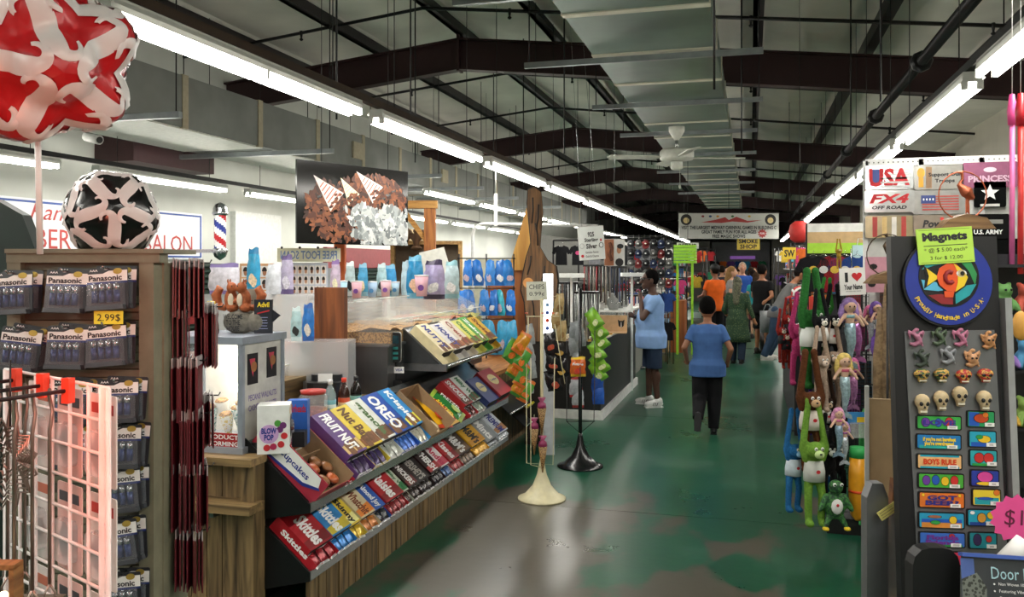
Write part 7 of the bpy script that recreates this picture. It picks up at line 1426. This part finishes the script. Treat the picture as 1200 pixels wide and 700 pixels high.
# further people down the aisle
def far(label, u, d, H, heading, skin, shirt, pants, hair, J=None, sleeve=.6, leg=.5, hl=0, shoe='#2a2624', **k):
    p = at(u, 312, d); return person(label, p, heading, H, skin, cl_(shirt), cl_(pants), mt(shoe, .6), mt(hair, .95, 0, .25, 60, bump=.5, spec=.1), J, sleeve, leg, vox=.017, hairlen=hl, **k)
far('man in orange t-shirt and black shorts with black cap', 838, 17.5, 1.74, math.pi+.6, '#8a5a44', '#e0621f', '#121214', '#1a1412', dict(elL=(.25, -.05, 1.13), wrL=(.2, -.25, 1.1), elR=(-.25, -.05, 1.13), wrR=(-.18, -.27, 1.1)), shape=1.1, cap=mt('#121214', .7))
far('blond person in grey top looking sideways', 857, 19.5, 1.70, math.pi/2, '#c9977a', '#8d8a86', '#3a3a40', '#8a6a44', None, .6, 1.0, .02)
far('man in royal blue t-shirt and khaki shorts facing the camera', 870, 21.0, 1.80, .1, '#c08a70', '#2a4f9a', '#8a7450', '#9a8a78', None, .6, .5, shape=1.12)
far('person in orange top behind the man in royal blue', 880, 24.0, 1.68, math.pi-.3, '#c0906e', '#e06a20', '#3a4450', '#2a2018', None, .6, 1.0, .1)
far('person in teal top and dark shorts in the crowd', 886, 20.0, 1.56, math.pi-.2, '#c89a7c', '#2a9aa0', '#5a2a2e', '#3a2a1e', None, .5, .5, .12)
far('person in dark red top behind the teal one', 882, 22.0, 1.62, math.pi, '#a87050', '#8a2a26', '#2a2a30', '#1a1412', None, .6, 1.0, .05)
far('man in black t-shirt and shorts holding a grey bag', 893, 16.5, 1.74, math.pi-.5, '#a06a4a', '#111113', '#141416', '#14100e', dict(elR=(-.26, .10, 1.15), wrR=(-.21, .19, 1.08), elL=(.25, -.1, 1.14), wrL=(.22, -.25, 1.05)), .6, .5, shape=1.15)
far('person in dark top far behind the woman in green', 846, 23.0, 1.72, math.pi, '#a87a5c', '#2a2c34', '#1a1c22', '#1a1410', None, .6, 1.0)
far('person in blue top near the far signs', 866, 30.0, 1.7, math.pi, '#b08060', '#3a6ab0', '#2a3040', '#2a1c14', None, .6, 1.0)
far('person in violet top deep in the crowd', 884, 29.0, 1.66, 0, '#b08060', '#4a3a8a', '#22242c', '#2a1c14', None, .6, 1.0)
far('person in white top deep in the crowd', 851, 28.0, 1.68, 0.3, '#b08060', '#c9c8c4', '#22242c', '#2a1c14', None, .6, 1.0)
# person in grey shirt and jeans bending towards the cap rack
far('person in grey shirt and jeans leaning into the cap rack', 908, 15.5, 1.70, math.pi/2+.2, '#a87050', '#6a6a6a', '#2f4258', '#1a1412', dict(kneL=(.1, -.1, .5), ankL=(.1, .10, .09), kneR=(-.1, .05, .5), ankR=(-.1, .22, .09), elL=(.25, -.2, 1.15), wrL=(.2, -.42, 1.1), elR=(-.25, -.2, 1.15), wrR=(-.2, -.42, 1.1)), .6, 1.0, shoe='#d8d4cc', lean=lambda z: (0, -max(0, z-.9)*.62))
gb_ = thing('shopping_bag', 'crumpled grey plastic shopping bag held by the man in black', 'bag', at(893, 312, 16.5)+Vector((.10, -.22, -1.06))); link('pouch', bagmesh('pouch', .3, .42, .14, mt('#7d8082', .3), None, 8, 8, .4, 5), gb_, fr((0, 0, 0))); MB().m(mt('#7d8082', .3)).tube([(-.08, 0, .2), (-.03, 0, .33), (.03, 0, .33), (.08, 0, .2)], .012, 6).build('handle', gb_)
# ================================================================ banners and far signs
bn = thing('carnival_banner', 'wide hanging banner advertising carnival games over the aisle', 'banner', fr(at(854, 265, 23.0))); W, H = 117*.023, 30*.023
MB().m(mt('#c3c5be', .55, 0, .03)).box((0, 0, 0), (W, H, .02)).build('sheet', bn)
for s_, w_, y in (('VISIT THE LARGEST MIDWAY CARNIVAL GAMES IN BUILDING C', .95, -.06), ('GREAT FAMILY FUN FOR ALL AGES', .55, -.23), ('FREE MAGIC SHOWS', .33, -.4)): text(bn, s_, W*w_, .095, mt('#23262a', .6), -.0, y*H, .013, bold=.03)
MB().m(mt('#a8322e', .5)).prism([(-.75, .1), (-.35, .17), (-.1, .24), (0, .16), (.2, .25), (.5, .14), (.9, .16), (.5, .09), (.1, .12), (-.2, .08)], .011, .014).build('red_swoosh', bn)
for x, c in ((-.7, '#7a2a2a'), (-.3, '#c98a2a'), (.1, '#3a6a3a'), (.55, '#c9a02a'), (-.5, '#2a4a7a')): MB().m(mt(c, .5)).disc(.04, .011, .016, x, .26, 10, .03).build('ball_print', bn)
for x in (-1.15, 1.12): MB().m(BLK).disc(.15, .011, .014, x, .17, 18).build('round_emblem', bn); MB().m(mt('#d8c48a', .5)).disc(.08, .014, .016, x, .15, 14).build('emblem_face', bn)
P = [((.13 if i % 2 else .09)*math.cos(i*6.28318/20)+.9, (.13 if i % 2 else .09)*math.sin(i*6.28318/20)-.2) for i in range(20)]
MB().m(mt('#a8322e', .5)).prism(P, .011, .015).build('red_burst', bn); text(bn, 'FUN', .12, .05, TXW, .9, -.2, .017)
for x in (-1.2, 0, 1.2): MB().m(DARKM).tube([(x, H/2, 0), (x, H/2+2.0, 0)], .006, 5).build('hanging_wire', bn)
sk = sign('smoke_sign', 'yellow smoke shop sign hanging below the banner', fr(at(877, 286, 25)), .66, .34, '#c9b03a', (('SMOKE', .85, .38, 0, .23, TXB), ('SHOP', .75, .38, 0, -.23, TXB)))
for x in (-.25, .25): MB().m(DARKM).tube([(x, .17, 0), (x, 2.6, 0)], .006, 5).build('hanging_wire', sk)
rpz = sign('repair_sign', 'small white repair sign above the lime slat display', fr(at(806, 288, 17.2)), .44, .12, '#d8dcd4', (('REPAIR', .85, .7, 0, 0, TXB),))
MB().m(DARKM).tube([(0, .06, 0), (0, 3.0, 0)], .005, 5).build('hanging_wire', rpz)
ysn = sign('yellow_shop_sign', 'yellow sign with black letters above the cap stall', fr(at(925, 297, 15.8)), .24, .22, '#d8b82a', (('SW', .8, .6, 0, 0, TXB),)); MB().m(DARKM).tube([(0, .1, 0), (0, 2.8, 0)], .005, 5).build('hanging_wire', ysn)
# lime slat display on the left of the aisle
lm = thing('lime_display', 'lime green slatwall display kiosk on posts', 'display stand'); p = at(803, 300, 16.5); LMG = mt('#9ad832', .5)
for k in range(6): MB().m(LMG).box((p.x, p.y, 2.08-.06*k), (.42, .36, .05)).build('slat', lm)
for u in (-.14, .14): MB().m(LMG).span((p.x+u-.022, p.y-.12, 0), (p.x+u+.022, p.y-.08, 1.78)).build('post', lm)
# ================================================================ merchandise meshes
SHM = {}
def shirt_mesh(col):
    if col not in SHM:
        b = MB().m(mt(col, .9, 0, .15, 12, bump=.3, spec=.2)); P = [(-.09, .0), (-.24, -.06), (-.33, -.26), (-.24, -.31), (-.19, -.22), (-.20, -.68), (.20, -.68), (.19, -.22), (.24, -.31), (.33, -.26), (.24, -.06), (.09, .0), (.05, -.04), (-.05, -.04)]
        b.prism(P[::-1], -.03, .03); SHM[col] = b.mesh('fabric')
    return SHM[col]
HANG = MB().m(CHROME).tube([(-.18, -.05, 0), (0, .03, 0), (.18, -.05, 0)], .005, 5).tube([(0, .03, 0), (0, .08, 0), (.025, .10, 0)], .004, 5).mesh('hanger')
def shirt(M, col, lab, group, prt=None):
    r = thing('hanging_shirt', lab, 'shirt', M, group); link('fabric', shirt_mesh(col), r); link('hanger', HANG, r)
    if prt: MB().m(mt(prt, .8)).disc(.08, .03, .034, 0, -.26, 12, .07).build('chest_print', r)
CN = {'#17171a': 'black', '#8a1f24': 'red', '#d8d6d0': 'white', '#26407a': 'navy', '#6a6a6e': 'grey', '#c9622a': 'orange', '#2a6a4a': 'green', '#b03a6a': 'pink', '#3a8ab0': 'sky blue', '#c9a83a': 'yellow', '#5a3a7a': 'violet', '#a8a49a': 'pale grey'}
CK = list(CN)
rn = random.Random(11)
# left stalls past the jewellery showcase: a rack with shirts facing the camera, frames along the aisle
def frame_rack(name, label, x0, x1, y, z, mat=DARKM):
    r = thing(name, label, 'rack'); MB().m(mat).tube([(x0, y, z), (x1, y, z)], .018, 8).build('bar', r)
    for x in (x0, x1): MB().m(mat).tube([(x, y, 0), (x, y, z)], .02, 8).build('upright', r)
    for x in (x0, x1): MB().m(mat).box((x, y, .02), (.06, .5, .04)).build('foot', r)
    return r
spots = []
for k, (x0, x1, y, z, n, cols) in enumerate(((-3.7, -1.75, 16.2, 2.2, 6, ('#17171a', '#17171a', '#6a6a6e')), (-3.4, -1.65, 17.2, 2.3, 5, ('#8a1f24', '#17171a', '#d8d6d0')), (-3.3, -1.6, 22.5, 2.3, 5, ('#d8d6d0', '#26407a', '#b03a6a')), (-3.3, -1.55, 29.2, 2.3, 5, ('#3a8ab0', '#8a1f24', '#c9a83a')), (-3.3, -1.5, 31.0, 2.35, 5, ('#d8d6d0', '#c9622a', '#17171a')), (-3.3, -1.4, 36.0, 2.4, 5, ('#6a6a6e', '#8a1f24', '#2a6a4a')),
     (.95, 2.8, 12.6, 2.15, 5, ('#17171a', '#26407a', '#8a1f24')), (.95, 2.8, 20.2, 2.2, 5, ('#c9622a', '#d8d6d0', '#17171a')), (.9, 2.8, 21.2, 2.25, 5, ('#b03a6a', '#a8a49a', '#3a8ab0')), (.85, 2.8, 28.8, 2.3, 5, ('#c9a83a', '#17171a', '#8a1f24')), (.8, 2.8, 32.0, 2.35, 5, ('#d8d6d0', '#5a3a7a', '#26407a')))):
    sd = 'snack' if x0 < 0 else 'souvenir'; fr_ = frame_rack('shirt_rack', 'tall clothes rack, %s down the %s side of the aisle' % (ORD[k if x0 < 0 else k-6], sd), x0, x1, y, z)
    for lv in range(2):
        zz = z-.1-lv*.85
        if lv: MB().m(DARKM).tube([(x0, y, zz+.05), (x1, y, zz+.05)], .014, 6).build('lower_bar', fr_)
        for i in range(n):
            c = cols[(i+lv) % 3]; x = x0+(x1-x0)*(i+.5)/n
            shirt(Matrix.Translation((x, y-.02, zz)) @ Matrix.Rotation(math.pi/2, 4, 'X') @ Matrix.Rotation(rn.uniform(-.3, .3), 4, 'Y') @ Matrix.Scale(.56, 4), c, '%s t-shirt on the %s clothes rack of the %s side' % (CN[c], ORD[k if x0 < 0 else k-6], sd), 'shirts on racks', rn.choice(CK) if i % 2 else None)
# aisle facing merchandise walls with small goods
def goods_wall(name, label, x, y0, y1, z1, sgn, rows, cols_, col_back, grp, dens=.24):
    r = thing(name, label, 'stall wall'); MB().m(mt(col_back, .7)).span((x, y0, 0), (x+.03*sgn, y1, z1)).build('panel', r)
    for i in range(rows): MB().m(WHT if i % 2 else DARKM).span((x-.22*sgn, y0, .35+(z1-.6)*i/rows-.02), (x, y1, .35+(z1-.6)*i/rows)).build('shelf', r)
    k = 0
    for i in range(rows):
        y = y0+.12
        while y < y1-.1:
            w = rn.uniform(.1, .22); h = rn.uniform(.12, min(.3, (z1-.6)/rows*.85)); c = rn.choice(cols_); z = .35+(z1-.6)*i/rows
            kind = rn.randrange(3); t = thing(['gift_box', 'souvenir_mug', 'snow_globe'][kind], 'small %s %s on the %s' % (GC[c], ['gift box', 'souvenir mug', 'globe ornament'][kind], label.split(',')[0]), 'souvenir', TR(x-.11*sgn, y, z), grp)
            if kind == 0: MB().m(mt(c, .5)).span((-.06, -w/2, .001), (.06, w/2, h)).build('box', t); MB().m(WHT).span((-.061, -.012, .001), (.061, .012, h+.002)).build('ribbon', t)
            elif kind == 1: MB().m(mt(c, .4)).lathe([(.05, .001), (.055, .02), (.055, h*.7), (.048, h*.7)], 12).build('cup', t); MB().m(mt(c, .4)).tube([(0, -.05, h*.15), (0, -.10, h*.25), (0, -.10, h*.45), (0, -.05, h*.55)], .01, 6).build('handle', t)
            else: MB().m(mt('#3a2a20', .5)).lathe([(.06, .001), (.06, .03), (.045, .05)], 12).build('base', t); MB().m(mt(c, .15)).ell((0, 0, .10), .06, 12, 8).build('globe', t)
            y += w+dens*.35; k += 1
GC = {'#c0392b': 'red', '#2f6fb8': 'blue', '#e0e0da': 'white', '#d8a82a': 'yellow', '#2a8a4a': 'green', '#1c1c20': 'black', '#d0508a': 'pink', '#7a4a2a': 'brown', '#5ab0c8': 'turquoise', '#e07a2a': 'orange'}
G1 = list(GC)
goods_wall('goods_wall', 'souvenir shelf wall past the showcase, nearest on snack side', -2.15, 17.6, 21.0, 2.2, -1, 5, G1, '#2a2a2e', 'souvenirs on far shelves')
goods_wall('goods_wall', 'souvenir shelf wall further along, second on snack side', -2.1, 23.2, 28.5, 2.3, -1, 5, G1, '#3a3a40', 'souvenirs on far shelves')
goods_wall('goods_wall', 'souvenir shelf wall behind the plush rack, first on gift side', 1.25, 7.2, 11.8, 2.0, 1, 6, G1, '#2f2b2a', 'souvenirs on far shelves')
goods_wall('goods_wall', 'souvenir shelf wall behind the cap stall, second on gift side', 1.25, 13.2, 19.5, 2.2, 1, 5, G1, '#33302e', 'souvenirs on far shelves')
goods_wall('goods_wall', 'souvenir shelf wall far down, third on gift side', 1.2, 21.5, 28, 2.3, 1, 4, G1, '#3a3634', 'souvenirs on far shelves')
# back partition panels behind the left stalls
for k, (x, y0, y1, c) in enumerate(((-4.2, 15.5, 24, '#6a6a64'), (-4.2, 24.2, 40, '#4a4a48'), (-5.8, 13.4, 15.2, '#a08a62'))):
    tag(MB().m(mt(c, .8)).span((x, y0, 0), (x+.05, y1, 2.35)).build('stall_partition'), ['grey stall partition behind the black shirts', 'dark stall partition further behind the racks', 'tan wooden stall partition behind the bear'][k], 'partition')
# end of hall shops
for k, (x0, x1, y, c) in enumerate(((-6, -1.9, 42, '#55524e'), (.9, 4.2, 40, '#4a4640'))):
    tag(MB().m(mt(c, .8)).span((x0, y, 0), (x1, y+.1, 2.9)).build('end_booth'), ['grey booth wall at the far end, snack side', 'grey booth wall at the far end, gift side'][k], 'booth wall')
tag(MB().m(mt('#8a5aa8', .5, 0, .1, 4, 1, .5)).span((-1.0, 43.93, 2.05), (.2, 44.01, 2.2)).build('neon_strip'), 'violet lit shop sign strip at the far end of the aisle', 'lit sign')
tag(MB().m(mt('#77757a', .8)).span((-1.9, 44, 0), (.9, 44.1, 2.9)).build('end_booth'), 'pale booth wall closing the far end of the aisle', 'booth wall')
for k in range(14):
    c = CK[(k*5) % 12]; x = -1.7+.37*(k % 7); shirt(Matrix.Translation((x, 43.8, 1.95-.8*(k//7))) @ Matrix.Rotation(math.pi/2, 4, 'X') @ Matrix.Scale(.7, 4), c, '%s t-shirt hung on the far end booth' % CN[c], 'far end shirts')
# brown counters near the orange shirt man
br = tag(MB().m(wood('#7a3d1a', '#a85e2c', 2, 2)).span((-1.95, 17.0, 0), (-1.25, 17.6, 1.02)).build('till_counter'), 'reddish brown till counter beside the orange shirt man', 'counter')
rk2 = thing('metal_shelf', 'grey metal shelf with blue boxes under the lime display', 'shelf'); 
for z in (.15, .5, .85): MB().m(STEEL).span((-1.95, 15.3, z-.015), (-1.45, 16.0, z)).build('board', rk2)
for x in (-1.95, -1.45):
    for y in (15.3, 16.0): MB().m(STEEL).tube([(x, y, 0), (x, y, 1.25)], .014, 6).build('upright', rk2)
for k in range(6): 
    t = thing('storage_box', '%s box on the grey metal shelf' % ['pale blue', 'tan', 'blue'][k % 3], 'box', TR(-1.85+.22*(k % 2), 15.5, .151+.35*(k//2)), 'boxes on metal shelf'); MB().m(mt(['#8ab0d0', '#b09468', '#3a6ab0'][k % 3], .6)).span((0, 0, 0), (.19, .3, .24)).build('box', t); MB().m(PAPER).box((.09, -.002, .12), (.08, .004, .06)).build('label', t)
# hat wall behind the man
hw = thing('hat_grid', 'black wire grid wall of caps behind the standing man', 'display grid')
HX0, HX1, HY = onY(736, 300, 15.0).x, onY(789, 300, 15.0).x, 15.0
for k in range(9): x = HX0+(HX1-HX0)*k/8; MB().m(BLK).tube([(x, HY, 0), (x, HY, 2.25)], .007, 5).build('wire', hw)
for k in range(18): MB().m(BLK).tube([(HX0, HY, .5+.1*k), (HX1, HY, .5+.1*k)], .006, 5).build('wire', hw)
CAPM = {}
def capthing(M, col, brim, lab, grp):
    k = (col, brim)
    if k not in CAPM:
        b = MB().m(mt(col, .85, 0, .1)); rs = []
        for a in range(6): t = a/5*math.pi/2; rs.append([Vector((.09*math.cos(t)*math.cos(u*.3927), .105*math.cos(t)*math.sin(u*.3927), .11*math.sin(t))) if a < 5 else Vector((.004*math.cos(u*.3927), .004*math.sin(u*.3927), .11)) for u in range(16)])
        b.rings(rs, True, True); c1 = b.mesh('crown'); b2 = MB().m(mt(brim, .85)).prism([(.085*math.cos(t), -.07-.11*math.sin(t)) for t in [i*math.pi/10 for i in range(11)]]+[(-.07, -.05), (.07, -.05)], -.006, .004); CAPM[k] = (c1, b2.mesh('brim'))
    r = thing('baseball_cap', lab, 'cap', M, grp); link('crown', CAPM[k][0], r); link('brim', CAPM[k][1], r, Matrix.Rotation(.25, 4, 'X')); MB().m(TXW).ell((0, -.095, .055), (.022, .008, .02), 8, 6).build('emblem', r); MB().m(mt(brim, .8)).ell((0, 0, .11), (.01, .01, .006), 8, 5).build('button', r)
HC_ = [('#2a2c30', 'charcoal'), ('#6a1f20', 'maroon'), ('#1d2a4a', 'navy'), ('#5a5a58', 'grey'), ('#17171a', 'black')]
for k in range(30):
    i, jj = k % 6, k//6; c, nm = HC_[(k*3+jj) % 5]; x = HX0+(HX1-HX0)*(i+.5)/6
    capthing(Matrix.Translation((x, HY-.1, 2.08-.17*jj)) @ Matrix.Rotation(.4, 4, 'X') @ Matrix.Scale(.72, 4), c, c, '%s cap, %s in %s row of the hat grid behind the man' % (nm, ORD[i], ORD[jj]), 'caps on the hat grid')
for k in range(8): shirt(Matrix.Translation((HX0+(HX1-HX0)*(k % 4+.5)/4, HY-.06, 1.24-.5*(k//4))) @ Matrix.Rotation(math.pi/2, 4, 'X') @ Matrix.Scale(.48, 4), '#17171a' if k % 3 else '#26407a', '%s shirt below the hat grid behind the man' % ('black' if k % 3 else 'navy'), 'shirts below hat grid')
# cap table past the plush rack
tb2 = thing('cap_table', 'dark stepped cap table past the plush rack', 'table'); MB().m(mt('#1d1d20', .7)).span((.42, 9.0, 0), (1.2, 12.2, .85)).build('body', tb2); MB().m(mt('#26262a', .7)).span((.8, 9.0, .85), (1.2, 12.2, 1.2)).build('step', tb2)
MB().m(mt('#8a8a8c', .4, .6)).tube([(.60, 9.0, .85), (.60, 9.0, 1.3), (.60, 12.2, 1.3), (.60, 12.2, .85)], .015, 6).build('rail', tb2)
cc = [('#17202f', '#8a1f24', 'navy cap with red brim'), ('#1a2338', '#17202f', 'plain navy cap'), ('#16181c', '#9a2a28', 'black cap with red brim'), ('#b8302c', '#b8302c', 'bright red cap'), ('#9a907c', '#5a523f', 'camouflage tan cap'), ('#d8d6d0', '#26407a', 'white cap with blue brim')]
for k in range(18):
    i, jj = k % 6, k//6; c, b_, nm = cc[[0, 1, 2, 0, 2, 1, 3, 4, 2, 4, 3, 5, 4, 0, 4, 2, 5, 3][k]]
    y = 9.15+.5*i; x, z = [(.98, 1.23), (.66, .88), (.60, 1.33)][jj]
    capthing(TR(x, y, z, -math.pi/2+rn.uniform(-.3, .6)), c, b_, '%s, %s along the %s of the cap table' % (nm, ORD[i], ['upper step', 'lower top', 'front rail'][jj]), 'caps on the cap table')
# red plush figures below the caps
for k, (u, v, c) in enumerate(((917, 398, '#b8322a'), (921, 405, '#c0392b'), (924, 385, '#a82a24'))): plush(u, v, 9.3, .75, c, '%s red plush figure under the cap table edge' % ['left', 'lowest', 'upper'][k], '#e6d8c4', '#1d1d22')
# red lantern, header board and shirts above
ln = thing('red_lantern', 'red paper lantern hanging above the cap stall', 'lantern', at(937, 272, 9.5)); b = MB().m(mt('#c8302c', .6)); b.lathe([(.05, -.12), (.10, -.08), (.12, 0), (.10, .08), (.05, .12)], 16).build('shade', ln); MB().m(BLK).lathe([(.05, .12), (.05, .135)], 12).lathe([(.05, -.135), (.05, -.12)], 12).build('rim', ln); MB().m(BLK).tube([(0, 0, .13), (0, 0, 2.9)], .004, 5).build('cord', ln)
hd = thing('stall_header', 'white tan and lime banded header board over the gift stall', 'stall header'); YH = 8.6; x0, x1 = onY(946, 280, YH).x, onY(1016, 280, YH).x
for v0, v1, c in ((262, 272, '#e6e6e0'), (272, 285, '#c9a878'), (285, 297, '#a8d83a')): MB().m(mt(c, .6)).span((x0, YH-.03, onY(980, v1, YH).z), (x1, YH, onY(980, v0, YH).z)).build('band', hd)
for x in (x0, x1): MB().m(DARKM).span((x-.015, YH-.02, 0), (x+.015, YH, onY(980, 262, YH).z)).build('post', hd)
for k, (u, c, nm) in enumerate(((953, '#17171a', 'black'), (965, '#17171a', 'black'), (978, '#8a1f24', 'red'), (990, '#26407a', 'navy'), (1004, '#26407a', 'navy'))): shirt(Matrix.Translation(onY(u, 300, YH-.06)) @ Matrix.Rotation(math.pi/2, 4, 'X') @ Matrix.Scale(.5, 4), c, '%s t-shirt, %s below the banded header' % (nm, ORD[k]), 'shirts below the banded header', '#c9c8c4' if k % 2 else '#c9a83a')
for k, (u, v, c, nm) in enumerate(((975, 330, '#3a9ad0', 'sky blue'), (960, 345, '#d87a2a', 'orange'), (957, 360, '#c0392b', 'red'), (1008, 300, '#bcd8dc', 'pale'))):
    t = thing('gift_bag', '%s gift bag below the banded header board' % nm, 'bag', fr(onY(u, v, YH-.025), (0, -1, 0))); MB().m(mt(c, .5)).span((-.07, -.12, -.03), (.07, .1, .03)).build('bag', t); MB().m(WHT).tube([(-.03, .1, .03), (-.02, .16, .03), (.02, .16, .03), (.03, .1, .03)], .004, 5).build('handle', t)
tag(MB().m(mt('#26262a', .7)).span((x0, YH+.01, 0), (x1, YH+.04, onY(980, 297, YH).z)).build('dark_backboard'), 'dark backboard behind the shirts of the gift stall', 'board')
# trash bin and small goods at the aisle edge
tbn = thing('waste_bin', 'black waste bin with lime bag rim beside the cap stall', 'waste bin', TR(at(899, 390, 17).x, at(899, 390, 17).y, 0, 0, .8)); MB().m(BLK).lathe([(.17, 0), (.2, .5), (.19, .5)], 16).build('bin', tbn); MB().m(LMG).lathe([(.2, .48), (.21, .52), (.19, .53)], 16).build('bag_rim', tbn)

bpy.data.scenes.remove(TMP)
